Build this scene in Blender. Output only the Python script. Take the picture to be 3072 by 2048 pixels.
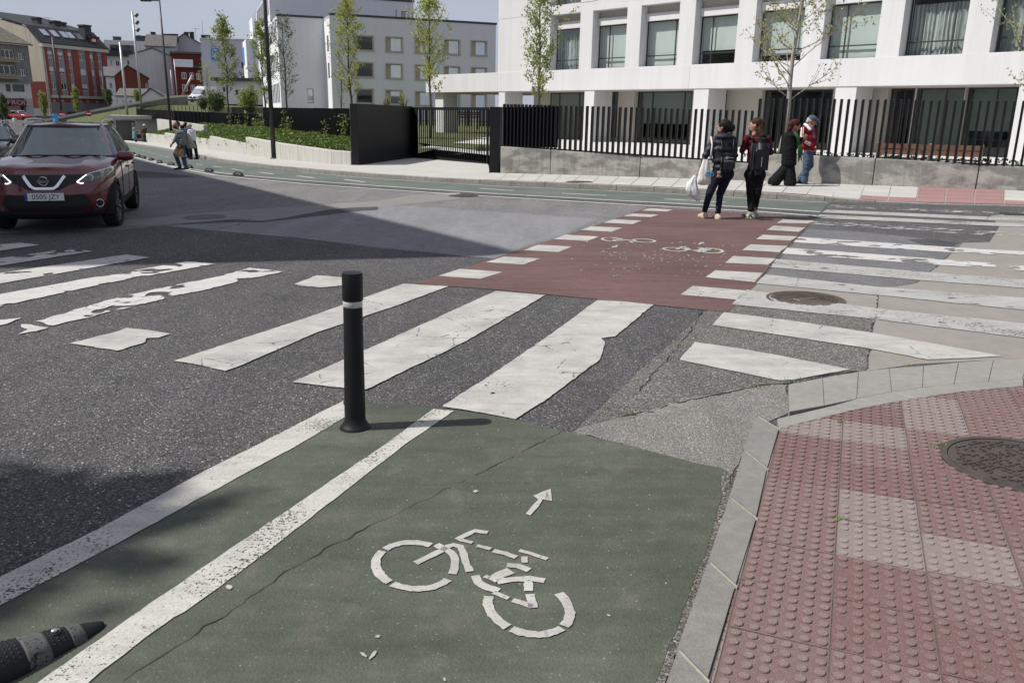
import bpy, bmesh, math, random
from mathutils import Vector, Matrix, noise as mnoise
R = math.radians
# ------------------------------------------------------------------ clear
for o in list(bpy.data.objects): bpy.data.objects.remove(o)
SC = bpy.context.scene
COL = SC.collection
# ------------------------------------------------------------------ camera (28.6 mm, pitched down 15.5 deg, 1 deg roll)
F = 2440.0; PITCH = R(15.46); ROLL = R(1.04); H = 1.63
_f = Vector((0, math.cos(PITCH), -math.sin(PITCH))); _r = Vector((1, 0, 0)); _d = -_r.cross(_f)
_ix = _r*math.cos(ROLL) - _d*math.sin(ROLL); _iy = _r*math.sin(ROLL) + _d*math.cos(ROLL)
cam = bpy.data.cameras.new('camera'); cam.lens = 36*F/3072; cam.sensor_width = 36; cam.sensor_fit = 'HORIZONTAL'
cam.clip_start = 0.05; cam.clip_end = 3000
camo = bpy.data.objects.new('camera', cam); COL.objects.link(camo)
M = Matrix((( _ix.x, -_iy.x, -_f.x, 0), (_ix.y, -_iy.y, -_f.y, 0), (_ix.z, -_iy.z, -_f.z, H), (0, 0, 0, 1)))
camo.matrix_world = M
SC.camera = camo
# ------------------------------------------------------------------ world, sun, exposure
SUN_AZ = R(8.0)      # shadows fall towards +x, turned 8 deg away from the viewer
SUN_EL = R(51.0)
w = bpy.data.worlds.new('World'); SC.world = w; w.use_nodes = True
nt = w.node_tree; nt.nodes.clear()
out = nt.nodes.new('ShaderNodeOutputWorld'); bg = nt.nodes.new('ShaderNodeBackground')
sky = nt.nodes.new('ShaderNodeTexSky'); sky.sky_type = 'NISHITA'; sky.sun_disc = False
sky.sun_elevation = SUN_EL; sky.sun_rotation = R(262.0); sky.altitude = 400; sky.dust_density = 1.2; sky.ozone_density = 1.2
tc = nt.nodes.new('ShaderNodeTexCoord'); mp = nt.nodes.new('ShaderNodeMapping'); mp.inputs['Scale'].default_value = (1.2, 1.2, 4.0)
ns = nt.nodes.new('ShaderNodeTexNoise'); ns.inputs['Scale'].default_value = 1.6; ns.inputs['Detail'].default_value = 7; ns.inputs['Roughness'].default_value = .6
rp = nt.nodes.new('ShaderNodeValToRGB'); rp.color_ramp.elements[0].position = .28; rp.color_ramp.elements[0].color = (.6, .6, .6, 1)
rp.color_ramp.elements[1].position = .75; rp.color_ramp.elements[1].color = (.95, .95, .95, 1)
mx = nt.nodes.new('ShaderNodeMix'); mx.data_type = 'RGBA'; mx.inputs['B'].default_value = (9.3, 9.9, 11.8, 1)
L = nt.links.new
L(tc.outputs['Generated'], mp.inputs['Vector']); L(mp.outputs['Vector'], ns.inputs['Vector']); L(ns.outputs['Fac'], rp.inputs['Fac'])
L(rp.outputs['Color'], mx.inputs['Factor']); L(sky.outputs['Color'], mx.inputs['A'])
L(mx.outputs['Result'], bg.inputs['Color']); bg.inputs['Strength'].default_value = 0.052
L(bg.outputs['Background'], out.inputs['Surface'])
sd = bpy.data.lights.new('sun', 'SUN'); sd.energy = 5.0; sd.angle = R(.53); sd.color = (1, .96, .9)
so = bpy.data.objects.new('sun', sd); COL.objects.link(so)
_sd = Vector((math.cos(SUN_AZ)*math.cos(SUN_EL), math.sin(SUN_AZ)*math.cos(SUN_EL), -math.sin(SUN_EL)))
so.rotation_euler = _sd.to_track_quat('-Z', 'Y').to_euler(); so.location = (-20, -5, 30)
SC.view_settings.view_transform = 'Standard'; SC.view_settings.look = 'None'; SC.view_settings.exposure = 0.13; SC.view_settings.gamma = 1
SC.render.engine = 'CYCLES'

# ------------------------------------------------------------------ measuring helpers
GA, GB = .018, -.0065                      # the street falls away to the left
def gz(x, y): return GA*x + GB*y
def ray(px, py): return _f + _ix*((px-1536)/F) + _iy*((py-1024)/F)
def G(px, py, h=0.0):                      # point of the street plane (raised by h)
    v = ray(px, py); t = (h-H)/(v.z-GA*v.x-GB*v.y); return Vector((0, 0, H)) + v*t
def at(px, py, Y):                         # point at depth Y
    v = ray(px, py); return Vector((0, 0, H)) + v*(Y/v.y)
# ------------------------------------------------------------------ object helpers
def link(o, parent=None, label=None, cat=None, group=None, kind=None):
    COL.objects.link(o)
    if parent is not None: o.parent = parent
    if label: o['label'] = label
    if cat: o['category'] = cat
    if group: o['group'] = group
    if kind: o['kind'] = kind
    return o
def obj(name, me, m=None, parent=None, **k):
    if isinstance(me, bmesh.types.BMesh):
        b = me; me = bpy.data.meshes.new(name); b.to_mesh(me); b.free()
    if m is not None:
        for q in (m if isinstance(m, (list, tuple)) else [m]): me.materials.append(q)
    return link(bpy.data.objects.new(name, me), parent, **k)
def empty(name, loc, rz=0, **k):
    o = bpy.data.objects.new(name, None); o.location = loc; o.rotation_euler = (0, 0, rz); o.empty_display_size = .2
    return link(o, **k)
def smooth(me, ang=None):
    for p in me.polygons: p.use_smooth = True
    if ang is not None:
        try: me.set_sharp_from_angle(angle=R(ang))
        except Exception: pass
def copy_tree(o, parent=None):
    c = o.copy(); COL.objects.link(c); c.parent = parent
    for ch in o.children: copy_tree(ch, c)
    return c
def box(bm, x0, x1, y0, y1, z0, z1, mi=0, mat=None):
    vs = [bm.verts.new(p) for p in ((x0,y0,z0),(x1,y0,z0),(x1,y1,z0),(x0,y1,z0),(x0,y0,z1),(x1,y0,z1),(x1,y1,z1),(x0,y1,z1))]
    if mat is not None:
        for v in vs: v.co = mat @ v.co
    for f in ((3,2,1,0),(4,5,6,7),(0,1,5,4),(1,2,6,5),(2,3,7,6),(3,0,4,7)):
        bm.faces.new([vs[i] for i in f]).material_index = mi
    return vs
def prism(bm, pts, z0, z1, mi=0, top=None):      # pts: xy polygon; z0, z1 numbers or functions
    f0 = z0 if callable(z0) else (lambda x, y: z0); f1 = z1 if callable(z1) else (lambda x, y: z1)
    t = top or pts
    a = [bm.verts.new((p[0], p[1], f0(p[0], p[1]))) for p in pts]; b = [bm.verts.new((p[0], p[1], f1(p[0], p[1]))) for p in t]
    n = len(pts)
    fs = [bm.faces.new(b), bm.faces.new(a[::-1])]
    for i in range(n): fs.append(bm.faces.new((a[i], a[(i+1) % n], b[(i+1) % n], b[i])))
    for q in fs: q.material_index = mi
    return fs
def recalc(bm): bmesh.ops.recalc_face_normals(bm, faces=bm.faces)
def tube(bm, pts, radii, seg=8, cap=True, mi=0):
    pts = [Vector(p) for p in pts]; n = len(pts); rings = []
    if not isinstance(radii, (list, tuple)): radii = [radii]*n
    up = None
    for i, p in enumerate(pts):
        t = (pts[min(i+1, n-1)] - pts[max(i-1, 0)])
        if t.length < 1e-9: t = Vector((0,0,1))
        t.normalize()
        if up is None:
            a = Vector((1,0,0)) if abs(t.x) < .8 else Vector((0,1,0))
            up = (a - t*a.dot(t)).normalized()
        else:
            up = up - t*up.dot(t)
            up = up.normalized() if up.length > 1e-6 else Vector((1,0,0))
        s = t.cross(up)
        rings.append([bm.verts.new(p + (up*math.cos(k*math.tau/seg) + s*math.sin(k*math.tau/seg))*radii[i]) for k in range(seg)])
    for i in range(n-1):
        for k in range(seg):
            q = bm.faces.new((rings[i][k], rings[i][(k+1) % seg], rings[i+1][(k+1) % seg], rings[i+1][k])); q.smooth = True; q.material_index = mi
    if cap:
        bm.faces.new(rings[0][::-1]).material_index = mi; bm.faces.new(rings[-1]).material_index = mi
    return rings
def lathe(bm, prof, seg=24, c=(0,0,0), mi=0, smooth_=True, cap=True):
    rings = []
    for r, z in prof:
        rings.append([bm.verts.new((c[0]+r*math.cos(k*math.tau/seg), c[1]+r*math.sin(k*math.tau/seg), c[2]+z)) for k in range(seg)])
    for i in range(len(rings)-1):
        for k in range(seg):
            q = bm.faces.new((rings[i][k], rings[i][(k+1) % seg], rings[i+1][(k+1) % seg], rings[i+1][k])); q.smooth = smooth_; q.material_index = mi
    if cap: bm.faces.new(rings[0][::-1]).material_index = mi; bm.faces.new(rings[-1]).material_index = mi
# ------------------------------------------------------------------ materials
class NM:                                                   # small node builder
    def __init__(s, name):
        s.m = bpy.data.materials.new(name); s.m.use_nodes = True; s.t = s.m.node_tree; s.t.nodes.clear()
        s.out = s.n('ShaderNodeOutputMaterial'); s.b = s.n('ShaderNodeBsdfPrincipled'); s.l(s.b.outputs[0], s.out.inputs[0])
        s.tc = s.n('ShaderNodeTexCoord'); s.geo = None
    def n(s, t, **k):
        q = s.t.nodes.new(t)
        for a, v in k.items(): setattr(q, a, v)
        return q
    def l(s, a, b): s.t.links.new(a, b)
    def pos(s):
        if s.geo is None: s.geo = s.n('ShaderNodeNewGeometry')
        return s.geo.outputs['Position']
    def vec(s, world=False, scale=None):
        v = s.pos() if world else s.tc.outputs['Object']
        if scale is not None:
            m = s.n('ShaderNodeMapping'); m.inputs['Scale'].default_value = scale; s.l(v, m.inputs['Vector']); v = m.outputs['Vector']
        return v
    def noise(s, v, scale, detail=4, rough=.55, dist=0):
        q = s.n('ShaderNodeTexNoise'); q.inputs['Scale'].default_value = scale; q.inputs['Detail'].default_value = detail
        q.inputs['Roughness'].default_value = rough; q.inputs['Distortion'].default_value = dist; s.l(v, q.inputs['Vector']); return q.outputs['Fac']
    def voro(s, v, scale, feature='F1', out='Color', rand=1):
        q = s.n('ShaderNodeTexVoronoi', feature=feature); q.inputs['Scale'].default_value = scale; q.inputs['Randomness'].default_value = rand
        s.l(v, q.inputs['Vector']); return q.outputs[out]
    def ramp(s, f, stops):
        q = s.n('ShaderNodeValToRGB'); e = q.color_ramp.elements
        while len(e) < len(stops): e.new(.5)
        for i, (p, c) in enumerate(stops):
            e[i].position = p; c = (c, c, c) if isinstance(c, (int, float)) else c; e[i].color = (*c[:3], 1)
        s.l(f, q.inputs['Fac']); return q.outputs['Color']
    def mix(s, f, a, b, bt='MIX'):
        q = s.n('ShaderNodeMix', data_type='RGBA', blend_type=bt)
        for i, v in (('Factor', f), ('A', a), ('B', b)):
            if isinstance(v, bpy.types.NodeSocket): s.l(v, q.inputs[i])
            elif i == 'Factor': q.inputs[i].default_value = v
            else: q.inputs[i].default_value = (*((v, v, v) if isinstance(v, (int, float)) else v)[:3], 1)
        return q.outputs['Result']
    def math(s, op, a, b=0.0):
        q = s.n('ShaderNodeMath', operation=op)
        for i, v in enumerate((a, b)):
            if isinstance(v, bpy.types.NodeSocket): s.l(v, q.inputs[i])
            else: q.inputs[i].default_value = v
        return q.outputs[0]
    def bump(s, f, st=.3, dist=.01, chain=None):
        q = s.n('ShaderNodeBump'); q.inputs['Strength'].default_value = st; q.inputs['Distance'].default_value = dist
        s.l(f, q.inputs['Height'])
        if chain is not None: s.l(chain, q.inputs['Normal'])
        return q.outputs['Normal']
    def set(s, **k):
        for a, v in k.items():
            i = s.b.inputs[{'col':'Base Color','rough':'Roughness','metal':'Metallic','normal':'Normal','spec':'Specular IOR Level','coat':'Coat Weight',
                            'emit':'Emission Color','estr':'Emission Strength','trans':'Transmission Weight','alpha':'Alpha','coatr':'Coat Roughness','sheen':'Sheen Weight','sss':'Subsurface Weight'}[a]]
            if isinstance(v, bpy.types.NodeSocket): s.l(v, i)
            elif a in ('col', 'emit'): i.default_value = (*v[:3], 1)
            else: i.default_value = v
        return s
def c3(c, k): return tuple(min(1, max(0, v*k)) for v in c)
_mc = {}
def mat(name, col, rough=.7, var=.15, scale=4, bump=0, bscale=60, metal=0, spec=.3, coat=0, world=False, detail=5, dist=.005):
    if name in _mc: return _mc[name]
    s = NM(name); v = s.vec(world)
    f = s.noise(v, scale, detail, .6)
    c = s.ramp(f, [(.25, c3(col, 1-var)), (.5, col), (.75, c3(col, 1+var))])
    s.set(col=c, rough=rough, metal=metal, spec=spec, coat=coat)
    if bump: s.set(normal=s.bump(s.noise(v, bscale, 3), bump, dist))
    _mc[name] = s.m; return s.m
def asphalt(name, base, stone=110, light=.45, dark=.5, spot=.18, blot=.18, tint=(1,1,1), bs=.5):
    s = NM(name); v = s.vec(True)
    cell = s.voro(v, stone, 'F1', 'Color')
    bw = s.n('ShaderNodeSeparateColor'); s.l(cell, bw.inputs[0])
    c = s.ramp(bw.outputs[0], [(0, c3(base, dark)), (.55, base), (.86, c3(base, 1+light)), (.975, c3(base, 1+light*1.6)), (1, c3(tint, spot*1.6))])
    fine = s.noise(v, stone*3, 2)
    c = s.mix(.5, c, s.ramp(fine, [(.3, .35), (.7, 1.0)]), 'MULTIPLY')
    c = s.mix(.35, c, s.ramp(bw.outputs[1], [(.2, (.9, .95, 1.05)), (.8, (1.1, 1.0, .88))]), 'MULTIPLY')
    big = s.noise(v, .55, 5, .6)
    c = s.mix(1, c, s.ramp(big, [(.25, 1-blot), (.75, 1+blot*.6)]), 'MULTIPLY')
    mid = s.noise(v, 6, 4, .7)
    c = s.mix(1, c, s.ramp(mid, [(.3, .86), (.7, 1.08)]), 'MULTIPLY')
    c = s.mix(1, c, s.ramp(s.noise(v, 1.7, 5, .65), [(.60, 1), (.74, .72)]), 'MULTIPLY'); c = s.mix(1, c, s.ramp(s.noise(s.vec(True, (2.6, .35, 1)), .9, 4, .6), [(.35, .88), (.65, 1.06)]), 'MULTIPLY')
    h = s.voro(v, stone, 'F1', 'Distance')
    s.set(col=c, rough=.88, spec=.25, normal=s.bump(s.math('SUBTRACT', fine, h), bs, .006))
    _mc[name] = s.m; return s.m
def paint(name, col, wear=.3, wscale=7, speck=0., sscale=60, rough=.7, dirt=.2, stretch=(1,1,1), crack=True, soft=.03, wd=6):
    """road paint: chipped away to what lies underneath where the noise is low"""
    s = NM(name); v = s.vec(True); vs_ = s.vec(True, stretch)
    d = s.noise(v, 3, 6, .65); d2 = s.noise(v, 90, 3, .6)
    c = s.mix(1, col, s.ramp(d, [(.3, 1-dirt), (.65, 1.0)]), 'MULTIPLY')
    c = s.mix(.5, c, s.ramp(d2, [(.3, .6), (.6, 1.0)]), 'MULTIPLY'); c = s.mix(1, c, s.ramp(s.noise(s.vec(True, (1.2, 5, 1)), 2.2, 6, .7), [(.32, .80), (.52, 1.0)]), 'MULTIPLY')
    s.set(col=c, rough=rough, spec=.25, normal=s.bump(d2, .35, .004))
    w1 = s.noise(vs_, wscale, wd, .62 if wd > 4 else .5, .4)
    fac = s.ramp(w1, [(wear-soft, 0), (wear, 1)])
    if speck:
        sp = s.noise(v, sscale, 4, .7)
        pat = s.noise(v, 1.7, 2)
        thr = s.math('ADD', sp, s.math('MULTIPLY', s.math('SUBTRACT', pat, .5), .6))
        fac = s.mix(1, fac, s.ramp(thr, [(speck-.03, 0), (speck+.03, 1)]), 'MULTIPLY')
    if crack:
        vd = s.n('ShaderNodeMix', data_type='VECTOR')
        cr = s.voro(s.vec(True, (1.0, 1.0, 1.0)), 2.3, 'DISTANCE_TO_EDGE', 'Distance')
        crn = s.math('ADD', cr, s.math('MULTIPLY', s.math('SUBTRACT', s.noise(v, 14, 4), .5), .09))
        gate = s.ramp(s.noise(v, 1.1, 2), [(.5, 1), (.56, 0)])
        crk = s.ramp(s.math('ABSOLUTE', crn), [(.0, 0), (.008, 1)])
        fac = s.mix(1, fac, s.mix(1, crk, gate, 'LIGHTEN'), 'MULTIPLY')
    tr = s.n('ShaderNodeBsdfTransparent'); ms = s.n('ShaderNodeMixShader')
    s.l(fac, ms.inputs[0]); s.l(tr.outputs[0], ms.inputs[1]); s.l(s.b.outputs[0], ms.inputs[2]); s.l(ms.outputs[0], s.out.inputs[0])
    _mc[name] = s.m; return s.m
def coating(name, base, alt, worn, wearamt=.4, scale=1.3):
    """thin coloured surface coat on asphalt: blotched, rubbed thin in places"""
    s = NM(name); v = s.vec(True)
    f = s.noise(v, scale, 6, .62); g = s.noise(v, scale*4.3, 5, .65); k = s.noise(v, 130, 3, .7)
    c = s.mix(s.ramp(f, [(.35, 0), (.68, 1)]), base, alt)
    c = s.mix(s.ramp(g, [(1-wearamt-.12, 0), (1-wearamt+.15, 1)]), c, worn)
    c = s.mix(.55, c, s.ramp(k, [(.3, .55), (.7, 1.12)]), 'MULTIPLY')
    cell = s.voro(v, 170, 'F1', 'Color'); sc_ = s.n('ShaderNodeSeparateColor'); s.l(cell, sc_.inputs[0])
    c = s.mix(s.ramp(sc_.outputs[0], [(.985, 0), (.997, .45)]), c, (.26, .26, .24))
    c = s.mix(.8, c, s.ramp(s.noise(v, 9, 4, .7), [(.3, .84), (.7, 1.1)]), 'MULTIPLY')
    mp_ = s.n('ShaderNodeMapping'); mp_.inputs['Rotation'].default_value = (0, 0, R(-49)); mp_.inputs['Scale'].default_value = (.5, 5, 1); s.l(v, mp_.inputs['Vector'])
    c = s.mix(1, c, s.ramp(s.noise(mp_.outputs['Vector'], 1.5, 6, .65), [(.3, .80), (.52, 1.0), (.72, 1.16)]), 'MULTIPLY'); c = s.mix(1, c, s.ramp(s.noise(v, .7, 3, .5), [(.3, .82), (.7, 1.14)]), 'MULTIPLY')
    c = s.mix(1, c, s.ramp(s.noise(v, 4.5, 5, .7), [(.62, 1), (.70, .74)]), 'MULTIPLY')
    h = s.voro(v, 95, 'F1', 'Distance')
    s.set(col=c, rough=.82, spec=.3, normal=s.bump(s.math('SUBTRACT', k, h), .4, .005))
    _mc[name] = s.m; return s.m
def concrete(name, col, var=.2, stain=.25, scale=1.5, world=True, grain=120, gs=.35):
    s = NM(name); v = s.vec(world)
    f = s.noise(v, scale, 7, .65); g = s.noise(v, grain, 3, .7); m_ = s.noise(v, scale*6, 5, .7)
    c = s.ramp(f, [(.28, c3(col, 1-var)), (.55, col), (.75, c3(col, 1+var*.6))])
    c = s.mix(1, c, s.ramp(m_, [(.3, 1-stain), (.6, 1.0)]), 'MULTIPLY')
    c = s.mix(gs, c, s.ramp(g, [(.3, .45), (.7, 1.15)]), 'MULTIPLY')
    s.set(col=c, rough=.85, spec=.25, normal=s.bump(g, .3, .004)); _mc[name] = s.m; return s.m
def glass(name, tint=(.02,.03,.035), rough=.03, spec=.6):
    s = NM(name); v = s.vec(False)
    s.set(col=s.ramp(s.noise(v, .6, 3), [(.3, c3(tint, .7)), (.7, c3(tint, 1.3))]), rough=rough, spec=spec); s.b.inputs['IOR'].default_value = 1.5
    _mc[name] = s.m; return s.m
def plain(name, col, rough=.5, metal=0, spec=.4, coat=0, var=.06): return mat(name, col, rough, var, 9, 0, 60, metal, spec, coat)
def clear_glass(name, tint=(.75,.85,.83), fr=.12):
    """window pane: partly mirror, mostly see-through"""
    s = NM(name); tr = s.n('ShaderNodeBsdfTransparent'); tr.inputs[0].default_value = (*tint, 1)
    gl = s.n('ShaderNodeBsdfGlossy'); gl.inputs['Roughness'].default_value = .02; gl.inputs['Color'].default_value = (.9, .95, .95, 1)
    fz = s.n('ShaderNodeLayerWeight'); fz.inputs['Blend'].default_value = .5
    nz = s.noise(s.vec(False), .8, 2); s.l(s.bump(nz, .04, .02), gl.inputs['Normal'])
    ms = s.n('ShaderNodeMixShader'); s.l(s.math('ADD', s.math('MULTIPLY', s.math('POWER', fz.outputs['Facing'], 3.0), .5), fr), ms.inputs[0]); s.l(tr.outputs[0], ms.inputs[1]); s.l(gl.outputs[0], ms.inputs[2]); s.l(ms.outputs[0], s.out.inputs[0])
    s.t.nodes.remove(s.b); _mc[name] = s.m; return s.m
# ================================================================== GROUND
random.seed(7)
M_ASPH = asphalt('asphalt', (.096, .094, .096), 135, .85, .42, .42, .2, bs=.8)
M_ASPH_DARK = asphalt('asphalt_dark_patch', (.068, .068, .072), 110, .6, .5, .3, .16)
M_ASPH_BLUE = asphalt('asphalt_smooth_patch', (.225, .229, .24), 190, .25, .7, .4, .10, bs=.25)
M_ASPH_GREY = asphalt('asphalt_grey_patch', (.16, .162, .17), 180, .25, .65, .4, .12, bs=.3)
M_COARSE = asphalt('coarse_asphalt', (.17, .16, .15), 130, .7, .4, .45, .14, bs=.9)
M_COARSE_L = asphalt('coarse_pale_asphalt', (.285, .276, .256), 165, .35, .6, .5, .12, bs=.9)
M_CONC_BR = concrete('road_concrete', (.265, .245, .222), .1, .12, 1.2, grain=150, gs=.5)
M_CONC_ST = concrete('concrete_strip', (.215, .21, .20), .1, .14, 1.6, grain=150, gs=.4)
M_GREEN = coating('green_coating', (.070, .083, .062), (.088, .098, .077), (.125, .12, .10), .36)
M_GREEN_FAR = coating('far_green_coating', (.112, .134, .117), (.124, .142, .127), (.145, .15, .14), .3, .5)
M_RED = coating('red_coating', (.122, .070, .065), (.138, .080, .075), (.118, .074, .070), .3, .8)
M_WHITE = paint('white_marking', (.45, .44, .415), .30, 5, .27, 55, dirt=.30)
M_WHITE_W = paint('worn_marking', (.47, .46, .44), .40, 3.6, 0, dirt=.15, wd=4)
M_WHITE_WL = paint('chipped_marking', (.50, .49, .475), .45, 3.2, 0, dirt=.1, wd=3)
M_WHITE_R = paint('faded_marking', (.385, .378, .36), .36, 6, .36, 45, dirt=.2)
M_WHITE_GONE = paint('ghost_marking', (.6, .59, .57), .56, 7, .42, 40, dirt=.2, stretch=(.5, 1.5, 1))
M_LINE = paint('lane_line_marking', (.47, .458, .425), .2, 6, .385, 85, dirt=.15, crack=False)
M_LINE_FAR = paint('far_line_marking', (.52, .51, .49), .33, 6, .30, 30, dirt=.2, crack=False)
M_KERB = concrete('kerb_granite', (.225, .218, .203), .1, .2, 3, grain=190, gs=.6)
M_KERB_FAR = concrete('far_kerb_concrete', (.29, .272, .248), .22, .35, 1.8, grain=100)
M_PAVE = concrete('pavement_slab', (.44, .43, .405), .08, .1, .7, grain=60, gs=.2)
M_JOINT = mat('joint_dirt', (.10, .09, .075), .95, .3, 20, world=True)
M_MORTAR = mat('joint_mortar', (.28, .265, .225), .95, .2, 30, world=True)
M_CRACK = mat('crack_dark', (.035, .033, .03), .95, .3, 20, world=True)
M_MOSS = mat('moss_weed', (.09, .14, .04), .9, .4, 40, world=True)

def jitter_poly(pts, step, amp, seed=0):
    """subdivide the outline and push its points about, for the ragged edge of paint and patches"""
    if not amp: return pts
    res = []
    n = len(pts)
    for i in range(n):
        a, b = pts[i], pts[(i+1) % n]; l = (b-a).length; k = max(1, int(l/step)); nrm = Vector((-(b-a).y, (b-a).x, 0)).normalized()
        for j in range(k):
            p = a.lerp(b, j/k)
            d = mnoise.noise(Vector((p.x*9+seed, p.y*9, 1.7)))*1.0 + mnoise.noise(Vector((p.x*31, p.y*31+seed, 4.1)))*.6
            q = p + nrm*amp*d if j else p
            res.append(Vector((q.x, q.y, 0)))
    return res
def sheet(name, px, h, m, parent, amp=0, step=.05, px_is_xy=False, **k):
    pts = [Vector((p[0], p[1], 0)) if px_is_xy else G(p[0], p[1]) for p in px]
    pts = jitter_poly([Vector((p.x, p.y, 0)) for p in pts], step, amp, random.random()*50)
    bm = bmesh.new(); vs = [bm.verts.new((p.x, p.y, gz(p.x, p.y)+h)) for p in pts]
    f = bm.faces.new(vs); bmesh.ops.triangulate(bm, faces=[f]); recalc(bm)
    for q in bm.faces:
        if q.normal.z < 0: q.normal_flip()
    return obj(name, bm, m, parent, **k)
zA = lambda *p: [(x/2, 560+y/2) for x, y in p]
zB = lambda *p: [(1100+x/2, 560+y/2) for x, y in p]
zC = lambda *p: [(1896+x/2, 560+y/2) for x, y in p]
zD = lambda *p: [(1896+x/2, 1264+y/2) for x, y in p]
zE = lambda *p: [(x/2, 1264+y/2) for x, y in p]
zT = lambda *p: [(350+x/3, 400+y/3) for x, y in p]          # far street zoom
zS = lambda *p: [(900+x/2.096, 1300+y/2.096) for x, y in p]  # bicycle zoom

# one sheet to the horizon; beyond 85 m it climbs to the old town on the left
def terrain(x, y):
    r = math.hypot(x, y); t = min(1, max(0, (r-85)/75)); t = t*t*(3-2*t)
    return gz(x, y)*(1-t) + t*(0.15 + .012*max(0, r-150))
bm = bmesh.new()
xs = [-900, -500, -300, -220, -160, -120, -90, -70, -55, -40, -30, -22, -15, -10, -6, -3, 0, 3, 6, 10, 15, 22, 30, 45, 70, 120, 250, 600]
ys = [-200, -60, -20, -5, 0, 2, 4, 6, 8, 11, 15, 20, 25, 30, 36, 44, 54, 64, 74, 85, 95, 105, 118, 132, 148, 170, 220, 320, 600, 1200]
g = [[bm.verts.new((x, y, terrain(x, y))) for x in xs] for y in ys]
for j in range(len(ys)-1):
    for i in range(len(xs)-1): bm.faces.new((g[j][i], g[j][i+1], g[j+1][i+1], g[j+1][i]))
ROAD = obj('road', bm, M_ASPH, kind='structure')

# --- patches in the carriageway
M_ASPH_OLD = asphalt('old_pale_asphalt', (.19, .188, .19), 120, .6, .45, .45, .16, bs=.7)
sheet('old_asphalt', [(2440,649),(2276,638),(1896,617),(1450,591),(1134,570),(917,555),(750,539),(650,529),(523,505),(403,474),(340,455),(-400,480),(-400,705),(0,700),(350,690),(493,677),(783,698),(1100,741),(1490,777),(1742,692),(1945,624)], .0015, M_ASPH_OLD, ROAD, .03, .3)
sheet('grey_patch', zT((430,832),(850,875),(1600,940),(2000,985),(2352,1025))[0:5] + zB((560,415),(780,432),(930,365),(1180,290),(1385,197),(900,160),(205,113)) + zT((2100,700),(1850,740),(1340,795),(1000,800),(760,815)), .003, M_ASPH_BLUE, ROAD, .012, .15)
sheet('concrete_strip', zT((-160,800),(60,775),(300,768),(540,735),(1000,700),(1480,668),(1900,640),(2352,608)) + zB((330,45),(560,35),(560,75),(210,110),(0,142)) + zT((2352,668),(1980,690),(1560,765),(1310,795),(1000,800),(560,825),(300,830),(-160,845)), .0045, M_CONC_ST, ROAD, .008, .2)
sheet('tar_seam', zT((450,825),(760,800),(1060,775),(1320,790),(1500,765),(1900,690),(2100,672),(2352,662),(2352,690),(2120,705),(1850,742),(1560,775),(1330,800),(1000,803),(700,818)), .006, M_ASPH_DARK, ROAD, .03, .1)
sheet('dark_patch', zT((150,335),(480,360),(725,393),(420,402),(60,405),(-60,380)), .003, M_ASPH_DARK, ROAD, .02, .3)
sheet('concrete_panel', zC((590,715),(760,577),(1420,606),(1560,600),(1700,582),(1840,470),(1980,338),(2145,335),(2205,240),(2150,175),(2352,155),(2800,190),(2800,1010),(2352,1032),(1700,1066),(1408,1106),(1440,900),(1452,797)), .003, M_CONC_BR, ROAD, .004, .2)
sheet('smooth_patch', zC((1050,255),(1400,275),(1980,338),(1840,470),(1700,582),(1560,600),(1420,606),(760,577)), .004, M_ASPH_GREY, ROAD, .005, .2)
sheet('oil_dark_patch', zC((1650,320),(1800,315),(1975,340),(1920,362),(1760,355)), .0055, M_ASPH_DARK, ROAD, .03, .1)
sheet('coarse_patch', zC((440,748),(600,712),(1452,797),(1440,900),(1408,1106),(1180,1130),(940,1183),(500,1235),(260,1300),(-60,1385),(-340,1470),(-250,1380)), .003, M_COARSE, ROAD, .012, .1)
sheet('pale_coarse_patch', zC((-420,1500),(-300,1445),(0,1372),(260,1300),(380,1262),(640,1215),(930,1190),(935,1330),(960,1352),(860,1395),(740,1440),(690,1560)) + zD((640,260),(600,320),(560,295),(380,255),(230,215),(-60,135),(-250,85)), .0045, M_COARSE_L, ROAD, .02, .06)
sheet('gutter_strip', [(2200,1395),(2185,1530),(2120,1734),(2024,2004),(1970,2150),(1850,2500),(1780,2500),(1900,2150),(1960,2004),(2060,1734),(2130,1530),(2140,1380)], .0035, M_COARSE, ROAD, .02, .05)
bm = bmesh.new()
def crack(bm, px, w, h, seed, xy=False):
    random.seed(seed); pts = [G(*p) for p in px]; path = []
    for a, b in zip(pts, pts[1:]):
        k = max(2, int((b-a).length/.035))
        for j in range(k):
            p = a.lerp(b, j/k); nr = Vector((-(b-a).y, (b-a).x, 0)).normalized()
            path.append(p + nr*(mnoise.noise(Vector((p.x*7, p.y*7, seed)))*.016 + random.uniform(-.008, .008)))
    prev = None
    for i in range(len(path)-1):
        t = (path[i+1]-path[i]).normalized(); nr = Vector((-t.y, t.x, 0)); ww = w*(.25+abs(mnoise.noise(Vector((i*.21, seed, 0))))*2.2)
        if random.random() < .03: prev = None; continue
        a = path[i]+nr*ww; b = path[i]-nr*ww
        cur = [bm.verts.new((q.x, q.y, gz(q.x, q.y)+h)) for q in (a, b)]
        if prev: bm.faces.new((prev[0], prev[1], cur[1], cur[0]))
        prev = cur
crack(bm, zE((740,1568),(900,1450),(1130,1310),(1290,1210),(1550,1030),(1750,880),(2000,745),(2352,575)) + zB((1010,1560),(1170,1475),(1235,1465),(1330,1430)), .0032, .0075, 3)
crack(bm, zC((-60,1385),(150,1345),(270,1300),(410,1270),(620,1225),(760,1200),(940,1180),(1130,1130),(1410,1105)), .010, .0075, 5)
crack(bm, zC((1408,1106),(1420,960),(1452,797),(1470,730),(1480,655),(1420,606)), .006, .0075, 8)
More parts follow.
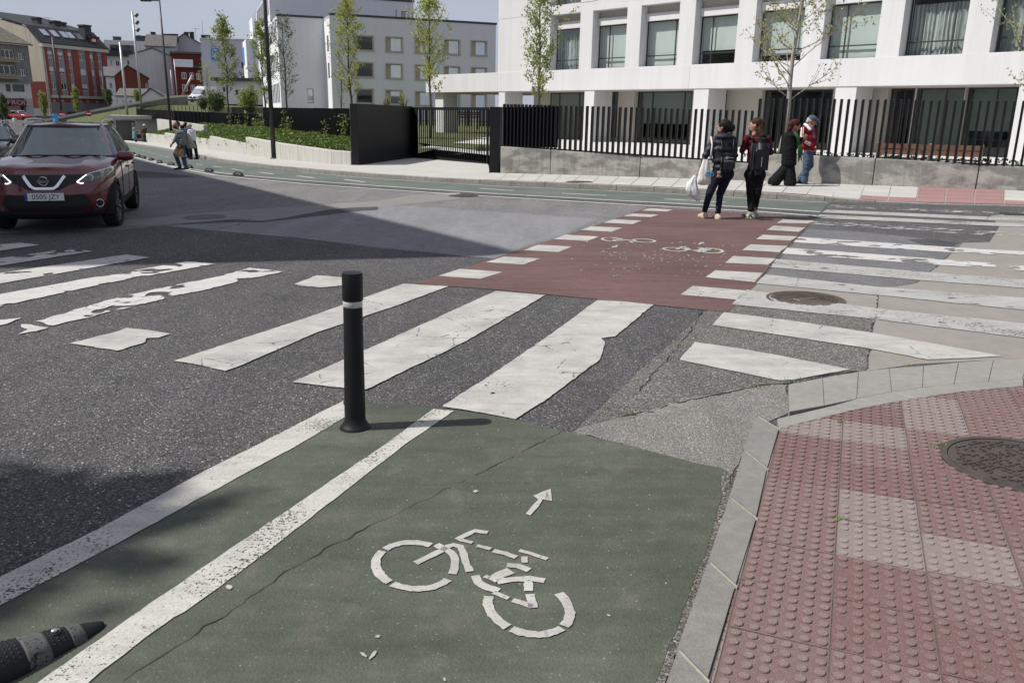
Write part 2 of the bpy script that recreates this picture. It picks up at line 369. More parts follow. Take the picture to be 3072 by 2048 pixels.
crack(bm, zC((1560,605),(1700,582),(1840,470),(1980,338)), .006, .0075, 9)
crack(bm, zC((2050,225),(2130,195),(2160,165)), .006, .011, 11)
crack(bm, zC((420,750),(380,830),(190,1060),(0,1275)), .005, .0075, 13)
crack(bm, zT((100,850),(700,893),(1300,960),(2000,1040)), .006, .0065, 15)
crack(bm, zT((830,872),(1090,825),(1230,760)), .008, .0065, 17)
recalc(bm); obj('crack', bm, M_CRACK, ROAD, kind='stuff')

# --- zebra on the left street
for pts, m, a in ((((120,340),(242,353),(0,388),(-260,425),(-260,362),(0,350)), M_WHITE_W, .012), (((425,373),(553,391),(0,478),(-300,527),(-300,466),(0,433)), M_WHITE_W, .012),
               (((755,411),(905,428),(0,585),(-350,646),(-350,575),(0,523)), M_WHITE_W, .012), (((1120,452),(1290,467),(700,572),(0,722),(-300,790),(-300,712),(0,650),(560,548)), M_WHITE_WL, .02),
               (((1500,490),(1700,513),(1420,575),(320,838),(215,812),(740,660),(1300,545)), M_WHITE_WL, .03), (((120,825),(290,850),(220,872),(105,890),(150,868)), M_WHITE_W, .03), (((-60,800),(130,790),(40,828),(-80,850)), M_WHITE_WL, .03),
               (((1765,587),(1900,536),(2100,552),(2080,595),(1925,609),(1800,598)), M_WHITE, .014), (((420,945),(680,880),(760,852),(860,862),(1028,888),(950,912),(880,914),(870,938),(705,990),(560,965)), M_WHITE, .012)):
    sheet('crossing_stripe', zA(*pts), .009, m, ROAD, a, .04)
for px in (((523.5,1085),(600,1098),(675,1116),(720,1100),(950,1000),(1180,922),(1345,861),(1280,857),(1212,853),(900,962)), ((878,1149),(990,1163),(1097,1172),(1400,1025),(1637,887),(1560,881),(1487,875),(1180,1015)),
           ((1327,1222),(1440,1240),(1546,1261),(1640,1200),(1740,1125),(1800,1080),(1815,1030),(1803,1017),(1845,1012),(1960,916),(1880,908),(1792,902),(1700,970),(1560,1070))):
    sheet('crossing_stripe', px, .009, M_WHITE, ROAD, .009, .03)
# --- red cycle crossing with its dashes
REDX = sheet('red_crossing', [(1241,852),(1500,871),(1800,900),(2182,938),(2228,893),(2268,855),(2331,770),(2396,705),(2446,655),(2300,645),(2130,634),(1945,622),(1742,692),(1560,750),(1400,803)], .006, M_RED, ROAD, .004, .1)
for q in (((430,540),(560,497),(815,517),(680,558)), ((715,457),(825,424),(1043,435),(940,472)), ((940,385),(1030,352),(1232,363),(1150,397)), ((1120,318),(1195,291),(1393,303),(1325,330)),
          ((1285,263),(1350,241),(1532,250),(1470,275)), ((1420,220),(1480,199),(1650,207),(1595,228)), ((1540,180),(1590,164),(1752,171),(1705,186)), ((1650,147),(1690,133),(1840,140),(1800,152))):
    sheet('crossing_dash', zB(*q), .010, M_WHITE, ROAD, .008, .08)
for q in (((290,653),(365,600),(685,628),(625,683)), ((440,548),(500,506),(785,522),(735,578)), ((557,461),(610,420),(862,435),(815,474)), ((660,384),(710,350),(935,360),(885,398)),
          ((743,318),(785,292),(993,303),(950,328)), ((810,262),(850,238),(1040,250),(1000,275)), ((868,220),(905,200),(1095,208),(1055,224))):
    sheet('crossing_dash', zC(*q), .010, M_WHITE, ROAD, .008, .08)
# --- zebra on the right
for pts, m in ((((375,937),(700,985),(1000,1040),(1310,1102),(1150,1130),(960,1165),(880,1168),(600,1110),(287,1045),(330,990)), M_WHITE), (((550,757),(1000,815),(1430,880),(1800,945),(2225,1022),(1990,1035),(1770,1042),(1415,975),(900,897),(480,835)), M_WHITE),
               (((690,622),(1000,672),(1470,735),(2352,825),(2700,862),(2700,955),(2352,912),(1465,800),(1000,752),(600,710)), M_WHITE_R), (((800,530),(1450,603),(2352,672),(2700,700),(2700,780),(2352,745),(1480,655),(745,583)), M_WHITE_R),
               (((865,437),(1770,518),(2352,562),(2700,590),(2700,640),(2352,612),(1760,567),(830,487)), M_WHITE_R), (((930,370),(1870,440),(2352,478),(2700,505),(2700,532),(2352,507),(1840,473),(900,405)), M_WHITE_WL),
               (((1000,305),(1960,370),(2352,392),(2700,410),(2700,440),(2352,420),(1920,398),(970,337)), M_WHITE_WL), (((1100,207),(2200,272),(2352,280),(2352,306),(2180,298),(1060,225)), M_WHITE_GONE),
               (((1125,170),(2352,227),(2600,238),(2600,258),(2352,247),(1105,190)), M_WHITE_R), (((1165,140),(2352,193),(2600,204),(2600,224),(2352,213),(1140,157)), M_WHITE_R), (((1195,113),(2200,155),(2160,165),(1175,125)), M_WHITE_GONE)):
    sheet('crossing_stripe', zC(*pts), .009, m, ROAD, .010, .06)

# --- near cycle lane
LANE = sheet('cycle_lane', [(-1600,2700),(-1200,2500),(0,1785),(350,1610),(750,1395),(1034,1240),(1040,1215),(1180,1210),(1327,1224),(1546,1261),(1675,1290),(1720,1300),(1900,1340),(2011,1371),(2086,1391),(2170,1407),(2152,1530),(2130,1610),(2085,1734),(2035,1880),(1985,2004),(1932,2150),(1810,2500),(1800,2700)], .005, M_GREEN, None, .012, .08, kind='structure')
sheet('edge_line', [(-700,2100),(0,1736),(300,1589),(615,1416),(760,1344),(1030,1205),(1040,1252),(885,1344),(750,1416),(350,1636),(0,1821),(-700,2200)], .009, M_LINE, LANE, .005, .04)
sheet('edge_line', [(-300,2380),(122,2048),(425,1834),(790,1584),(1145,1344),(1300,1230),(1362,1236),(1205,1344),(795,1664),(555,1840),(520,1858),(435,1919),(272,2048),(-80,2380)], .009, M_LINE, LANE, .005, .04)
def stroke(bm, pts, w, h, seed=1):
    """painted stroke with stencil-cut ends; width w in metres"""
    ps = [G(*p) for p in pts]; L_, R_ = [], []
    fine = []
    for a, b in zip(ps, ps[1:]):
        k = max(1, int((b-a).length/.02))
        for j in range(k): fine.append(a.lerp(b, j/k))
    fine.append(ps[-1]); n = len(fine)
    for i, p in enumerate(fine):
        t = (fine[min(i+1, n-1)]-fine[max(i-1, 0)]).normalized(); nr = Vector((-t.y, t.x, 0))
        jj = .0035*w/.045
        L_.append(p+nr*(w/2+jj*mnoise.noise(p*60)*2)); R_.append(p-nr*(w/2+jj*mnoise.noise(p*60+Vector((9,9,9)))*2))
    va = [bm.verts.new((q.x, q.y, gz(q.x, q.y)+h)) for q in L_]; vb = [bm.verts.new((q.x, q.y, gz(q.x, q.y)+h)) for q in R_]
    for i in range(n-1): bm.faces.new((va[i], va[i+1], vb[i+1], vb[i]))
def arc(cx, cy, rx, ry, a0, a1, tilt=0, n=16):
    c, s = math.cos(R(tilt)), math.sin(R(tilt)); res = []
    for i in range(n+1):
        a = R(a0+(a1-a0)*i/n); x, y = rx*math.cos(a), ry*math.sin(a); res.append((cx+x*c-y*s, cy+x*s+y*c))
    return res
def poly(bm, pts, h):
    ps = jitter_poly([Vector((q.x, q.y, 0)) for q in (G(*p) for p in pts)], .02, .0025, 3)
    f = bm.faces.new([bm.verts.new((p.x, p.y, gz(p.x, p.y)+h)) for p in ps]); bmesh.ops.triangulate(bm, faces=[f])
bm = bmesh.new(); hh = .0095
W = .035
for a0, a1 in ((218, 292), (128, 212), (30, 122)): stroke(bm, zS(*arc(722, 842, 246, 146, a0, a1, 4)), W, hh)
for a0, a1 in ((112, 182), (28, 106), (-52, 22)): stroke(bm, zS(*arc(1438, 1104, 262, 165, a0, a1, 14)), W, hh)
stroke(bm, zS((725,826),(800,790),(880,752),(930,722),(965,712),(1010,722),(1030,770),(1042,820),(1066,880)), W*.85, hh)
stroke(bm, zS((855,710),(905,735),(950,760),(975,800),(972,860),(955,895)), W*.9, hh)
stroke(bm, zS((985,678),(1050,645),(1100,622),(1180,634)), W*.8, hh); stroke(bm, zS((1010,680),(1085,698)), W*.6, hh)
stroke(bm, zS((1112,716),(1200,737)), W*.65, hh); stroke(bm, zS((1216,748),(1290,765),(1360,790)), W*.8, hh)
stroke(bm, zS((1378,746),(1450,765),(1556,800)), W*.62, hh); stroke(bm, zS((1410,785),(1414,824)), W*.7, hh); stroke(bm, zS((1300,838),(1370,845),(1440,872)), W*.9, hh)
stroke(bm, zS((1200,935),(1260,900),(1325,873)), W*1.3, hh); stroke(bm, zS((1240,945),(1330,930),(1440,922),(1538,938)), W*.95, hh)
stroke(bm, zS((1436,940),(1436,1002)), W*.95, hh); stroke(bm, zS((1160,908),(1190,920)), W*.6, hh)
stroke(bm, zS((1100,905),(1120,950),(1180,980),(1250,1000)), W*1.0, hh); stroke(bm, zS((1215,1010),(1312,1048)), W*.6, hh)
stroke(bm, zS((1336,1060),(1400,1078),(1462,1100)), W*.75, hh); stroke(bm, zS((1446,1022),(1455,1062),(1468,1108)), W*.95, hh)
recalc(bm); obj('bicycle_marking', bm, M_WHITE, LANE)
bm = bmesh.new(); poly(bm, zS((1418,515),(1498,425),(1465,402),(1520,378),(1576,358),(1584,435),(1525,424),(1492,478),(1448,526)), hh); recalc(bm); obj('arrow_marking', bm, M_WHITE, LANE)
bm = bmesh.new()
for q in (((375,1388),(398,1390),(422,1412),(418,1422),(392,1408)), ((432,1430),(455,1392),(470,1378),(485,1382),(470,1410),(440,1434)), ((468,1292),(490,1278),(506,1284),(496,1298)), ((1085,372),(1105,364),(1124,372),(1100,384)), ((905,1568),(900,1552),(912,1548),(920,1568)), ((1926,1152),(1935,1147),(1953,1158),(1945,1163))):
    poly(bm, zS(*q), .0095)
poly(bm, zE((1355,1000),(1372,990),(1392,996),(1397,1008),(1380,1020),(1362,1014)), .0095)
recalc(bm); obj('paint_scrap', bm, M_WHITE, LANE)
# --- bicycle marks on the red crossing
def far_bike(w1, w2, bars, arrow):
    bm = bmesh.new()
    for (cx, cy, rx, ry) in (w1, w2): stroke(bm, zB(*arc(cx, cy, rx, ry, 0, 360, 3, 28)), .045, .0105)
    for q in bars: stroke(bm, zB(*q), .05, .0105)
    recalc(bm); obj('bicycle_marking', bm, M_WHITE, ROAD)
    bm = bmesh.new(); poly(bm, zB(*arrow), .0105); recalc(bm); obj('arrow_marking', bm, M_WHITE, ROAD)
far_bike((1475,320,62,11), (1665,328,64,10), (((1600,328),(1540,322),(1475,322)), ((1475,332),(1520,314),(1470,312)), ((1580,332),(1600,340)), ((1530,318),(1545,325),(1490,333))), ((1465,370),(1478,360),(1490,362),(1498,354),(1510,355),(1500,364),(1508,366)))
far_bike((1850,380,70,10), (2065,388,70,14), (((1860,380),(1890,365),(1930,372)), ((1900,362),(1940,384)), ((1960,384),(2000,396),(2060,380)), ((1990,370),(2070,378)), ((2010,386),(2050,370))), ((1985,350),(2000,341),(1993,339),(2020,336),(2028,346),(2015,344),(1998,352)))
bm = bmesh.new(); random.seed(4)
for i in range(150):
    x = random.gauss(1700, 300); y = random.gauss(430, 55)
    if not (1150 < x < 2250 and 330 < y < 540): continue
    l = random.uniform(4, 22); 
    poly(bm, zB((x,y),(x+l,y+random.uniform(-1,2)),(x+l*.9,y+2.5),(x+l*.3,y+3)), .0105)
recalc(bm); obj('paint_scrap', bm, M_WHITE_R, ROAD)

# --- far cycle lane
KFOOT = [(6.0,17.6),(4.5,17.9)]
kf_px = [(3300,628),(3072,622),(2900,617.5),(2700,612.5),(2500,606),(2300,596),(2099,584),(1918,574.5),(1700,564.5),(1500,556.5),(1300,546),(1134,534.5),(1000,524),(900,515),(815,506.5),(740,497.5),(680,489.5),(620,479.5),(560,466.5),(500,452.5),(450,443.5),(410,437),(375,431.5)]
kf = [G(*p) for p in kf_px]
for d in range(1, 7): kf.append(kf[-1] + (kf[-1]-kf[-2]).normalized()*9 + Vector((-1.2*d, 0, 0)))
fl_px = [(392,460),(445,478),(497,495),(583,510),(727,527),(917,543),(1134,558.5),(1450,580),(1896,605),(2276,625),(2461,637)]
lane_pts = [G(*p) for p in [(380,455)] + fl_px + [(2483,613)]]
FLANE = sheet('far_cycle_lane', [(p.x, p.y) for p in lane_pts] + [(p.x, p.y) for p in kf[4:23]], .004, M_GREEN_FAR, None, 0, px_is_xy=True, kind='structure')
def band(name, px, w, h, m, parent, ragged=.004):
    ps = [G(*p) for p in px]; l, r = [], []
    for i, p in enumerate(ps):
        t = (ps[min(i+1, len(ps)-1)]-ps[max(i-1, 0)]).normalized(); nr = Vector((-t.y, t.x, 0))*w/2
        l.append((p.x+nr.x, p.y+nr.y)); r.append((p.x-nr.x, p.y-nr.y))
    return sheet(name, l+r[::-1], h, m, parent, ragged, .3, px_is_xy=True)
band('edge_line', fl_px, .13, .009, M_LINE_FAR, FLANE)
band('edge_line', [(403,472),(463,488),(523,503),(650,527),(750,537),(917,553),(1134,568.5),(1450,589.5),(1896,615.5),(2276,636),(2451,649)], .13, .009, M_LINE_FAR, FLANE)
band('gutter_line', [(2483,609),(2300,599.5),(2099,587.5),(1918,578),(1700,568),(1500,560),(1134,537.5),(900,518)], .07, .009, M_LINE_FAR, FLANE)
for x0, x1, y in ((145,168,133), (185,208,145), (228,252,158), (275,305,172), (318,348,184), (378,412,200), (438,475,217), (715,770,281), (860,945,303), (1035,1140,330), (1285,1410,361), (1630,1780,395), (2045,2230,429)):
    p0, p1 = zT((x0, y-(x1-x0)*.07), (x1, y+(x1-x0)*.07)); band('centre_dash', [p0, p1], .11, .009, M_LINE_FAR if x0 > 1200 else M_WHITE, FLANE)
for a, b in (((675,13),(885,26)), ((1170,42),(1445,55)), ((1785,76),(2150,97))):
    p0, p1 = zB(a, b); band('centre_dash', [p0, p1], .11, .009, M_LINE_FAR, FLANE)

# --- far kerb of separate stones and the pavement behind it
PAVE = empty('far_pavement', (0,0,0), kind='structure')
def along(path, step):
    """points every `step` metres along a polyline"""
    res = [path[0].copy()]; left = step
    for a, b in zip(path, path[1:]):
        l = (b-a).length; pos = 0
        while l-pos >= left: pos += left; res.append(a.lerp(b, pos/l)); left = step
        left -= l-pos
    return res
def off(path, d):
    res = []
    for i, p in enumerate(path):
        t = (path[min(i+1, len(path)-1)]-path[max(i-1, 0)]).normalized(); res.append(p + Vector((t.y, -t.x, 0))*d)
    return res
kf2 = [Vector((p.x, p.y, 0)) for p in kf]
ks = along(kf2, 1.0)
kin = off(ks, .16)      # towards the pavement side
if (kin[10]-Vector((0,0,0))).length < ks[10].length: kin = off(ks, -.16)
def kerb_h(p):            # dropped at the zebra
    d = (p.x-7.3); return .125 if d < -1.2 else (.125 + (.03-.125)*min(1, (d+1.2)/1.6))
random.seed(3)
for i in range(len(ks)-1):
    if ks[i].length > 95: break
    a, b, c, d = ks[i], ks[i+1], kin[i+1], kin[i]
    e = (b-a).normalized()*.007
    bm = bmesh.new(); h1 = kerb_h(a); h2 = kerb_h(b)
    pts = [a+e, b-e, c-e, d+e]; ha = [h1, h2, h2, h1]; dz = random.uniform(-.004, .004)
    lo = [bm.verts.new((p.x, p.y, gz(p.x, p.y)-.1)) for p in pts]; hi = [bm.verts.new((p.x, p.y, gz(p.x, p.y)+q+dz)) for p, q in zip(pts, ha)]
    bm.faces.new(hi); 
    for k in range(4): bm.faces.new((lo[k], lo[(k+1) % 4], hi[(k+1) % 4], hi[k]))
    recalc(bm); bmesh.ops.bevel(bm, geom=[q for q in bm.edges if q.verts[0] in hi and q.verts[1] in hi], offset=.012, segments=1, affect='EDGES')
    obj('kerb_stone', bm, M_KERB_FAR, PAVE)
wl_px = [(3300,582),(3072,574),(2926,568),(2616,557),(2360,547),(2099,538),(1918,532),(1650,524),(1500,520),(1470,519)]
wl = [G(*p, .12) for p in wl_px] 
pl_px = [(1077,495.5),(1055,495),(995,492),(895,483),(843,478),(740,465),(665,454),(590,444),(497,432),(440,426.7),(340,418)]
pl = [G(*p, .12) for p in pl_px]
gate_in = [G(1464,492,.12), G(1240,473,.12)]
back = wl + gate_in + pl
back2 = [Vector((p.x, p.y, 0)) for p in back] + [Vector((-40, 80, 0)), Vector((-60, 100, 0))]
bm = bmesh.new(); poly_ = [p for p in kin if p.length < 96] 
vs = [bm.verts.new((p.x, p.y, gz(p.x, p.y)+kerb_h(p)-.006)) for p in poly_] + [bm.verts.new((p.x, p.y, gz(p.x, p.y)+.118)) for p in back2[::-1]]
f = bm.faces.new(vs); bmesh.ops.triangulate(bm, faces=[f]); recalc(bm)
for q in bm.faces:
    if q.normal.z < 0: q.normal_flip()
obj('pavement_bed', bm, M_PAVE, PAVE)
# slabs one can tell apart, between kerb and wall
def interp_line(path, s):
    acc = 0
    for a, b in zip(path, path[1:]):
        l = (b-a).length
        if acc+l >= s: return a.lerp(b, (s-acc)/l)
        acc += l
    return path[-1]
wfl = [Vector((p.x, p.y, 0)) for p in wl]
kline = [p for p in kin if p.x > -1.5]
NS = 26
def total(path): return sum((b-a).length for a, b in zip(path, path[1:]))
Lk, Lw = total(kline), total(wfl)
M_TACT_FAR = concrete('far_tactile', (.33, .20, .192), .1, .12, 1.5, grain=60)
M_SLAB2 = concrete('pavement_slab_pale', (.47, .457, .43), .08, .1, .9, grain=60, gs=.2)
def sq(i, j, n=NS, m_=4):
    a = interp_line(kline, Lk*i/n); b = interp_line(wfl, Lw*i/n); p = a.lerp(b, j/m_)
    h = kerb_h(a)*(1-j/m_)+.124*j/m_; return Vector((p.x, p.y, gz(p.x, p.y)+h+.003))
for i in range(NS):
    for j in range(4):
        q = [sq(i+.015, j+.02), sq(i+.985, j+.02), sq(i+.985, j+.98), sq(i+.015, j+.98)]
        _q = ray; _c = (q[0]+q[2])/2-Vector((0,0,H)); _px = 1536+F*_c.dot(_ix)/_c.dot(_f); red = (j == 0 and _px > 2590) or (2770 < _px < 2975)
        bm = bmesh.new(); f = bm.faces.new([bm.verts.new(p) for p in q])
        if f.normal.z < 0: f.normal_flip()
        e = bmesh.ops.extrude_face_region(bm, geom=[f])
        for v in e['geom']:
            if isinstance(v, bmesh.types.BMVert): v.co.z += .004
        if red:      # ribs across the tactile slab
            for k in range(10):
                t0, t1 = (k+.2)/10, (k+.7)/10
                a0 = q[0].lerp(q[1], t0); a1 = q[0].lerp(q[1], t1); b0 = q[3].lerp(q[2], t0); b1 = q[3].lerp(q[2], t1)
                u = Vector((0,0,.0085)); bm.faces.new([bm.verts.new(p+u) for p in (a0, a1, b1, b0)])
        recalc(bm)
        for ff in bm.faces:
            if abs(ff.normal.z) > .9 and ff.calc_center_median().z > q[0].z-.05 and ff.normal.z < 0 and len(bm.faces) < 3: ff.normal_flip()
        obj('tactile_slab' if red else 'paving_slab', bm, M_TACT_FAR if red else (M_PAVE if (i+j) % 3 else M_SLAB2), PAVE)

# --- near corner pavement: blister tiles, kerb, ramp stones
PH = .10
CORNER = empty('corner_pavement', (0,0,0), kind='structure')
kn_out = [G(*p, .02) for p in zD((205,1568),(240,1480),(430,940),(560,545),(650,250),(725,40))]
kn_in = [G(*p, PH) for p in zD((500,1568),(450,1440+110),(620,985),(745,580),(810,285),(880,45))]
def ext(a, b, d): return b + (b-a).normalized()*d
lo0, li0 = kn_out[0], kn_in[0]
dn = (kn_out[0]-kn_out[3]).normalized()
kn_out = [kn_out[0]+dn*1.6, kn_out[0]+dn*.98, kn_out[0]+dn*.42] + kn_out[1:]
kn_in = [kn_in[0]+dn*1.6, kn_in[0]+dn*.98, kn_in[0]+dn*.42] + kn_in[1:]
for i in range(len(kn_out)-1):
    a, b, c, d = kn_out[i], kn_out[i+1], kn_in[i+1], kn_in[i]
    w0 = (c-b).normalized()*.012; c = c+w0; d = d+w0
    e = (b-a).normalized()*.003
    hk = PH + .002
    bm = bmesh.new(); pts = [a+e, b-e, c-e, d+e]
    lo = [bm.verts.new((p.x, p.y, gz(p.x, p.y)-.05)) for p in pts]
    tp = [a+e, b-e, c-e, d+e]; inn = (d-a).normalized()*.018
    tp[0] = tp[0]+inn; tp[1] = tp[1]+inn
    hi = [bm.verts.new((p.x, p.y, gz(p.x, p.y)+hk)) for p in tp]
    bm.faces.new(hi)
    for k in range(4): bm.faces.new((lo[k], lo[(k+1) % 4], hi[(k+1) % 4], hi[k]))
    recalc(bm); bmesh.ops.bevel(bm, geom=[q for q in bm.edges if q.verts[0] in hi and q.verts[1] in hi], offset=.008, segments=2, affect='EDGES')
    obj('kerb_stone', bm, M_KERB, CORNER)
    bm = bmesh.new(); b2 = b.lerp(c, .16); j0 = [b2-e*2.2, b2+e*2.2, c+e*2.2, c-e*2.2]; prism(bm, [(q.x, q.y) for q in j0], lambda x, y: gz(x, y)-.04, lambda x, y: gz(x, y)+hk+.0004); recalc(bm); obj('mortar_joint', bm, M_MORTAR, CORNER)
r_out = [G(*p, .012) for p in zC((940,1185),(1145,1148),(1360,1110),(1545,1090),(1750,1075),(1960,1055),(2170,1040),(2380,1030),(2600,1024),(2830,1020))]
r_in = [G(*p, .075) for p in zC((945,1345),(1155,1308),(1350,1268),(1560,1226),(1745,1202),(1935,1178),(2140,1166),(2345,1151),(2560,1140),(2800,1130))]
def quad_prism(name, a, b, c, d, ha, hb, m, parent, gap=.0012, bev=.003):
    e = (b-a).normalized()*gap; e2 = (c-d).normalized()*gap
    bm = bmesh.new(); pts = [a+e, b-e, c-e2, d+e2]; hs = [ha, ha, hb, hb]
    lo = [bm.verts.new((p.x, p.y, gz(p.x, p.y)-.05)) for p in pts]; hi = [bm.verts.new((p.x, p.y, gz(p.x, p.y)+h)) for p, h in zip(pts, hs)]
    bm.faces.new(hi)
    for k in range(4): bm.faces.new((lo[k], lo[(k+1) % 4], hi[(k+1) % 4], hi[k]))
    recalc(bm)
    if bev: bmesh.ops.bevel(bm, geom=[q for q in bm.edges if q.verts[0] in hi and q.verts[1] in hi], offset=bev, segments=1, affect='EDGES')
    return obj(name, bm, m, parent)
M_RAMP = concrete('ramp_stone', (.27, .262, .245), .1, .18, 2.5, grain=170, gs=.45)
for i in range(len(r_out)-1): quad_prism('ramp_stone', r_out[i], r_out[i+1], r_in[i+1], r_in[i], .014, .074, M_RAMP, CORNER)
bm = bmesh.new(); prism(bm, [(p.x, p.y) for p in r_out + r_in[::-1]], lambda x, y: gz(x, y)-.06, lambda x, y: gz(x, y)+.004); recalc(bm); obj('ramp_bed', bm, M_MORTAR, CORNER)
f_in = [G(*p, .08) for p in zC((870,1393),(1215,1312),(1350,1272),(1560,1230),(1930,1182),(2352,1155),(2800,1134))]
f_tl = [G(*p, PH) for p in zC((882,1452),(1330,1340),(1500,1305),(1700,1270),(2000,1228),(2352,1195),(2800,1165))]
for i in range(len(f_in)-1): quad_prism('kerb_stone', f_in[i], f_in[i+1], f_tl[i+1], f_tl[i], .082, PH+.004, M_RAMP, CORNER, .003, .004)
# tile bed
bed = [kn_in[0], kn_in[3], kn_in[-1]] + f_tl + [Vector((6, 3.2, 0)), Vector((6, -1.5, 0)), kn_in[0]+Vector((0,-2,0))]
bm = bmesh.new(); f = bm.faces.new([bm.verts.new((p.x, p.y, gz(p.x, p.y)+PH-.006)) for p in bed]); bmesh.ops.triangulate(bm, faces=[f]); recalc(bm)
for q in bm.faces:
    if q.normal.z < 0: q.normal_flip()
obj('tile_bed', bm, M_JOINT, CORNER)
def tile_mat(name, col, worn):
    s = NM(name); v = s.vec(True); oi = s.n('ShaderNodeObjectInfo')
    g_ = s.noise(v, 260, 3, .7); b_ = s.noise(v, 5, 5, .65); k_ = s.noise(v, 30, 5, .7)
    c = s.mix(s.math('MULTIPLY', oi.outputs['Random'], .45), col, c3(col, 1.15))
    c = s.mix(s.ramp(b_, [(.38, 0), (.7, .6)]), c, worn)
    c = s.mix(s.ramp(k_, [(.62, 0), (.68, .6)]), c, (.20, .17, .155))
    c = s.mix(.6, c, s.ramp(g_, [(.3, .62), (.7, 1.25)]), 'MULTIPLY')
    cell = s.voro(v, 420, 'F1', 'Color'); sp = s.n('ShaderNodeSeparateColor'); s.l(cell, sp.inputs[0])
    c = s.mix(s.ramp(sp.outputs[0], [(.90, 0), (.95, .35)]), c, (.5, .45, .43))
    c = s.mix(1, c, (.84, .84, .85), 'MULTIPLY')
    s.set(col=c, rough=.85, spec=.25, normal=s.bump(g_, .5, .003)); return s.m
M_TILE = [tile_mat('red_tile', (.180, .113, .106), (.20, .14, .131)), tile_mat('worn_red_tile', (.235, .188, .175), (.25, .205, .19)), tile_mat('deep_red_tile', (.165, .097, .091), (.18, .112, .105))]
M_TILET = [tile_mat('red_stud', (.215, .152, .143), (.24, .19, .178)), tile_mat('worn_red_stud', (.275, .225, .21), (.29, .245, .23)), tile_mat('deep_red_stud', (.19, .128, .12), (.215, .155, .147))]
TA = Vector((.926, -.377, 0)); TB = Vector((.377, .926, 0))
def tile_mesh(var):
    random.seed(var)
    bm = bmesh.new(); t = .299; g_ = .0018
    g_ = .0019; a = [(g_, g_), (t-g_, g_), (t-g_, t-g_), (g_, t-g_)]
    prism(bm, a, -.03, -.0015, top=None)
    for e in []: pass
    for i in range(6):
        for j in range(6):
            if random.random() < (.012 if var < 3 else .06): continue
            cx, cy = .0245+.05*i, .0245+.05*j
            r0 = .0172; prof = ((r0, -.002), (r0*.97, .002), (r0*.84, .0044)); seg = 12; rings = []
            wear = random.uniform(.8, 1.05) if var < 3 else random.uniform(.45, .95)
            for r, z in prof: rings.append([bm.verts.new((cx+r*math.cos(k*math.tau/seg), cy+r*math.sin(k*math.tau/seg), z*wear if z > 0 else z)) for k in range(seg)])
            for q in range(2):
                for k in range(seg): bm.faces.new((rings[q][k], rings[q][(k+1) % seg], rings[q+1][(k+1) % seg], rings[q+1][k]))
            bm.faces.new(rings[2]).material_index = 1
    recalc(bm); me = bpy.data.meshes.new('tactile_tile'); bm.to_mesh(me); bm.free(); return me
TM = [[None]*4 for _ in range(3)]
for mi in range(3):
    for v_ in range(4): TM[mi][v_] = tile_mesh(v_); TM[mi][v_].materials.append(M_TILE[mi]); TM[mi][v_].materials.append(M_TILET[mi])
T0 = G(*zD((1245,400))[0], PH); T0.z = 0
# boundary half planes for clipping (keep right-hand / pavement side)
bound = [(kn_in[0], kn_in[-1])] + list(zip(f_tl, f_tl[1:]))
inside_pt = Vector((3.0, 2.6, 0))
def side(a, b, p): return (b.x-a.x)*(p.y-a.y)-(b.y-a.y)*(p.x-a.x)
planes = []
for a, b in bound:
    s_ = 1 if side(a, b, inside_pt) > 0 else -1
    n_ = Vector((-(b.y-a.y), b.x-a.x, 0)).normalized()*s_; planes.append((Vector((a.x, a.y, 0))-n_*.008, n_))
tilt = Matrix(((1,0,0,0),(0,1,0,0),(GA,GB,1,0),(0,0,0,1)))
base_m = Matrix(((TA.x, TB.x, 0, 0), (TA.y, TB.y, 0, 0), (0, 0, 1, 0), (0, 0, 0, 1)))
MH_C = G(3062, 1392, PH); MH_C.z = 0; MH_R = .335
random.seed(21); cnt = 0
for i in range(-6, 18):
    for j in range(-12, 16):
        o0 = T0 + TA*(.3*i) + TB*(.3*j)
        if j % 1: pass
        cs = [o0, o0+TA*.3, o0+TA*.3+TB*.3, o0+TB*.3]; ctr = o0+TA*.15+TB*.15
        if ctr.x > 4.9 or ctr.y < -.6 or abs(ctr.x) > .75*max(ctr.y, .1)+1.2: continue
        ds = [min((c-p).dot(n) for p, n in planes) for c in cs]
        if max(ds) < .005: continue
        if (ctr-MH_C).length < MH_R-.19: continue
        u = random.random(); mi = 0 if u < .45 else (1 if u < .75 else 2); vi = random.choice((0,1,2,3) if mi != 1 else (3,3,1))
        me = TM[mi][vi]; T = tilt @ Matrix.Translation((o0.x, o0.y, PH+random.uniform(-.0015, .001))) @ base_m
        near_mh = (ctr-MH_C).length < MH_R+.22
        if min(ds) < 0 or near_mh:
            bm = bmesh.new(); bm.from_mesh(me)
            for p, n in planes:
                q = base_m.inverted() @ (p-o0); nn = base_m.to_3x3().inverted() @ n
                bmesh.ops.bisect_plane(bm, geom=bm.verts[:]+bm.edges[:]+bm.faces[:], plane_co=q, plane_no=nn, clear_inner=True)
            if near_mh:
                q = base_m.inverted() @ (MH_C-o0)
                kill = [f for f in bm.faces if (f.calc_center_median().xy-q.xy).length < MH_R-.01 and len(f.verts) > 0 and f.calc_area() < .002]
                bmesh.ops.delete(bm, geom=kill, context='FACES')
            if not bm.faces: bm.free(); continue
            me = bpy.data.meshes.new('tactile_tile'); bm.to_mesh(me); bm.free(); me.materials.append(M_TILE[mi]); me.materials.append(M_TILET[mi])
        o = bpy.data.objects.new('tactile_tile', me); o.matrix_world = T; link(o, CORNER); o.parent = CORNER; cnt += 1
print('tiles', cnt)
bm = bmesh.new(); random.seed(5)
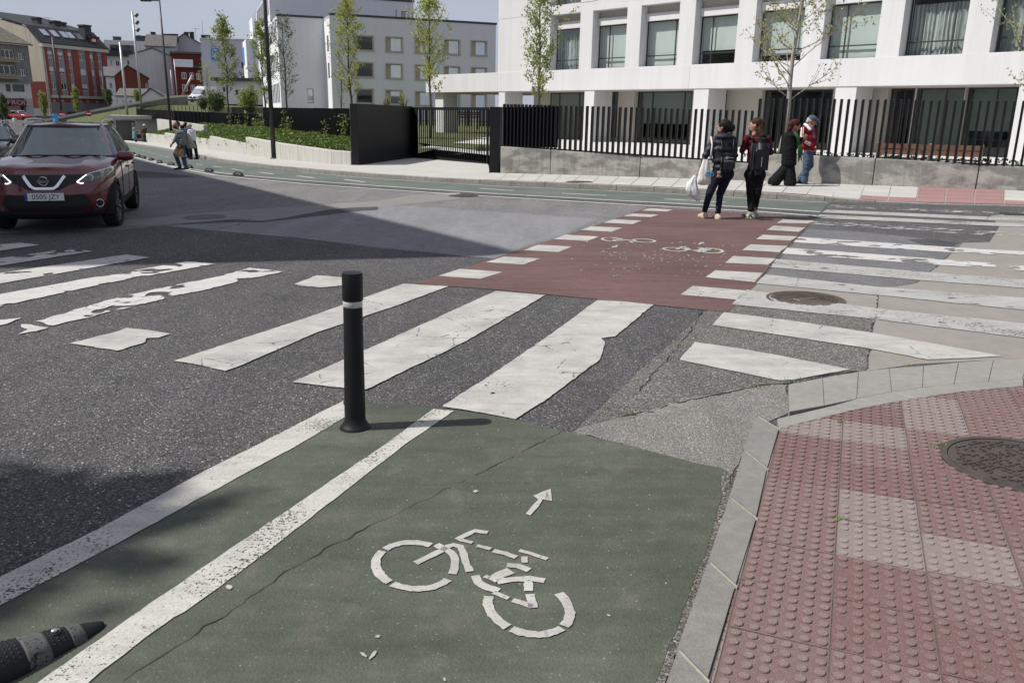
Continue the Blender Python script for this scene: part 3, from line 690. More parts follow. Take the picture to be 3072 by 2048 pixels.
for c, n, s_ in ((zC((975,1165))[0], 40, .05), (zC((765,1200))[0], 26, .035), (zB((1555,1365))[0], 34, .04), (zC((1258,1412))[0], 16, .02), (zD((1240,585))[0], 14, .02), (zD((1858,150))[0], 26, .03), (zD((660,968))[0], 8, .012), (zC((1650,1072))[0], 10, .02), (zB((1880,945))[0], 10, .02)):
    p0 = G(*c, .012 if c[1] < 1300 and c[0] < 2500 else PH)
    for k in range(n):
        p = p0 + Vector((random.gauss(0, s_), random.gauss(0, s_*.6), 0)); a = random.random()*math.tau; l = random.uniform(.006, .016); d = Vector((math.cos(a)*l, math.sin(a)*l, 0)); e = Vector((-d.y, d.x, 0))*.35
        bm.faces.new([bm.verts.new(p-e), bm.verts.new(p+e), bm.verts.new(p+d+Vector((0,0,random.uniform(.004,.018))))])
obj('joint_weeds', bm, M_MOSS, kind='stuff', label='small green weeds sprouting from cracks and joints', cat='weeds')
bm = bmesh.new(); random.seed(9)      # loose grit on the carriageway
for k in range(520):
    px = random.uniform(-100, 2000); py = 860 + 900*random.random()**1.5; p = G(px, py); s_ = random.uniform(.0015, .004)*(1.6 if random.random() < .06 else 1)
    a = random.random()*3
    vs = [bm.verts.new((p.x+s_*math.cos(a+k2*math.tau/5)*random.uniform(.6, 1.2), p.y+s_*math.sin(a+k2*math.tau/5), p.z+.006)) for k2 in range(5)]; t = bm.verts.new((p.x, p.y, p.z+.007+s_*.5))
    for k2 in range(5): bm.faces.new((vs[k2], vs[(k2+1) % 5], t))
recalc(bm); obj('loose_grit', bm, mat('grit', (.30, .285, .26), .9, .5, 30, world=True), kind='stuff', label='pale grit and small stones scattered over the asphalt', cat='grit')
# ================================================================== COMPOUND WALL, FENCE AND GATE
random.seed(11)
def stained_concrete(name, col, dark, sc=1.2, thr=.5):
    s = NM(name); v = s.vec(True); vb = s.vec(True, (1, 1, 2.2))
    f = s.noise(vb, sc, 7, .68, .3); st = s.noise(s.vec(True, (6, 6, .5)), 1.6, 4, .6); g = s.noise(v, 70, 3, .7)
    c = s.mix(s.ramp(f, [(thr-.06, 0), (thr+.05, 1)]), dark, col)
    c = s.mix(.6, c, s.ramp(st, [(.35, .72), (.6, 1.05)]), 'MULTIPLY')
    c = s.mix(.3, c, s.ramp(g, [(.3, .6), (.7, 1.15)]), 'MULTIPLY')
    s.set(col=c, rough=.9, spec=.2, normal=s.bump(g, .25, .006)); _mc[name] = s.m; return s.m
M_WALL = stained_concrete('weathered_wall', (.37, .358, .33), (.21, .205, .193), 1.1, .50)
M_WALL2 = stained_concrete('planter_wall', (.48, .47, .44), (.32, .305, .28), 1.6, .36)
M_BLACK = mat('black_steel', (.008, .0085, .010), .55, .2, 6, .05, 80, spec=.2)
M_BLACK2 = mat('black_steel_fence', (.007, .0075, .009), .5, .25, 3, .03, 80, spec=.2)
def wall_panel(name, a, b, h0, h1, m, parent, th=.25, zbase=-.15, label=None):
    """upright panel between two foot points; a,b front foot (xy), h0,h1 top heights above the footway"""
    d = (b-a); d.z = 0; d.normalize(); n = Vector((-d.y, d.x, 0))
    if n.y < 0: n = -n                                     # away from the viewer
    bm = bmesh.new(); A, B = a+d*.012, b-d*.012
    P = [A, B, B+n*th, A+n*th]; hs = [h0, h1, h1, h0]
    lo = [bm.verts.new((p.x, p.y, gz(p.x, p.y)+zbase)) for p in P]; hi = [bm.verts.new((p.x, p.y, gz(p.x, p.y)+.12+h)) for p, h in zip(P, hs)]
    bm.faces.new(hi)
    for k in range(4): bm.faces.new((lo[k], lo[(k+1) % 4], hi[(k+1) % 4], hi[k]))
    recalc(bm); bmesh.ops.bevel(bm, geom=[e for e in bm.edges if e.verts[0] in hi and e.verts[1] in hi], offset=.015, segments=1, affect='EDGES')
    return obj(name, bm, m, parent)
def xy(p): return Vector((p.x, p.y, 0))
# right-hand wall in panels, stepping once behind the walkers
FW = empty('fence_wall', G(1500, 520, .12), label='low weathered concrete wall carrying the black picket fence right of the gate', cat='wall')
BASE = FW.location.copy()
def rel(o, root): o.matrix_parent_inverse = Matrix.Translation(-root.location); return o
wseg = [(1500,520,.80),(1650,524,.72),(1918,532,.585),(2245,543,.455),(2245,543,.72),(2616,557,.655),(2926,568,.575),(3250,581,.49)]
wpt = [xy(G(x, y, .12)) for x, y, h in wseg]
for i in range(len(wseg)-1):
    if (wpt[i]-wpt[i+1]).length < .1: continue
    rel(wall_panel('wall_panel', wpt[i], wpt[i+1], wseg[i][2], wseg[i+1][2], M_WALL, FW), FW)
bm = bmesh.new()
for i in range(len(wseg)-1):
    a, b = wpt[i], wpt[i+1]
    if (a-b).length < .1: continue
    d = (b-a).normalized(); n = Vector((-d.y, d.x, 0)); n = n if n.y > 0 else -n
    P = [a+d*-.02+n*.04, a+d*.02+n*.04, a+d*.02+n*.2, a-d*.02+n*.2]; prism(bm, [(p.x, p.y) for p in P], lambda x, y: gz(x, y)-.1, lambda x, y: gz(x, y)+.12+wseg[i][2]-.02)
recalc(bm); rel(obj('wall_joint', bm, M_CRACK, FW), FW)
# fence on it: fin pickets
FN = empty('picket_fence', BASE + Vector((0, 0, .8)), label='black steel fence of tall open pickets on the low concrete wall', cat='fence')
def picket_mesh(h, w=.05, d=.12):
    bm = bmesh.new(); vs = box(bm, -w/2, w/2, -d/2, d/2, 0, h)
    for v in vs:
        if v.co.z > h/2 and v.co.y < 0: v.co.z -= .012      # slanted tip
    bmesh.ops.bevel(bm, geom=bm.edges[:], offset=.004, segments=1, affect='EDGES'); recalc(bm)
    me = bpy.data.meshes.new('picket'); bm.to_mesh(me); bm.free(); me.materials.append(M_BLACK2); return me
def top_h(p):                       # picket tops above the footway, from the left part to the stepped right part
    return None
PK = {}
def picket(parent, p, z0, h, rz, dim=(.05, .12)):
    k = (round(h, 2), dim)
    if k not in PK: PK[k] = picket_mesh(k[0], *dim)
    o = bpy.data.objects.new('picket', PK[k]); COL.objects.link(o); o.parent = parent; o.matrix_parent_inverse = Matrix.Translation(-parent.location)
    o.location = (p.x, p.y, z0); o.rotation_euler = (0, 0, rz); return o
def run(parent, a, b, ha, hb, ta, tb, step, off_=.12, dim=(.05, .12), ang=0):
    d = (b-a); d.z = 0; l = d.length; d.normalize(); n = Vector((-d.y, d.x, 0)); n = n if n.y > 0 else -n
    k = int(l/step); rz = math.atan2(d.y, d.x)+ang
    for i in range(k):
        t = (i+.5)/k; p = a.lerp(b, t)+n*off_; z0 = gz(p.x, p.y)+.12+ha+(hb-ha)*t; z1 = gz(p.x, p.y)+.12+ta+(tb-ta)*t
        picket(parent, p, z0, z1-z0, rz, dim)
    bm = bmesh.new(); A, B = a+n*(off_-.05), b+n*(off_-.05); A2, B2 = a+n*(off_+.05), b+n*(off_+.05)
    vs = []
    for p, h in ((A, ha), (B, hb), (B2, hb), (A2, ha)): vs.append((p.x, p.y, gz(p.x, p.y)+.12+h))
    lo = [bm.verts.new(v) for v in vs]; hi = [bm.verts.new((v[0], v[1], v[2]+.035)) for v in vs]
    bm.faces.new(hi); bm.faces.new(lo[::-1])
    for q in range(4): bm.faces.new((lo[q], lo[(q+1) % 4], hi[(q+1) % 4], hi[q]))
    recalc(bm); rel(obj('bottom_rail', bm, M_BLACK2, parent), parent)
step = .165
_e = wpt[0].lerp(wpt[2], .41); _k = (_e-wpt[0]).length/(wpt[3]-wpt[0]).length; run(FN, wpt[0], _e, .80, .80-.345*_k, 2.04, 2.04-.24*_k, .12); run(FN, _e, wpt[3], .80-.345*_k, .455, 2.04-.24*_k, 1.80, step)
run(FN, wpt[4], wpt[7], .72, .49, 2.10, 1.93, step)
# solid back sheet behind the first stretch, next to the gate post
d01 = (wpt[1]-wpt[0]).normalized(); n01 = Vector((-d01.y, d01.x, 0)); n01 = n01 if n01.y > 0 else -n01
bm = bmesh.new(); e1 = wpt[0].lerp(wpt[2], .41); P = [wpt[0]+n01*.19, e1+n01*.19, e1+n01*.205, wpt[0]+n01*.205]
prism(bm, [(p.x, p.y) for p in P], lambda x, y: gz(x, y)+.90, lambda x, y: gz(x, y)+2.06); recalc(bm); rel(obj('back_sheet', bm, M_BLACK2, FN), FN)
# gate post right
def block(name, pts, z0, z1, m, **k):
    c = sum((Vector((p.x, p.y, 0)) for p in pts), Vector())/len(pts); c.z = gz(c.x, c.y)+.1
    bm = bmesh.new(); prism(bm, [(p.x-c.x, p.y-c.y) for p in pts], z0, z1); recalc(bm)
    bmesh.ops.bevel(bm, geom=bm.edges[:], offset=.006, segments=1, affect='EDGES')
    o = obj(name, bm, m, **k); o.location = c; return o
a0, a1 = xy(G(1467, 519, .12)), xy(G(1496, 519.6, .12)); dv = Vector((a1-a0)).normalized(); nb = Vector((-dv.y, dv.x, 0))
block('gate_post', [a0, a1, a1+nb*.3, a0+nb*.3], -.1, 1.97, M_BLACK, label='square black steel gate post at the right end of the sliding gate', cat='gate post')
# left black box wall housing the gate
b0, b1 = xy(G(1055, 495, .12)), xy(G(1077, 495.5, .12)); g0 = xy(G(1240, 473, .12)); g1 = xy(G(1464, 492, .12))
HW = block('gate_housing', [b0, b1, g0, g0+(b0-b1)*1.25], -.1, 2.18, M_BLACK, label='tall solid black steel housing left of the sliding gate', cat='gate housing')
# sliding gate
GT = empty('sliding_gate', (g0.x, g0.y, gz(g0.x, g0.y)+.12), label='black barred sliding gate closing the driveway', cat='gate')
dg = (g1-g0).normalized(); rzg = math.atan2(dg.y, dg.x); lg = (g1-g0).length
zt0, zt1 = 2.27, 2.03
def gbar(name, u0, u1, z0, z1, y0=-.03, y1=.03, par=GT):
    bm = bmesh.new(); box(bm, u0, u1, y0, y1, z0, z1); recalc(bm); o = obj(name, bm, M_BLACK, par); o.rotation_euler = (0, 0, rzg); return o
slope = (gz(g1.x, g1.y)-gz(g0.x, g0.y))/lg
o = gbar('top_rail', 0, lg, 2.02, 2.13); gbar('bottom_rail', 0, lg, .03, .15)
n_b = 34
pm = None
for i in range(n_b):
    u = lg*(i+.5)/n_b
    if pm is None:
        bm = bmesh.new(); box(bm, -.018, .018, -.015, .015, .15, 2.02); recalc(bm); pm = bpy.data.meshes.new('gate_bar'); bm.to_mesh(pm); bm.free(); pm.materials.append(M_BLACK)
    o = bpy.data.objects.new('gate_bar', pm); COL.objects.link(o); o.parent = GT; o.location = (dg.x*u, dg.y*u, 0); o.rotation_euler = (0, 0, rzg)
gbar('end_stile', -.02, .45, .15, 2.02, -.02, .02); gbar('end_stile', lg-.06, lg, .15, 2.02)
# ================================================================== planter walls on the left with ivy bank and the second fence
PW = empty('planter_wall', G(1055, 495, .12), label='stepped pale concrete planter wall holding the ivy bank', cat='wall')
pseg = [((1053,495),.47),((995,492),.50),((895,483),.60),((843,478),.66),((740,465),.83),((740,465),.52),((632,450),.76),((632,450),.58),((590,444),.60),((590,444),.60),((497,432),.78),((497,432),.60),((440,426.7),.66)]
ppt = [xy(G(*p, .12)) for p, h in pseg]
for i in range(len(pseg)-1):
    if (ppt[i]-ppt[i+1]).length < .1: continue
    rel(wall_panel('wall_panel', ppt[i+1], ppt[i], pseg[i+1][1], pseg[i][1], M_WALL2, PW, .2), PW)
# bank behind the wall up to the second fence: foot of fence 3 m further in
dpl = (ppt[0]-ppt[-1]).normalized(); npl = Vector((-dpl.y, dpl.x, 0)); npl = npl if npl.x > 0 else -npl
foot = [xy(b0)+(g0-b1)*.42-Vector((.12,0,0)), ppt[2]+npl*2.2, ppt[4]+npl*2.9, ppt[6]+npl*3.4, ppt[8]+npl*4.2, ppt[10]+npl*4.8, ppt[12]+npl*4.8, xy(at(520,362,69)), xy(at(465,357,74)), xy(at(410,353,80))]
def lookup(tab, x):
    tab = sorted(tab)
    if x <= tab[0][0]: return tab[0][1]
    for (x0, y0), (x1, y1) in zip(tab, tab[1:]):
        if x <= x1: return y0+(y1-y0)*(x-x0)/(x1-x0)
    return tab[-1][1]
def pix(q):
    q = Vector(q)-Vector((0,0,H)); z = q.dot(_f); return 1536+F*q.dot(_ix)/z, 1024+F*q.dot(_iy)/z
def height_for(p, tab):                                   # height above the footway at which a point over p meets the measured line
    best = None
    for k in range(0, 600):
        x, y = pix((p.x, p.y, gz(p.x, p.y)+.12+k*.01)); e = abs(y-lookup(tab, x))
        if best is None or e < best[0]: best = (e, k*.01)
    return best[1]
fz = [height_for(p, [(1050,421),(814,390),(600,372),(480,358),(412,353)]) for p in foot]
front = [ppt[0]-Vector((.05,0,0)), ppt[2], ppt[4], ppt[6], ppt[8], ppt[10], ppt[12]]; frz = [.44, .55, .55, .52, .5, .55, .55]
BANK = None
bm = bmesh.new(); rows = []
for a, b, za, zb in zip(front, foot, frz, fz):
    r_ = []
    for k in range(6):
        t = k/5; p = (a+npl*.15).lerp(b, t); r_.append(bm.verts.new((p.x, p.y, gz(p.x, p.y)+.12+za+(zb-za)*t**.8)))
    rows.append(r_)
for i in range(len(rows)-1):
    for k in range(5): bm.faces.new((rows[i][k], rows[i+1][k], rows[i+1][k+1], rows[i][k+1]))
recalc(bm)
for q in bm.faces:
    if q.normal.z < 0: q.normal_flip()
M_SOIL = mat('bank_soil', (.05, .06, .03), .95, .4, 3, world=True)
obj('planted_bank', bm, M_SOIL, kind='structure')
def bank_pt(s, t):
    i = min(int(s), len(front)-2); f_ = s-i
    a = (front[i]+npl*.15).lerp(front[i+1]+npl*.15, f_); b = foot[i].lerp(foot[i+1], f_); za = frz[i]+(frz[i+1]-frz[i])*f_; zb = fz[i]+(fz[i+1]-fz[i])*f_
    p = a.lerp(b, t); return Vector((p.x, p.y, gz(p.x, p.y)+.12+za+(zb-za)*t**.8))
def leaf_mat(name, col, alt, tr=.35):
    s = NM(name); oi = s.n('ShaderNodeObjectInfo'); v = s.vec(True)
    c = s.mix(s.ramp(s.noise(v, 2.2, 3), [(.3, 0), (.7, 1)]), col, alt); c = s.mix(.6, c, s.ramp(s.noise(v, 40, 2), [(.3, .65), (.7, 1.3)]), 'MULTIPLY')
    s.set(col=c, rough=.5, spec=.35)
    tl = s.n('ShaderNodeBsdfTranslucent'); s.l(c, tl.inputs[0]); ms = s.n('ShaderNodeMixShader'); ms.inputs[0].default_value = tr
    s.l(s.b.outputs[0], ms.inputs[1]); s.l(tl.outputs[0], ms.inputs[2]); s.l(ms.outputs[0], s.out.inputs[0]); _mc[name] = s.m; return s.m
M_IVY = leaf_mat('ivy_leaf', (.075, .125, .025), (.13, .19, .035))
M_LEAF_Y = leaf_mat('young_leaf', (.31, .345, .075), (.40, .43, .11), .4)
M_LEAF_G = leaf_mat('spring_leaf', (.20, .25, .06), (.27, .315, .085), .4)
M_LEAF_D = leaf_mat('shrub_leaf', (.05, .085, .022), (.085, .13, .035), .3)
M_LEAF_B = leaf_mat('bud_leaf', (.25, .25, .075), (.30, .29, .10), .35)
M_BARK = mat('young_bark', (.10, .085, .066), .9, .3, 12, .4, 40)
M_BARK_P = mat('pale_bark', (.30, .275, .24), .85, .25, 10, .4, 40)
M_WHITEF = plain('white_petal', (.75, .74, .68), .6)
def leaf(bm, p, size, nrm, mi=0, spin=None):
    n = nrm.normalized(); a = n.orthogonal().normalized(); b = n.cross(a); s_ = spin if spin is not None else random.random()*math.tau
    u = a*math.cos(s_)+b*math.sin(s_); v = n.cross(u); 
    f = bm.faces.new([bm.verts.new(p-u*size*.5), bm.verts.new(p+v*size*.38-n*size*.08), bm.verts.new(p+u*size*.55), bm.verts.new(p-v*size*.38-n*size*.08)]); f.material_index = mi
def rnd_n(up=.6): return Vector((random.gauss(0, 1), random.gauss(0, 1), random.gauss(up, .8)))
bm = bmesh.new(); random.seed(31)
for k in range(30000):
    s = 5.95*random.random()**1.25; t = random.random()**1.1
    p = bank_pt(s, t); bump_ = .10*abs(mnoise.noise(Vector((p.x*.9, p.y*.9, 0)))) + .06
    p = p + Vector((0, 0, random.random()*bump_*1.6 + (.16*max(0, mnoise.noise(Vector((p.x*.5, p.y*.5, 5))))))); 
    leaf(bm, p, random.uniform(.06, .13)*(1+.12*s), rnd_n(1.0), 0)
for k in range(900):       # trailing over the wall
    s = 5.9*random.random(); i = min(int(s), 5); p = front[i].lerp(front[i+1], s-i); za = frz[i]+(frz[i+1]-frz[i])*(s-i)
    if mnoise.noise(Vector((p.x*.7, p.y*.7, 2))) < .05: continue
    p = Vector((p.x, p.y, gz(p.x, p.y)+.12+za))+npl*random.uniform(-.08, .12)+Vector((0, 0, random.uniform(-.22, .12))); leaf(bm, p, random.uniform(.06, .11), Vector((-.5, -.7, .5))+rnd_n()*.4)
obj('ivy_ground_cover', bm, M_IVY, kind='stuff', label='dense green ivy covering the planted bank', cat='ivy')
random.seed(41); rs = sorted(.15+5.2*random.random() for _ in range(15)); ords = 'nearest second third fourth fifth sixth seventh eighth ninth tenth eleventh twelfth thirteenth fourteenth farthest'.split()
for k in range(15):        # climbing rose shoots against the second fence
    s = rs[k]; p0 = bank_pt(s, .82+.1*random.random()); hgt = random.uniform(.6, 1.15)
    e = empty('rose_shoot', p0, label=f'{ords[k]} spindly rose shoot from the gate housing along the long black fence', cat='rose bush', group='rose shoots on the ivy bank')
    bm = bmesh.new(); pts = [Vector((0,0,0))]
    for j in range(5): pts.append(pts[-1]+Vector((random.gauss(0,.05), random.gauss(0,.05), hgt/5)))
    tube(bm, pts, [.008, .007, .006, .005, .004, .003], 5); obj('stem', bm, M_BARK, e)
    bm = bmesh.new()
    for j in range(46):
        t = random.random(); q = pts[int(t*4.99)].lerp(pts[int(t*4.99)+1], t*4.99 % 1)+Vector((random.gauss(0,.10), random.gauss(0,.10), random.gauss(0,.06))); leaf(bm, q, random.uniform(.06,.11), rnd_n(), 0)
    obj('foliage', bm, M_LEAF_G, e)
    if k % 3 == 0:
        bm = bmesh.new(); q = pts[-1]
        for j in range(8): leaf(bm, q+Vector((random.gauss(0,.03), random.gauss(0,.03), random.gauss(0,.03))), .07, rnd_n(), 0)
        obj('blossom', bm, M_WHITEF, e)
F2 = empty('long_picket_fence', (foot[0].x, foot[0].y, gz(foot[0].x, foot[0].y)+.12+fz[0]), label='long black fence of close fins above the ivy bank left of the gate', cat='fence')
topz = [height_for(p, [(1050,325),(814,323),(600,319.5),(480,317),(412,315)]) for p in foot]
print('long fence', fz, topz)
n_tot = 0
for i in range(len(foot)-1): run(F2, foot[i], foot[i+1], fz[i]-.05, fz[i+1]-.05, topz[i], topz[i+1], (.125, .135, .15, .2, .3, .3, .35, .4, .4)[i], 0, (.034, .045))
# dense far stretch: back sheet that closes the gaps as seen in the photo (fins stand deep and close)
bm = bmesh.new()
for i in range(1, len(foot)-1):
    a, b = foot[i].lerp(foot[i+1], .35 if i == 1 else 0), foot[i+1]; a = a+npl*.075; b = b+npl*.075
    za, zb = fz[i], fz[i+1]; ta = za+(topz[i]-za)*.68; tb = zb+(topz[i+1]-zb)*.68
    vs = [bm.verts.new((p.x, p.y, gz(p.x, p.y)+.12+h)) for p, h in ((a, za), (b, zb), (b, tb), (a, ta))]; bm.faces.new(vs)
recalc(bm); rel(obj('back_sheet', bm, M_BLACK2, F2), F2)
# ================================================================== BUILDINGS
class Fac:
    """a facade plane: local x along it, y behind it, z up"""
    def __init__(s, name, px, py, Y, d, label=None, cat='building', z=None, **k):
        p = at(px, py, Y); s.P = Vector((p.x, p.y, 0)); s.d = Vector((d[0], d[1], 0)).normalized(); s.n = Vector((-s.d.y, s.d.x, 0))
        s.root = empty(name, s.P, math.atan2(s.d.y, s.d.x), label=label, cat=cat, **k)
    def uz(s, px, py, off_=0):
        v = ray(px, py); a = s.P + s.n*off_; den = v.x*s.n.x+v.y*s.n.y; t = (a.x*s.n.x+a.y*s.n.y)/den
        q = Vector((0, 0, H))+v*t; return ((q.x-a.x)*s.d.x+(q.y-a.y)*s.d.y, q.z)
    def B(s, name, x0, x1, y0, y1, z0, z1, m, par=None, bev=0, **k):
        bm = bmesh.new(); box(bm, x0, x1, y0, y1, z0, z1); recalc(bm)
        if bev: bmesh.ops.bevel(bm, geom=bm.edges[:], offset=bev, segments=1, affect='EDGES')
        return obj(name, bm, m, par or s.root, **k)
    def rect(s, x0, y0, x1, y1, off_=0):
        u0, z1 = s.uz(x0, y0, off_); u1, z0 = s.uz(x1, y1, off_); return (min(u0,u1), max(u0,u1), min(z0,z1), max(z0,z1))
    def wall(s, name, U0, U1, Z0, Z1, holes, m, y0=0, th=.3, par=None, **k):
        us = sorted({U0, U1, *[v for h in holes for v in h[:2] if U0 < v < U1]}); zs = sorted({Z0, Z1, *[v for h in holes for v in h[2:4] if Z0 < v < Z1]})
        hole = lambda u, z: any(h[0] < u < h[1] and h[2] < z < h[3] for h in holes)
        S = [[not hole((us[i]+us[i+1])/2, (zs[j]+zs[j+1])/2) for j in range(len(zs)-1)] for i in range(len(us)-1)]
        bm = bmesh.new(); V = {}
        def v(u, y, z):
            q = (round(u,4), round(y,4), round(z,4))
            if q not in V: V[q] = bm.verts.new(q)
            return V[q]
        for i in range(len(us)-1):
            for j in range(len(zs)-1):
                u0, u1, z0, z1 = us[i], us[i+1], zs[j], zs[j+1]
                if S[i][j]: bm.faces.new((v(u0,y0,z0), v(u1,y0,z0), v(u1,y0,z1), v(u0,y0,z1)))
                else: continue
                for di, dj, a, b in ((-1,0,(u0,z1),(u0,z0)), (1,0,(u1,z0),(u1,z1)), (0,-1,(u0,z0),(u1,z0)), (0,1,(u1,z1),(u0,z1))):
                    ii, jj = i+di, j+dj
                    if not (0 <= ii < len(us)-1 and 0 <= jj < len(zs)-1) or not S[ii][jj]:
                        bm.faces.new((v(a[0],y0,a[1]), v(a[0],y0+th,a[1]), v(b[0],y0+th,b[1]), v(b[0],y0,b[1])))
        recalc(bm); return obj(name, bm, m, par or s.root, **k)
    def window(s, h, y, frame_m, pane_m, fw=.06, mull=(), trans=(), name='window', par=None, fd=.05, pane=True, sill=None):
        u0, u1, z0, z1 = h; bm = bmesh.new()
        box(bm, u0, u1, y, y+fd, z1-fw, z1); box(bm, u0, u1, y, y+fd, z0, z0+fw); box(bm, u0, u0+fw, y, y+fd, z0+fw, z1-fw); box(bm, u1-fw, u1, y, y+fd, z0+fw, z1-fw)
        for t in mull: x = u0+(u1-u0)*t; box(bm, x-fw/2, x+fw/2, y-.004, y+fd-.004, z0+fw, z1-fw)
        for t in trans: x = z0+(z1-z0)*t; box(bm, u0+fw, u1-fw, y+.004, y+fd+.004, x-fw/2, x+fw/2)
        recalc(bm); o = obj(name, bm, frame_m, par or s.root)
        if pane:
            bm = bmesh.new(); bm.faces.new([bm.verts.new((a, y+fd*.4, b)) for a, b in ((u0+fw*.5, z0+fw*.5), (u1-fw*.5, z0+fw*.5), (u1-fw*.5, z1-fw*.5), (u0+fw*.5, z1-fw*.5))]); obj('pane', bm, pane_m, o)
        if sill: 
            bm = bmesh.new(); box(bm, u0-.08, u1+.08, y-sill, y+.02, z0-.09, z0-.002); recalc(bm); obj('sill', bm, M_SILL, o)
        return o
def facade_paint(name, col, var=.06, streak=.12, bump=.05):
    s = NM(name); v = s.vec(False); f = s.noise(v, .35, 5, .6); st = s.noise(s.vec(False, (1.2, 1.2, .08)), 1.6, 5, .65); g = s.noise(v, 14, 4, .6)
    c = s.ramp(f, [(.3, c3(col, 1-var)), (.7, c3(col, 1+var*.5))]); c = s.mix(1, c, s.ramp(st, [(.3, 1-streak), (.55, 1)]), 'MULTIPLY'); c = s.mix(.25, c, s.ramp(g, [(.3, .9), (.7, 1.03)]), 'MULTIPLY')
    s.set(col=c, rough=.85, spec=.2, normal=s.bump(g, bump, .01)); _mc[name] = s.m; return s.m
M_SILL = mat('sill_stone', (.36, .345, .31), .85, .1, 3)
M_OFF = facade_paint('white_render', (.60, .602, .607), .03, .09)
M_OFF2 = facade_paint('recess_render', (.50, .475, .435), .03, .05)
M_FRAME = mat('dark_window_frame', (.035, .034, .033), .5, .2, 8, spec=.4)
M_FRAMEG = mat('grey_window_frame', (.13, .125, .12), .5, .2, 8, spec=.4)
M_PANE = clear_glass('window_glass', (.88, .92, .905), .03)
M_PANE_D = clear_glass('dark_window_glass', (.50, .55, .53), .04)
def blind_mat(name, col, wave=0, alt=None):
    s = NM(name); v = s.vec(False)
    c = s.ramp(s.noise(s.vec(False, (1, 1, .3)), .8, 3), [(.3, c3(col, .88)), (.7, col)])
    if wave:
        w_ = s.n('ShaderNodeTexWave', wave_type='BANDS', bands_direction='X'); w_.inputs['Scale'].default_value = wave; w_.inputs['Distortion'].default_value = 2.5; w_.inputs['Detail'].default_value = 2; s.l(v, w_.inputs['Vector'])
        c = s.mix(1, c, s.ramp(w_.outputs[0], [(.1, .55), (.8, 1.05)]), 'MULTIPLY')
        s.set(normal=s.bump(w_.outputs[0], .6, .05))
    s.set(col=c, rough=.8, spec=.2); _mc[name] = s.m; return s.m
M_BLIND = blind_mat('roller_blind', (.50, .535, .52)); M_CURT = blind_mat('curtain', (.42, .445, .437), 2.0)
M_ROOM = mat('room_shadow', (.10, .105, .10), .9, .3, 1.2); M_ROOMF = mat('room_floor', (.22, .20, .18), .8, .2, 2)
# ---------------------------------------------------------------- white office building on the right
OB = Fac('office_building', 1752, 230, 50.0, (.67, -.742), 'white modern office building with deep window bays behind the picket fence')
uL = OB.uz(1495, 100)[0]; uC = OB.uz(1278, 250)[0]; MOD = 3.54
zb0 = OB.uz(1752, 271.5)[1]; zb1 = OB.uz(1752, 207.5)[1]
zg = OB.uz(2478, 455)[1]-.05
zs0 = OB.uz(1752, 36)[1]; zs1 = OB.uz(1690, 14)[1]
zwt = OB.uz(1830, 76, .55)[1]      # window head
uR = 24.5
print('office', uL, uC, 'band', zb0, zb1, 'ground', zg, 'spandrel', zs0, zs1, 'head', zwt)
OB.B('slab_band', uC, uR, -.02, .55, zb0, zb1, M_OFF, bev=.01)
OB.B('canopy_slab', uC, uR, .55, 9, zb0+.05, zb0+.35, M_OFF)
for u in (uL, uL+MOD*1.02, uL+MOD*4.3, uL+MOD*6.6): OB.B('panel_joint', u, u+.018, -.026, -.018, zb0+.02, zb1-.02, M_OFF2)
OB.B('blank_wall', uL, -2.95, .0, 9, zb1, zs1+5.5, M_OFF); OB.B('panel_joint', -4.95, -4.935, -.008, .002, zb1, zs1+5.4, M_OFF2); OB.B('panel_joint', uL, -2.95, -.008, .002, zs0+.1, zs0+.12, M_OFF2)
OB.B('spandrel', -2.95, uR, .05, .6, zs0, zs1, M_OFF, bev=.01); OB.B('spandrel', -2.95, uR, .05, .6, zs1+2.75, zs1+5.5, M_OFF)
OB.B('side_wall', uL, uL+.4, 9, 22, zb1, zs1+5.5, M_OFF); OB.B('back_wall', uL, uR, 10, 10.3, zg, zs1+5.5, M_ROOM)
random.seed(3)
kinds = {-1: ('c', .78), 0: ('b', 0.02), 1: ('b', .0), 2: ('b', .30), 3: ('b', .14), 4: ('b', .0), 5: ('c', .6), 6: ('c', .3)}
mullp = {-1: .80, 0: .32, 1: .78, 2: .28, 3: .74, 4: .30, 5: .74, 6: .35}
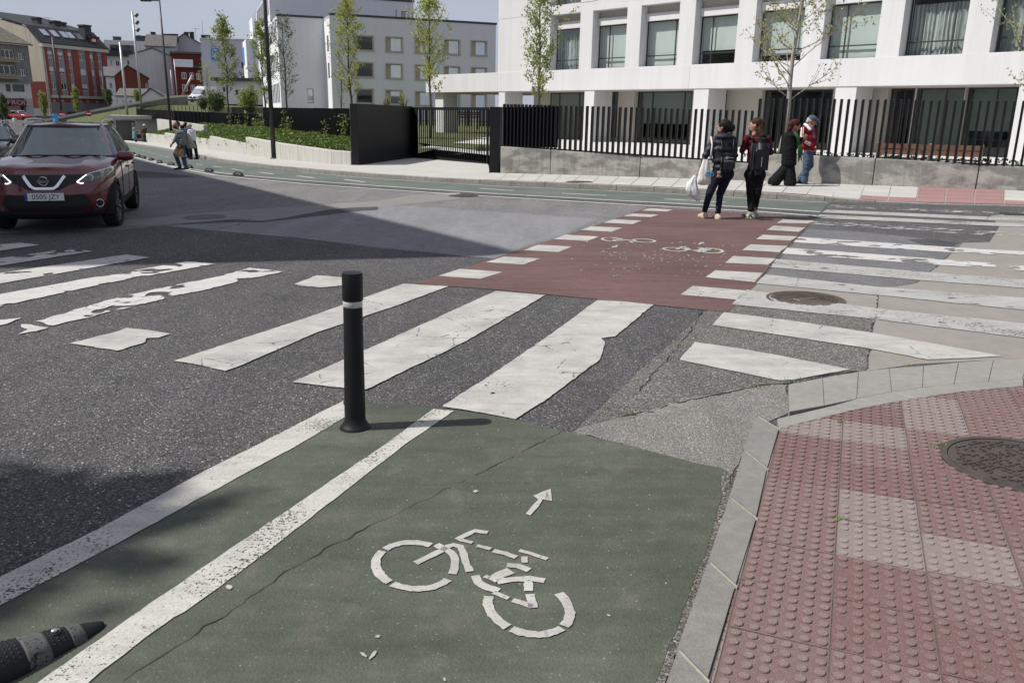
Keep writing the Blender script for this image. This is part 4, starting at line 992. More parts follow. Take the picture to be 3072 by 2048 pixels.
for k in range(-1, 7):
    c0 = MOD*k; x0, x1 = c0+.52, c0+MOD-.52
    if k == -1: x0 = -2.95
    else: OB.B('pillar', c0-.5, c0+.5, .03, .9, zb1, zs0, M_OFF, bev=.01); OB.B('pillar', c0-.5, c0+.5, .03, .9, zs1, zs1+2.75, M_OFF)
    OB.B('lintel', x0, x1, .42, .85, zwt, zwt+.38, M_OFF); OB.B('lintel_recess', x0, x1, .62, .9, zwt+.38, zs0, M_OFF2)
    for zz0, zz1, up in ((zb1, zwt, 0), (zs1, zs1+2.4, 1)):
        w_ = OB.window((x0+.01, x1-.01, zz0+.005, zz1-.005), .60, M_FRAME, M_PANE, .055, (mullp[k],), (.245,))
        ty, ga = kinds[k] if not up else ('c', .2)
        zb = zz0+(zz1-zz0)*(ga if ty == 'b' else 0)
        if ty == 'b':
            bm = bmesh.new(); n_ = 14
            for side_ in range(1):
                gr = [[bm.verts.new((x0+.05+(x1-x0-.1)*i/n_, .78+.02*mnoise.noise(Vector((i*.6, j*.9, k))), zb+(zz1-.05-zb)*j/6)) for j in range(7)] for i in range(n_+1)]
            for i in range(n_):
                for j in range(6): bm.faces.new((gr[i][j], gr[i+1][j], gr[i+1][j+1], gr[i][j+1])).smooth = True
            obj('roller_blind', bm, M_BLIND, w_)
        else:
            bm = bmesh.new(); n_ = 60
            gr = [[bm.verts.new((x0+.05+(x1-x0-.1)*i/n_, .85+.05*math.sin(i*1.35+mnoise.noise(Vector((i*.2, k, 0)))*4), zz0+.03+(zz1-.3-zz0)*j)) for j in range(2)] for i in range(n_+1)]
            for i in range(n_): bm.faces.new((gr[i][0], gr[i+1][0], gr[i+1][1], gr[i][1])).smooth = True
            obj('curtain', bm, M_CURT, w_)
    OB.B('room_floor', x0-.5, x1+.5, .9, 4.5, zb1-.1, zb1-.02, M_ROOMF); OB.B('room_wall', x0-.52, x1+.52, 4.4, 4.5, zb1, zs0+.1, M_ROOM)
# ground floor: outer pillars and set-back glazing
gp = [OB.uz(x, 330)[0] for x in (1495, 1751, 2077, 2499, 3046)]
for i, u in enumerate(gp):
    wd = (.62, .78, .92, .98, 1.0)[i]; OB.B('ground_pillar', u, u+wd, .02, 1.6, zg-.3, zb0, M_OFF, bev=.01)
pu0, _ = OB.uz(1296, 330); OB.B('ground_pillar', pu0, pu0+.95, .3, 1.6, zg-1.0, zb0, M_OFF)
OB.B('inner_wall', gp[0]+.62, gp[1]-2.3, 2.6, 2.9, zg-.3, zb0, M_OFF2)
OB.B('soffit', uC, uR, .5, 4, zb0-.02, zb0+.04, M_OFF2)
ipx = [(1650,1752),(1806,1862),(1912,2076),(2140,2186),(2292,2494),(2574,2600),(2668,2738),(2745,2893),(2898,3046),(3090,3190)]
ins = [(OB.uz(a_, 330, 2.3)[0], OB.uz(b_, 330, 2.3)[0]) for a_, b_ in ipx]
prev = gp[1]-2.3
for i, (a, b) in enumerate(ins):
    w_ = OB.window((a, b, zg+.02, zb0-.02), 2.3, M_FRAME, M_PANE_D, .07, (.28, .86) if b-a > 2.4 else (.6,), (), 'shop_window')
    if i in (2, 7, 8, 9):
        bm = bmesh.new(); zz = zg+(zb0-zg)*(.38 if i != 7 else .0); x0_, x1_ = a+.1, b-.1
        f = bm.faces.new([bm.verts.new(p) for p in ((x0_, 2.6, zz), (x1_, 2.6, zz), (x1_, 2.6, zb0-.05), (x0_, 2.6, zb0-.05))]); obj('roller_blind', bm, M_BLIND, w_)
    if i+1 < len(ins):
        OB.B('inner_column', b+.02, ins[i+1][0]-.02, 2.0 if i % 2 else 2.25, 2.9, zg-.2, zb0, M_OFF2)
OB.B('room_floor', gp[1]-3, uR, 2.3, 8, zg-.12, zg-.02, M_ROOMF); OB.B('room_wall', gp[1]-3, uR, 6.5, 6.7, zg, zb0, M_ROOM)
for u, y_ in ((gp[1]+4.6, 4), (gp[2]+6, 4.2), (gp[3]+4.5, 3.6), (gp[3]+6.8, 3.8)):
    bm = bmesh.new(); box(bm, u, u+1.6, y_, y_+.7, zg+.70, zg+.74); box(bm, u+.05, u+.1, y_, y_+.7, zg, zg+.7); box(bm, u+1.5, u+1.55, y_, y_+.7, zg, zg+.7); box(bm, u+.5, u+1.05, y_+.3, y_+.35, zg+.85, zg+1.2)
    box(bm, u+.74, u+.8, y_+.34, y_+.4, zg+.74, zg+.9); recalc(bm); obj('office_desk', bm, mat('desk_grey', (.35, .34, .32), .6), OB.root)
# terrace and lawn inside the fence
def inside(px, py, z): 
    v = ray(px, py); t = (z-H)/v.z; return Vector((0,0,H))+v*t
zt = zg
M_TERR = concrete('terrace_paving', (.54, .53, .51), .06, .08, .5, grain=30, gs=.12)
M_LAWN = mat('lawn', (.085, .098, .034), .95, .3, 2.5, .6, 60, world=True)
TERR = empty('terrace', (0,0,0), kind='structure')
fence_in = [p + Vector((0,.32,0)) for p in (wpt[0], wpt[2], wpt[3], wpt[5], wpt[7])]
bm = bmesh.new(); o1 = OB.P
def loc(u, y): return OB.P + OB.d*u + OB.n*y
ring = [(p.x, p.y) for p in fence_in] + [(loc(uR+3, 3).x, loc(uR+3, 3).y), (loc(uC, 3).x, loc(uC, 3).y), (loc(uC, 9).x, loc(uC, 9).y), (g0.x+3, g0.y+22), (g0.x+.2, g0.y+.2), (g1.x, g1.y+.1), (g1.x+.5, g1.y-3)]
f = bm.faces.new([bm.verts.new((x, y, max(zt-.04, gz(x, y)+.115) if True else 0)) for x, y in ring]); bmesh.ops.triangulate(bm, faces=[f]); recalc(bm)
for q in bm.faces:
    if q.normal.z < 0: q.normal_flip()
obj('terrace_slab', bm, M_TERR, TERR)
# lawn strips seen through the gate and along the fence
LAWN = empty('lawn', (0,0,0), kind='structure')
def lawn(pts, z):
    bm = bmesh.new(); f = bm.faces.new([bm.verts.new((p[0], p[1], z(p[0], p[1]) if callable(z) else z)) for p in pts]); bmesh.ops.triangulate(bm, faces=[f]); recalc(bm)
    for q in bm.faces:
        if q.normal.z < 0: q.normal_flip()
    obj('grass_strip', bm, M_LAWN, LAWN)
zin = lambda x, y: max(zt-.04, gz(x, y)+.115)+.012
zq = zt
lawn([(g0.x+.6, g0.y+2.4), (g1.x-.2, g1.y+3.2), (g1.x+.6, g1.y+9), (g0.x-1, g0.y+9)], lambda x, y: zin(x, y)+.03)
# ground west and north of the terrace (garden behind the long fence)
bm = bmesh.new(); L0 = [(foot[i].x+npl.x*.3, foot[i].y+npl.y*.3) for i in range(7)]
ring = [(g0.x, g0.y+.3)] + L0 + [(-40, 110), (30, 130), (loc(uC, 9).x, loc(uC, 9).y), (g0.x+3, g0.y+22)]
zz_ = [.25, .4, .5, .6, .8, 1.0, 1.2, 1.4, 1.3, 1.4, .45, .40]
f = bm.faces.new([bm.verts.new((x, y, gz(x, y)+z if i < 8 else z)) for i, ((x, y), z) in enumerate(zip(ring, zz_))]); bmesh.ops.triangulate(bm, faces=[f]); recalc(bm)
for q in bm.faces:
    if q.normal.z < 0: q.normal_flip()
obj('garden_ground', bm, M_LAWN, kind='structure')
for ya, yb in ((412, 384), (372, 352)):      # pale paths crossing the lawn
    bm = bmesh.new(); zz = zt+.012 if ya > 400 else zt+.12; f = bm.faces.new([bm.verts.new(inside(x, y, zz)) for x, y in ((1215, ya-4), (1475, ya+4), (1475, yb+4), (1215, yb-4))]); f.normal_update()
    if f.normal.z < 0: f.normal_flip()
    obj('path_strip', bm, M_TERR, TERR)
# ---------------------------------------------------------------- white health-centre block in the middle distance
M_GREYW = facade_paint('pale_grey_render', (.70, .70, .725), .03, .04)
M_CAP = mat('dark_parapet_cap', (.06, .06, .065), .6, .2, 4)
M_TRIMB = mat('stone_window_trim', (.44, .42, .37), .85, .1, 3)
M_SHUT = mat('beige_shutter', (.42, .36, .27), .8, .15, 5)
M_GLR = mat('reflecting_glass', (.52, .56, .60), .04, .1, .5, metal=.8)
M_GLD = glass('dark_glass', (.03, .034, .04), .03, .7)
dL = (.932, .362)
HB = Fac('health_centre', 994, 200, 93.0, dL, 'large pale grey block with square windows behind the black gate')
uE = HB.uz(1488, 76)[0]; zt_ = HB.uz(994, 46)[1]; zt2 = HB.uz(1488, 76)[1]; zbB = HB.uz(1094, 318)[1]-2.5
holes = []
rows_ = [(111,154), (191,234), (270,312)]
cols_ = [1094, 1182, 1270, 1356, 1437]
for j, (ya, yb) in enumerate(rows_):
    for i, cx in enumerate(cols_):
        dy = (cx-1163)*.045; u, z1 = HB.uz(cx, ya+dy+2); _, z0 = HB.uz(cx, yb+dy)
        holes.append((u-.88, u+.88, z0, z1))
HB.wall('front_wall', 0, uE, zbB, zt_, holes, M_GREYW, th=.35)
for k, h in enumerate(holes):
    w_ = HB.window(h, .22, M_TRIMB, M_GLD if k % 5 == 0 else M_GLR, .07)
    bm = bmesh.new(); t_ = .13
    for a in ((h[0]-t_, h[1]+t_, -.05, .0, h[3], h[3]+t_), (h[0]-t_-.05, h[1]+t_+.05, -.09, .0, h[2]-t_, h[2]), (h[0]-t_, h[0], -.045, -.002, h[2], h[3]), (h[1], h[1]+t_, -.045, -.002, h[2], h[3])): box(bm, *a)
    recalc(bm); obj('surround', bm, M_TRIMB, w_)
    if k % 5: HB.B('shutter', h[0]+.07, h[0]+.55, .16, .23, h[2]+.05, h[3]-.05, M_SHUT, w_)
    else:
        bm = bmesh.new()
        for q in range(9): x = h[0]+.1+q*.19; box(bm, x, x+.03, .12, .15, h[2]+.05, h[2]+(h[3]-h[2])*.62)
        recalc(bm); obj('railing', bm, M_FRAME, w_)
sB = 4.2; uA, _ = HB.uz(837, 180, sB); zA1 = HB.uz(837, 49, sB)[1]
HB.B('wing_side', 0, .35, .001, sB, zbB, zt_, M_GREYW)
for ya, yb in ((103,151), (186,232)): 
    _, za = HB.uz(985, ya); _, zb = HB.uz(985, yb); HB.B('slit_window', -.02, .002, 1.2, 2.2, zb, za, M_GLD)
HB.B('wing_roof', 0, uE, .01, 26, zt_-.3, zt_-.02, M_CAP); HB.B('parapet_cap', -.06, uE+.1, -.06, .3, zt_, zt_+.22, M_CAP)
HB.B('wing_end', uE-.35, uE, .36, 26, zbB, zt_, M_GREYW)
h1 = HB.rect(921, 266, 942, 311, sB)
HB.wall('recess_wall', uA, -.01, zbB, zA1, [h1], M_GREYW, y0=sB, th=.3); HB.window(h1, sB+.2, M_TRIMB, M_GLR, .08)
HB.B('parapet_cap', uA-.06, 0, sB-.06, sB+.3, zA1, zA1+.22, M_CAP)
yT = sB+7.5; zT_ = HB.uz(900, -14, yT)[1]; uT2 = HB.uz(1241, 40, yT)[0]
zTr = HB.uz(1241, 8, yT)[1]
h2 = HB.rect(1203, 34, 1226, 60, yT); h3 = HB.rect(1187, 30, 1190, 60, yT)
HB.wall('upper_wall', uA, uT2, zA1-.4, zTr, [h2, h3], M_GREYW, y0=yT, th=.3); w_ = HB.window(h2, yT+.15, M_TRIMB, M_GLR, .08); HB.B('shutter', h2[0]+.05, h2[0]+.6, yT+.08, yT+.14, h2[2]+.05, h2[3]-.05, M_SHUT, w_); HB.window(h3, yT+.15, M_FRAME, M_GLD, .04)
HB.B('parapet_cap', uA-.1, uT2+.1, yT-.08, yT+.4, zTr, zTr+.25, M_CAP); HB.B('upper_end', uT2-.3, uT2, yT+.31, yT+30, zA1-.4, zTr, M_GREYW)
HB.B('penthouse', uA+6, uT2-5, yT+5, yT+25, zTr, zTr+3, M_GREYW)
HB.B('recess_roof', uA, 0, sB+.3, yT, zA1-.3, zA1-.05, M_CAP)
# long side facade running back, with slit windows
side = Fac('__tmp', 837, 180, 1, (0, 1)); bpy.data.objects.remove(side.root)
sh = []
for fl in range(4):
    z0 = zA1-3.1-fl*3.35 if fl else zA1+.2; 
    for k in range(14): sh.append((z0, k))
bm = bmesh.new(); LEN = 34
box(bm, uA-.001, uA+.3, sB+.3, yT+LEN, zbB, zA1); box(bm, uA, uA+.3, yT+.31, yT+LEN, zA1, zTr); recalc(bm); SD = obj('side_wall', bm, M_GREYW, HB.root)
for fl in range(4):
    zc = zA1+1.0-fl*3.35
    for k in range(12):
        y = yT+1.2+k*1.5 if fl < 1 else sB+1.2+k*1.75
        if fl >= 1 and k > 12: continue
        HB.B('slit_window', uA-.06, uA+.01, y, y+.5, zc, zc+2.1, M_GLD)
HB.B('curtain_wall', uA-.12, uA-.005, yT+20, yT+26, zbB+4, zTr+.01, M_GLR); HB.B('corner_pier', uA-1.2, uA+.2, yT+26.2, yT+LEN, zbB, zTr-3.2, M_GREYW)
HB.B('blue_panel', uA-1.26, uA-1.2, yT+31, yT+33.6, zTr-6.5, zTr-4, plain('sign_blue', (.05, .24, .62), .5))
# fence far behind, bench and planter seen through the gate
# ---------------------------------------------------------------- crest building
M_LIL = facade_paint('lilac_white_render', (.62, .62, .66), .04, .06)
CB = Fac('crest_building', 611, 200, 150.0, (.99, .14), 'plain white block with a blue coat of arms sign high on its wall')
cu1 = CB.uz(765, 118)[0]; cz1 = CB.uz(611, 118)[1]; cz0 = CB.uz(611, 315)[1]
ch = [CB.rect(*r) for r in ((698,187,709,203), (723,187,735,205), (700,228,712,246), (725,229,736,243))]
CB.wall('front_wall', -.2, cu1+6, cz0, cz1, ch, M_LIL, th=.4); CB.B('side_wall', -.2, .1, .41, 20, cz0, cz1, M_LIL); CB.B('roof', -.3, cu1+6.1, .1, 20, cz1-.3, cz1-.05, M_CAP); CB.B('parapet_cap', -.3, cu1+6.1, -.1, .3, cz1, cz1+.2, M_LIL)
for h in ch: CB.window(h, .25, M_FRAMEG, M_GLD, .08)
sr = CB.rect(633, 145, 659, 181)
SG = empty('crest_sign', CB.P + CB.d*sr[0] + Vector((0, 0, sr[2])) - CB.n*.12, math.atan2(CB.d.y, CB.d.x), label='blue square sign with white chalice, crown and stars', cat='sign')
sw, shh = sr[1]-sr[0], sr[3]-sr[2]
bm = bmesh.new(); box(bm, 0, sw, -.06, .06, 0, shh); recalc(bm); obj('board', bm, plain('sign_blue2', (.03, .22, .60), .45), SG)
M_SW = plain('sign_white', (.8, .8, .8), .5)
bm = bmesh.new()
def disc(bm, x, z, r, y=-.075, n=14):
    bm.faces.new([bm.verts.new((x+r*math.cos(k*math.tau/n), y, z+r*math.sin(k*math.tau/n))) for k in range(n)])
cx_ = sw/2
disc(bm, cx_, shh*.50, .20)
for f_ in (((-.28,.30),(.28,.30),(.12,.20),(.06,.14),(-.06,.14),(-.12,.20)), ((-.05,.14),(.05,.14),(.05,.09),(-.05,.09)), ((-.16,.09),(.16,.09),(.16,.06),(-.16,.06)), ((-.30,.42),(.30,.42),(.22,.30),(-.22,.30))):
    bm.faces.new([bm.verts.new((cx_+x*sw*.9, -.075, z*shh)) for x, z in f_])
for k in range(3): 
    for s_ in (-1, 1): disc(bm, cx_+s_*sw*.33, shh*(.62-.17*k), .11)
disc(bm, cx_, shh*.66, .1); recalc(bm); obj('chalice_emblem', bm, M_SW, SG)
bm = bmesh.new(); bm.faces.new([bm.verts.new((cx_+x*sw, -.075, z*shh)) for x, z in ((-.26,.76),(.26,.76),(.26,.80),(-.26,.80))])
for k in range(5): disc(bm, cx_+(-.22+.11*k)*sw, shh*(.84+.03*(2-abs(k-2))), .10)
tb = bmesh.new(); recalc(bm); tb.free(); obj('crown_emblem', bm, M_SW, SG)
# low entrance wing with dark roof edge
EB = Fac('entrance_wing', 648, 250, 118.0, (.99, .14), 'low white entrance wing with thin dark roof beside the crest building', 'building')
eu = EB.uz(812, 250)[0]; ez1 = EB.uz(648, 243)[1]; ez0 = EB.uz(648, 312)[1]
eh = [EB.rect(*r) for r in ((705,270,716,286), (668,262,676,276))]
EB.wall('front_wall', 0, eu, ez0, ez1, eh, M_LIL, th=.3); EB.B('roof_slab', -.5, eu+.5, -.8, 9, ez1, ez1+.45, M_CAP); EB.B('side_wall', 0, .3, .31, 8, ez0, ez1, M_LIL)
for h in eh: EB.window(h, .2, M_FRAMEG, M_GLD, .06)
# ---------------------------------------------------------------- old town on the left
M_BRICKR = facade_paint('red_render', (.25, .068, .045), .08, .12); M_GREYP = facade_paint('grey_render', (.25, .25, .265), .06, .1)
M_BEIGE = facade_paint('stained_beige_render', (.42, .385, .315), .1, .3); M_SLATE = mat('black_slate', (.022, .023, .026), .55, .35, 3, .3, 8); M_SLATEG = mat('grey_slate', (.11, .105, .10), .8, .3, 2, .3, 6)
M_CHIM = mat('slate_chimney', (.05, .05, .058), .7, .3, 3, .2, 10); M_WFR = plain('white_frame', (.66, .66, .66), .5); M_ROLL = mat('roller_shutter', (.55, .55, .54), .7, .08, 4)
M_GRAFF = facade_paint('grey_plinth', (.19, .19, .215), .08, .1); M_REDW = facade_paint('dark_red_render', (.13, .028, .024), .06, .1); M_WHT = facade_paint('white_plaster', (.62, .62, .61), .05, .12)
M_WHTG = facade_paint('grey_white_plaster', (.44, .45, .46), .08, .2)
def brick_mat(name, col):
    s = NM(name); b = s.n('ShaderNodeTexBrick'); b.inputs['Scale'].default_value = 1; b.inputs['Brick Width'].default_value = .25; b.inputs['Row Height'].default_value = .07; b.inputs['Mortar Size'].default_value = .008
    b.inputs['Color1'].default_value = (*col, 1); b.inputs['Color2'].default_value = (*c3(col, .75), 1); b.inputs['Mortar'].default_value = (*c3(col, .8), 1)
    s.l(s.vec(False), b.inputs['Vector']); c = s.mix(1, b.outputs[0], s.ramp(s.noise(s.vec(False), .5, 5, .6), [(.3, .75), (.7, 1.1)]), 'MULTIPLY'); s.set(col=c, rough=.9, spec=.2); return s.m
M_BRK = brick_mat('red_brick', (.22, .065, .04))
dA = (.62, .785)     # direction of the red block's street front: recedes to the right
vA = ray(2490, 366); dA = (vA.x, vA.y)
AB = Fac('red_apartment_block', 140, 200, 150.0, dA, 'red and grey striped apartment block with black mansard roof and tall chimneys')
Z = lambda x, y: (x*.2169, y*.2169)
def uu(x, y=800): return AB.uz(*Z(x, y))[0]
zE_ = AB.uz(*Z(660, 655))[1]; zPl = AB.uz(*Z(700, 1415))[1]; zBd = AB.uz(*Z(690, 1315))[1]; zBase = AB.uz(*Z(730, 1580))[1]-2
uEnd = uu(1475, 760)
strips = [(600,662,'r'), (662,742,'g'), (742,800,'r'), (800,893,'g'), (893,940,'r'), (940,1003,'g'), (1003,1088,'r'), (1088,1187,'g'), (1187,1243,'r'), (1243,1298,'g'), (1298,1346,'r'), (1346,1412,'g'), (1412,1475,'r')]
wins = []
zr = [AB.uz(*Z(850, y))[1] for y in (722, 862, 935, 1075, 1150, 1295)]
zrow = [(zr[1], zr[0]), (zr[3], zr[2]), (zr[5], zr[4])]
us_ = []
for a, b, c in strips:
    u0, u1 = max(0, uu(a, 780)), uu(b, 780); hs = []
    if c == 'g':
        for (z0, z1) in zrow:
            wd = (u1-u0)*.82; m_ = (u0+u1)/2; wide = (u1-u0) > 2.6
            hs.append((m_-wd/2, m_+wd/2, z0+(0 if wide else (z1-z0)*.35), z1))
        AB.wall('grey_bay', u0, u1, zBd, zE_, hs, M_GREYP, y0=.12, th=.25)
        for k, h in enumerate(hs):
            wide = (h[1]-h[0]) > 2.3
            w_ = AB.window(h, .26, M_WFR, M_GLD, .09, (.5,), (.5,) if wide else ())
            if (k+int(u0*3)) % 3 != 0 or (wide and k > 0): AB.B('roller_shutter', h[0]+.05, h[1]-.05, .20, .25, h[2]+(h[3]-h[2])*(.35 if (k+int(u0)) % 2 else .05 if k else .5), h[3]-.04, M_ROLL, w_)
    else: AB.B('red_pier', u0, u1, 0, .4, zBd, zE_, M_BRICKR)
AB.B('cornice', -.6, uEnd+.3, -.35, .5, zE_, zE_+.55, M_TRIMB); AB.B('string_course', 0, uEnd, -.2, .3, zBd-.45, zBd, M_TRIMB)
hs = []
for a, b in ((735,780), (845,895), (990,1035), (1110,1140), (1195,1240), (1325,1370)):
    u0, u1 = uu(a, 1370), uu(b, 1370); hs.append((u0, u1, zPl+.15, zBd-.8))
AB.wall('red_mezzanine', 0, uEnd, zPl, zBd-.46, hs, M_BRICKR, y0=.1, th=.25)
for h in hs: AB.window(h, .22, M_WFR, M_GLD, .08, (.5,))
hg = (uu(925, 1500), uu(1075, 1500), zBase, zPl-1.6)
AB.wall('grey_base', 0, uEnd, zBase, zPl-.01, [hg], M_GRAFF, y0=.05, th=.4); AB.window(hg, .5, M_FRAME, M_GLD, .1, (), (), 'garage_door')
AB.B('core', .1, uEnd, .55, 16, zBase, zE_, M_GREYP)
# beige gable flank
gpz = [AB.uz(*Z(*p))[1] for p in ((650,640),)][0]
bm = bmesh.new(); zk = zE_+6.6; zrg = zE_+11.4
prof = [(0, zBase), (0, zE_), (3.0, zE_+3.3), (16, zE_+6.3), (16, zBase)]
vs0 = [bm.verts.new((-.55, y, z)) for y, z in prof]; vs1 = [bm.verts.new((-.05, y, z)) for y, z in prof]
bm.faces.new(vs0); bm.faces.new(vs1[::-1])
for k in range(5): bm.faces.new((vs0[k], vs0[(k+1) % 5], vs1[(k+1) % 5], vs1[k]))
recalc(bm); obj('flank_wall', bm, M_BEIGE, AB.root)
AB.B('red_flank_base', -.6, -.551,   .2, 15.5, zBase+3, zBase+7.5, M_REDW); AB.B('grey_flank_base', -.58, -.552, .2, 15.5, zBase, zBase+3, M_GRAFF)  # red flank base: shade put into the colour by a darker red
bm = bmesh.new()
for (y0, z0), (y1, z1) in (((-.4, zE_+.55), (3.0, zE_+3.5)), ((3.0, zE_+3.5), (16, zE_+6.5))):
    P = [(-.7, y0, z0), (uEnd+.3, y0, z0), (uEnd+.3, y1, z1), (-.7, y1, z1)]; lo = [bm.verts.new(p) for p in P]; hi = [bm.verts.new((p[0], p[1], p[2]+.18)) for p in P]
    bm.faces.new(hi); bm.faces.new(lo[::-1])
    for k in range(4): bm.faces.new((lo[k], lo[(k+1) % 4], hi[(k+1) % 4], hi[k]))
recalc(bm); ROOF = obj('mansard_roof', bm, M_SLATE, AB.root)
for x, y in ((615,510), (755,525), (888,540), (975,525), (1095,540)):
    u = AB.uz(*Z(x, y), 1.6)[0]; bm = bmesh.new()
    T = Matrix.Translation((u, 1.6, zE_+.55+2.0*.87+.22)) @ Matrix.Rotation(math.atan2(2.95, 3.4), 4, 'X'); box(bm, -.6, .6, -.8, .8, 0, .1, mat=T); recalc(bm); obj('skylight', bm, M_GLR, ROOF)
for x0, x1, yt, yb, yy in ((65,160,240,320,17), (195,262,265,330,15), (480,540,260,410,7), (720,800,305,445,6), (805,880,325,445,7.5), (640,695,325,390,14), (1125,1222,362,560,1.8)):
    u0, zt0_ = AB.uz(*Z(x0, yt), yy); u1, _ = AB.uz(*Z(x1, yt), yy); _, zb_ = AB.uz(*Z(x0, yb), yy)
    bm = bmesh.new(); box(bm, u0, u1, yy-.6, yy+.8, zb_-2.5, zt0_); box(bm, u0-.12, u1+.12, yy-.72, yy+.92, zt0_, zt0_+.25); recalc(bm); obj('chimney', bm, M_CHIM, ROOF)
u_, zz = AB.uz(*Z(672, 250), 14); _, zq_ = AB.uz(*Z(672, 330), 14)
bm = bmesh.new(); tube(bm, [(u_, 14, zq_), (u_, 14, zz)], .04, 5)
for k in range(4): tube(bm, [(u_-1+.1*k, 14, zz-.4*k), (u_+1-.1*k, 14, zz-.4*k)], .03, 4)
obj('antenna', bm, M_FRAMEG, ROOF)
# dormer at the right end
u0, z0 = AB.uz(*Z(1228, 640), 1.2); u1, z1 = AB.uz(*Z(1310, 545), 1.2); AB.B('dormer', u0, u1, .6, 6, zE_+.8, z1, M_BRICKR, ROOF); AB.B('dormer_roof', u0-.3, u1+.3, .3, 6.2, z1, z1+.4, M_SLATE, ROOF); AB.B('dormer_window', u0+.3, u1-.4, .54, .6, zE_+2.6, z1-.5, M_WFR, ROOF)
# grey block with the shop, far left
SB = Fac('corner_shop_block', 84, 200, 138.0, dA, 'grey rendered block with balconies above the red lettered shop at left edge')
Z1 = lambda x, y: (x*.3406, y*.3406)
su = lambda x, y: SB.uz(*Z1(x, y))
sEav = su(215, 405)[1]; sMid = su(240, 735)[1]; sLow = su(238, 868)[1]; sBase = su(240, 1010)[1]-1
uN = su(0, 600)[0]-14
wh = [(su(130, 500)[0], su(190, 500)[0], su(160, 530)[1], su(160, 470)[1]), (su(150, 640)[0], su(212, 640)[0], su(180, 672)[1], su(180, 612)[1]), (su(45, 500)[0]-1, su(105, 500)[0], su(60, 520)[1], su(60, 440)[1]), (su(20, 620)[0]-1, su(120, 620)[0], su(60, 660)[1], su(60, 575)[1])]
SB.wall('upper_wall', uN, 0, sMid, sEav, wh, M_GREYP if False else facade_paint('old_grey_render', (.20, .20, .19), .12, .25), y0=-.6, th=.4)
for h in wh: SB.window(h, -.4, M_WFR, M_GLD, .12, (.33, .66))
wl2 = [(su(50, 770)[0], su(95, 770)[0], su(60, 808)[1], su(60, 742)[1]), (su(110, 770)[0], su(215, 770)[0], su(160, 810)[1], su(160, 745)[1])]
SB.wall('lower_wall', uN, 0, sLow, sMid, wl2, M_WHT, th=.4)
for h in wl2: SB.window(h, .15, M_FRAMEG, M_GLD, .1, (.2, .4, .6, .8))
SB.B('shop_front', uN, -1.5, .5, .8, sBase, sLow, M_GLD); SB.B('shop_pier', -1.4, 0, 0, .8, sBase, sLow, M_WHTG); SB.B('core', uN, 0, 1, 16, sBase, sEav, M_GREYP)
for a, b, z0, z1 in ((su(0, 540)[0]-6, su(108, 540)[0], su(60, 550)[1], su(60, 515)[1]), (su(0, 680)[0]-6, su(130, 680)[0], su(70, 698)[1], su(70, 662)[1])):
    bm = bmesh.new(); box(bm, a, b, -1.7, -.61, z0, z0+.2); n_ = 12
    for k in range(n_+1): x = a+(b-a)*k/n_; box(bm, x-.03, x+.03, -1.7, -1.64, z0+.2, z1)
    box(bm, a, b, -1.71, -1.63, z1, z1+.08); box(bm, a, b, -1.66, -1.655, z0+.3, z1-.1); recalc(bm); obj('balcony', bm, mat('tan_railing', (.30, .26, .16), .7), SB.root)
bm = bmesh.new(); rz0 = sEav
P = [(uN, -1.2, rz0), (.4, -1.2, rz0), (-1.5, 10, rz0+5.5), (uN, 10, rz0+5.5)]; lo = [bm.verts.new(p) for p in P]; hi = [bm.verts.new((p[0], p[1], p[2]+.2)) for p in P]; bm.faces.new(hi); bm.faces.new(lo[::-1])
for k in range(4): bm.faces.new((lo[k], lo[(k+1) % 4], hi[(k+1) % 4], hi[k]))
recalc(bm); obj('roof', bm, mat('lichen_slate', (.12, .11, .09), .9, .5, 2, .3, 5), SB.root)
def text_obj(txt, size, m, parent, loc, rot, ext_=.02, align='CENTER', sx=1, name='lettering'):
    cu = bpy.data.curves.new('t', 'FONT'); cu.body = txt; cu.size = size; cu.extrude = ext_; cu.align_x = align; cu.align_y = 'CENTER'
    to = bpy.data.objects.new('t', cu); COL.objects.link(to); dg_ = bpy.context.evaluated_depsgraph_get(); me = bpy.data.meshes.new_from_object(to.evaluated_get(dg_)); bpy.data.objects.remove(to); bpy.data.curves.remove(cu)
    o = obj(name, me, m, parent); o.location = loc; o.rotation_euler = rot; o.scale = (sx, 1, 1); return o
fr = [su(78, 905)[0], su(218, 905)[0], su(150, 930)[1], su(150, 882)[1]]
SGN = empty('shop_sign', SB.P + SB.d*fr[0] + Vector((0,0,fr[2])) - SB.n*.3, math.atan2(SB.d.y, SB.d.x), label='dark red shop sign board reading FROIZ in pale letters', cat='sign')
bm = bmesh.new(); box(bm, 0, fr[1]-fr[0], -.1, .3, -.1, fr[3]-fr[2]+.1); recalc(bm); obj('board', bm, plain('sign_red', (.13, .012, .015), .5), SGN)
text_obj('FROIZ', (fr[3]-fr[2])*1.15, plain('sign_letter', (.62, .36, .36), .5), SGN, ((fr[1]-fr[0])/2, -.14, (fr[3]-fr[2])/2), (R(90), 0, 0), .03, sx=1.55)
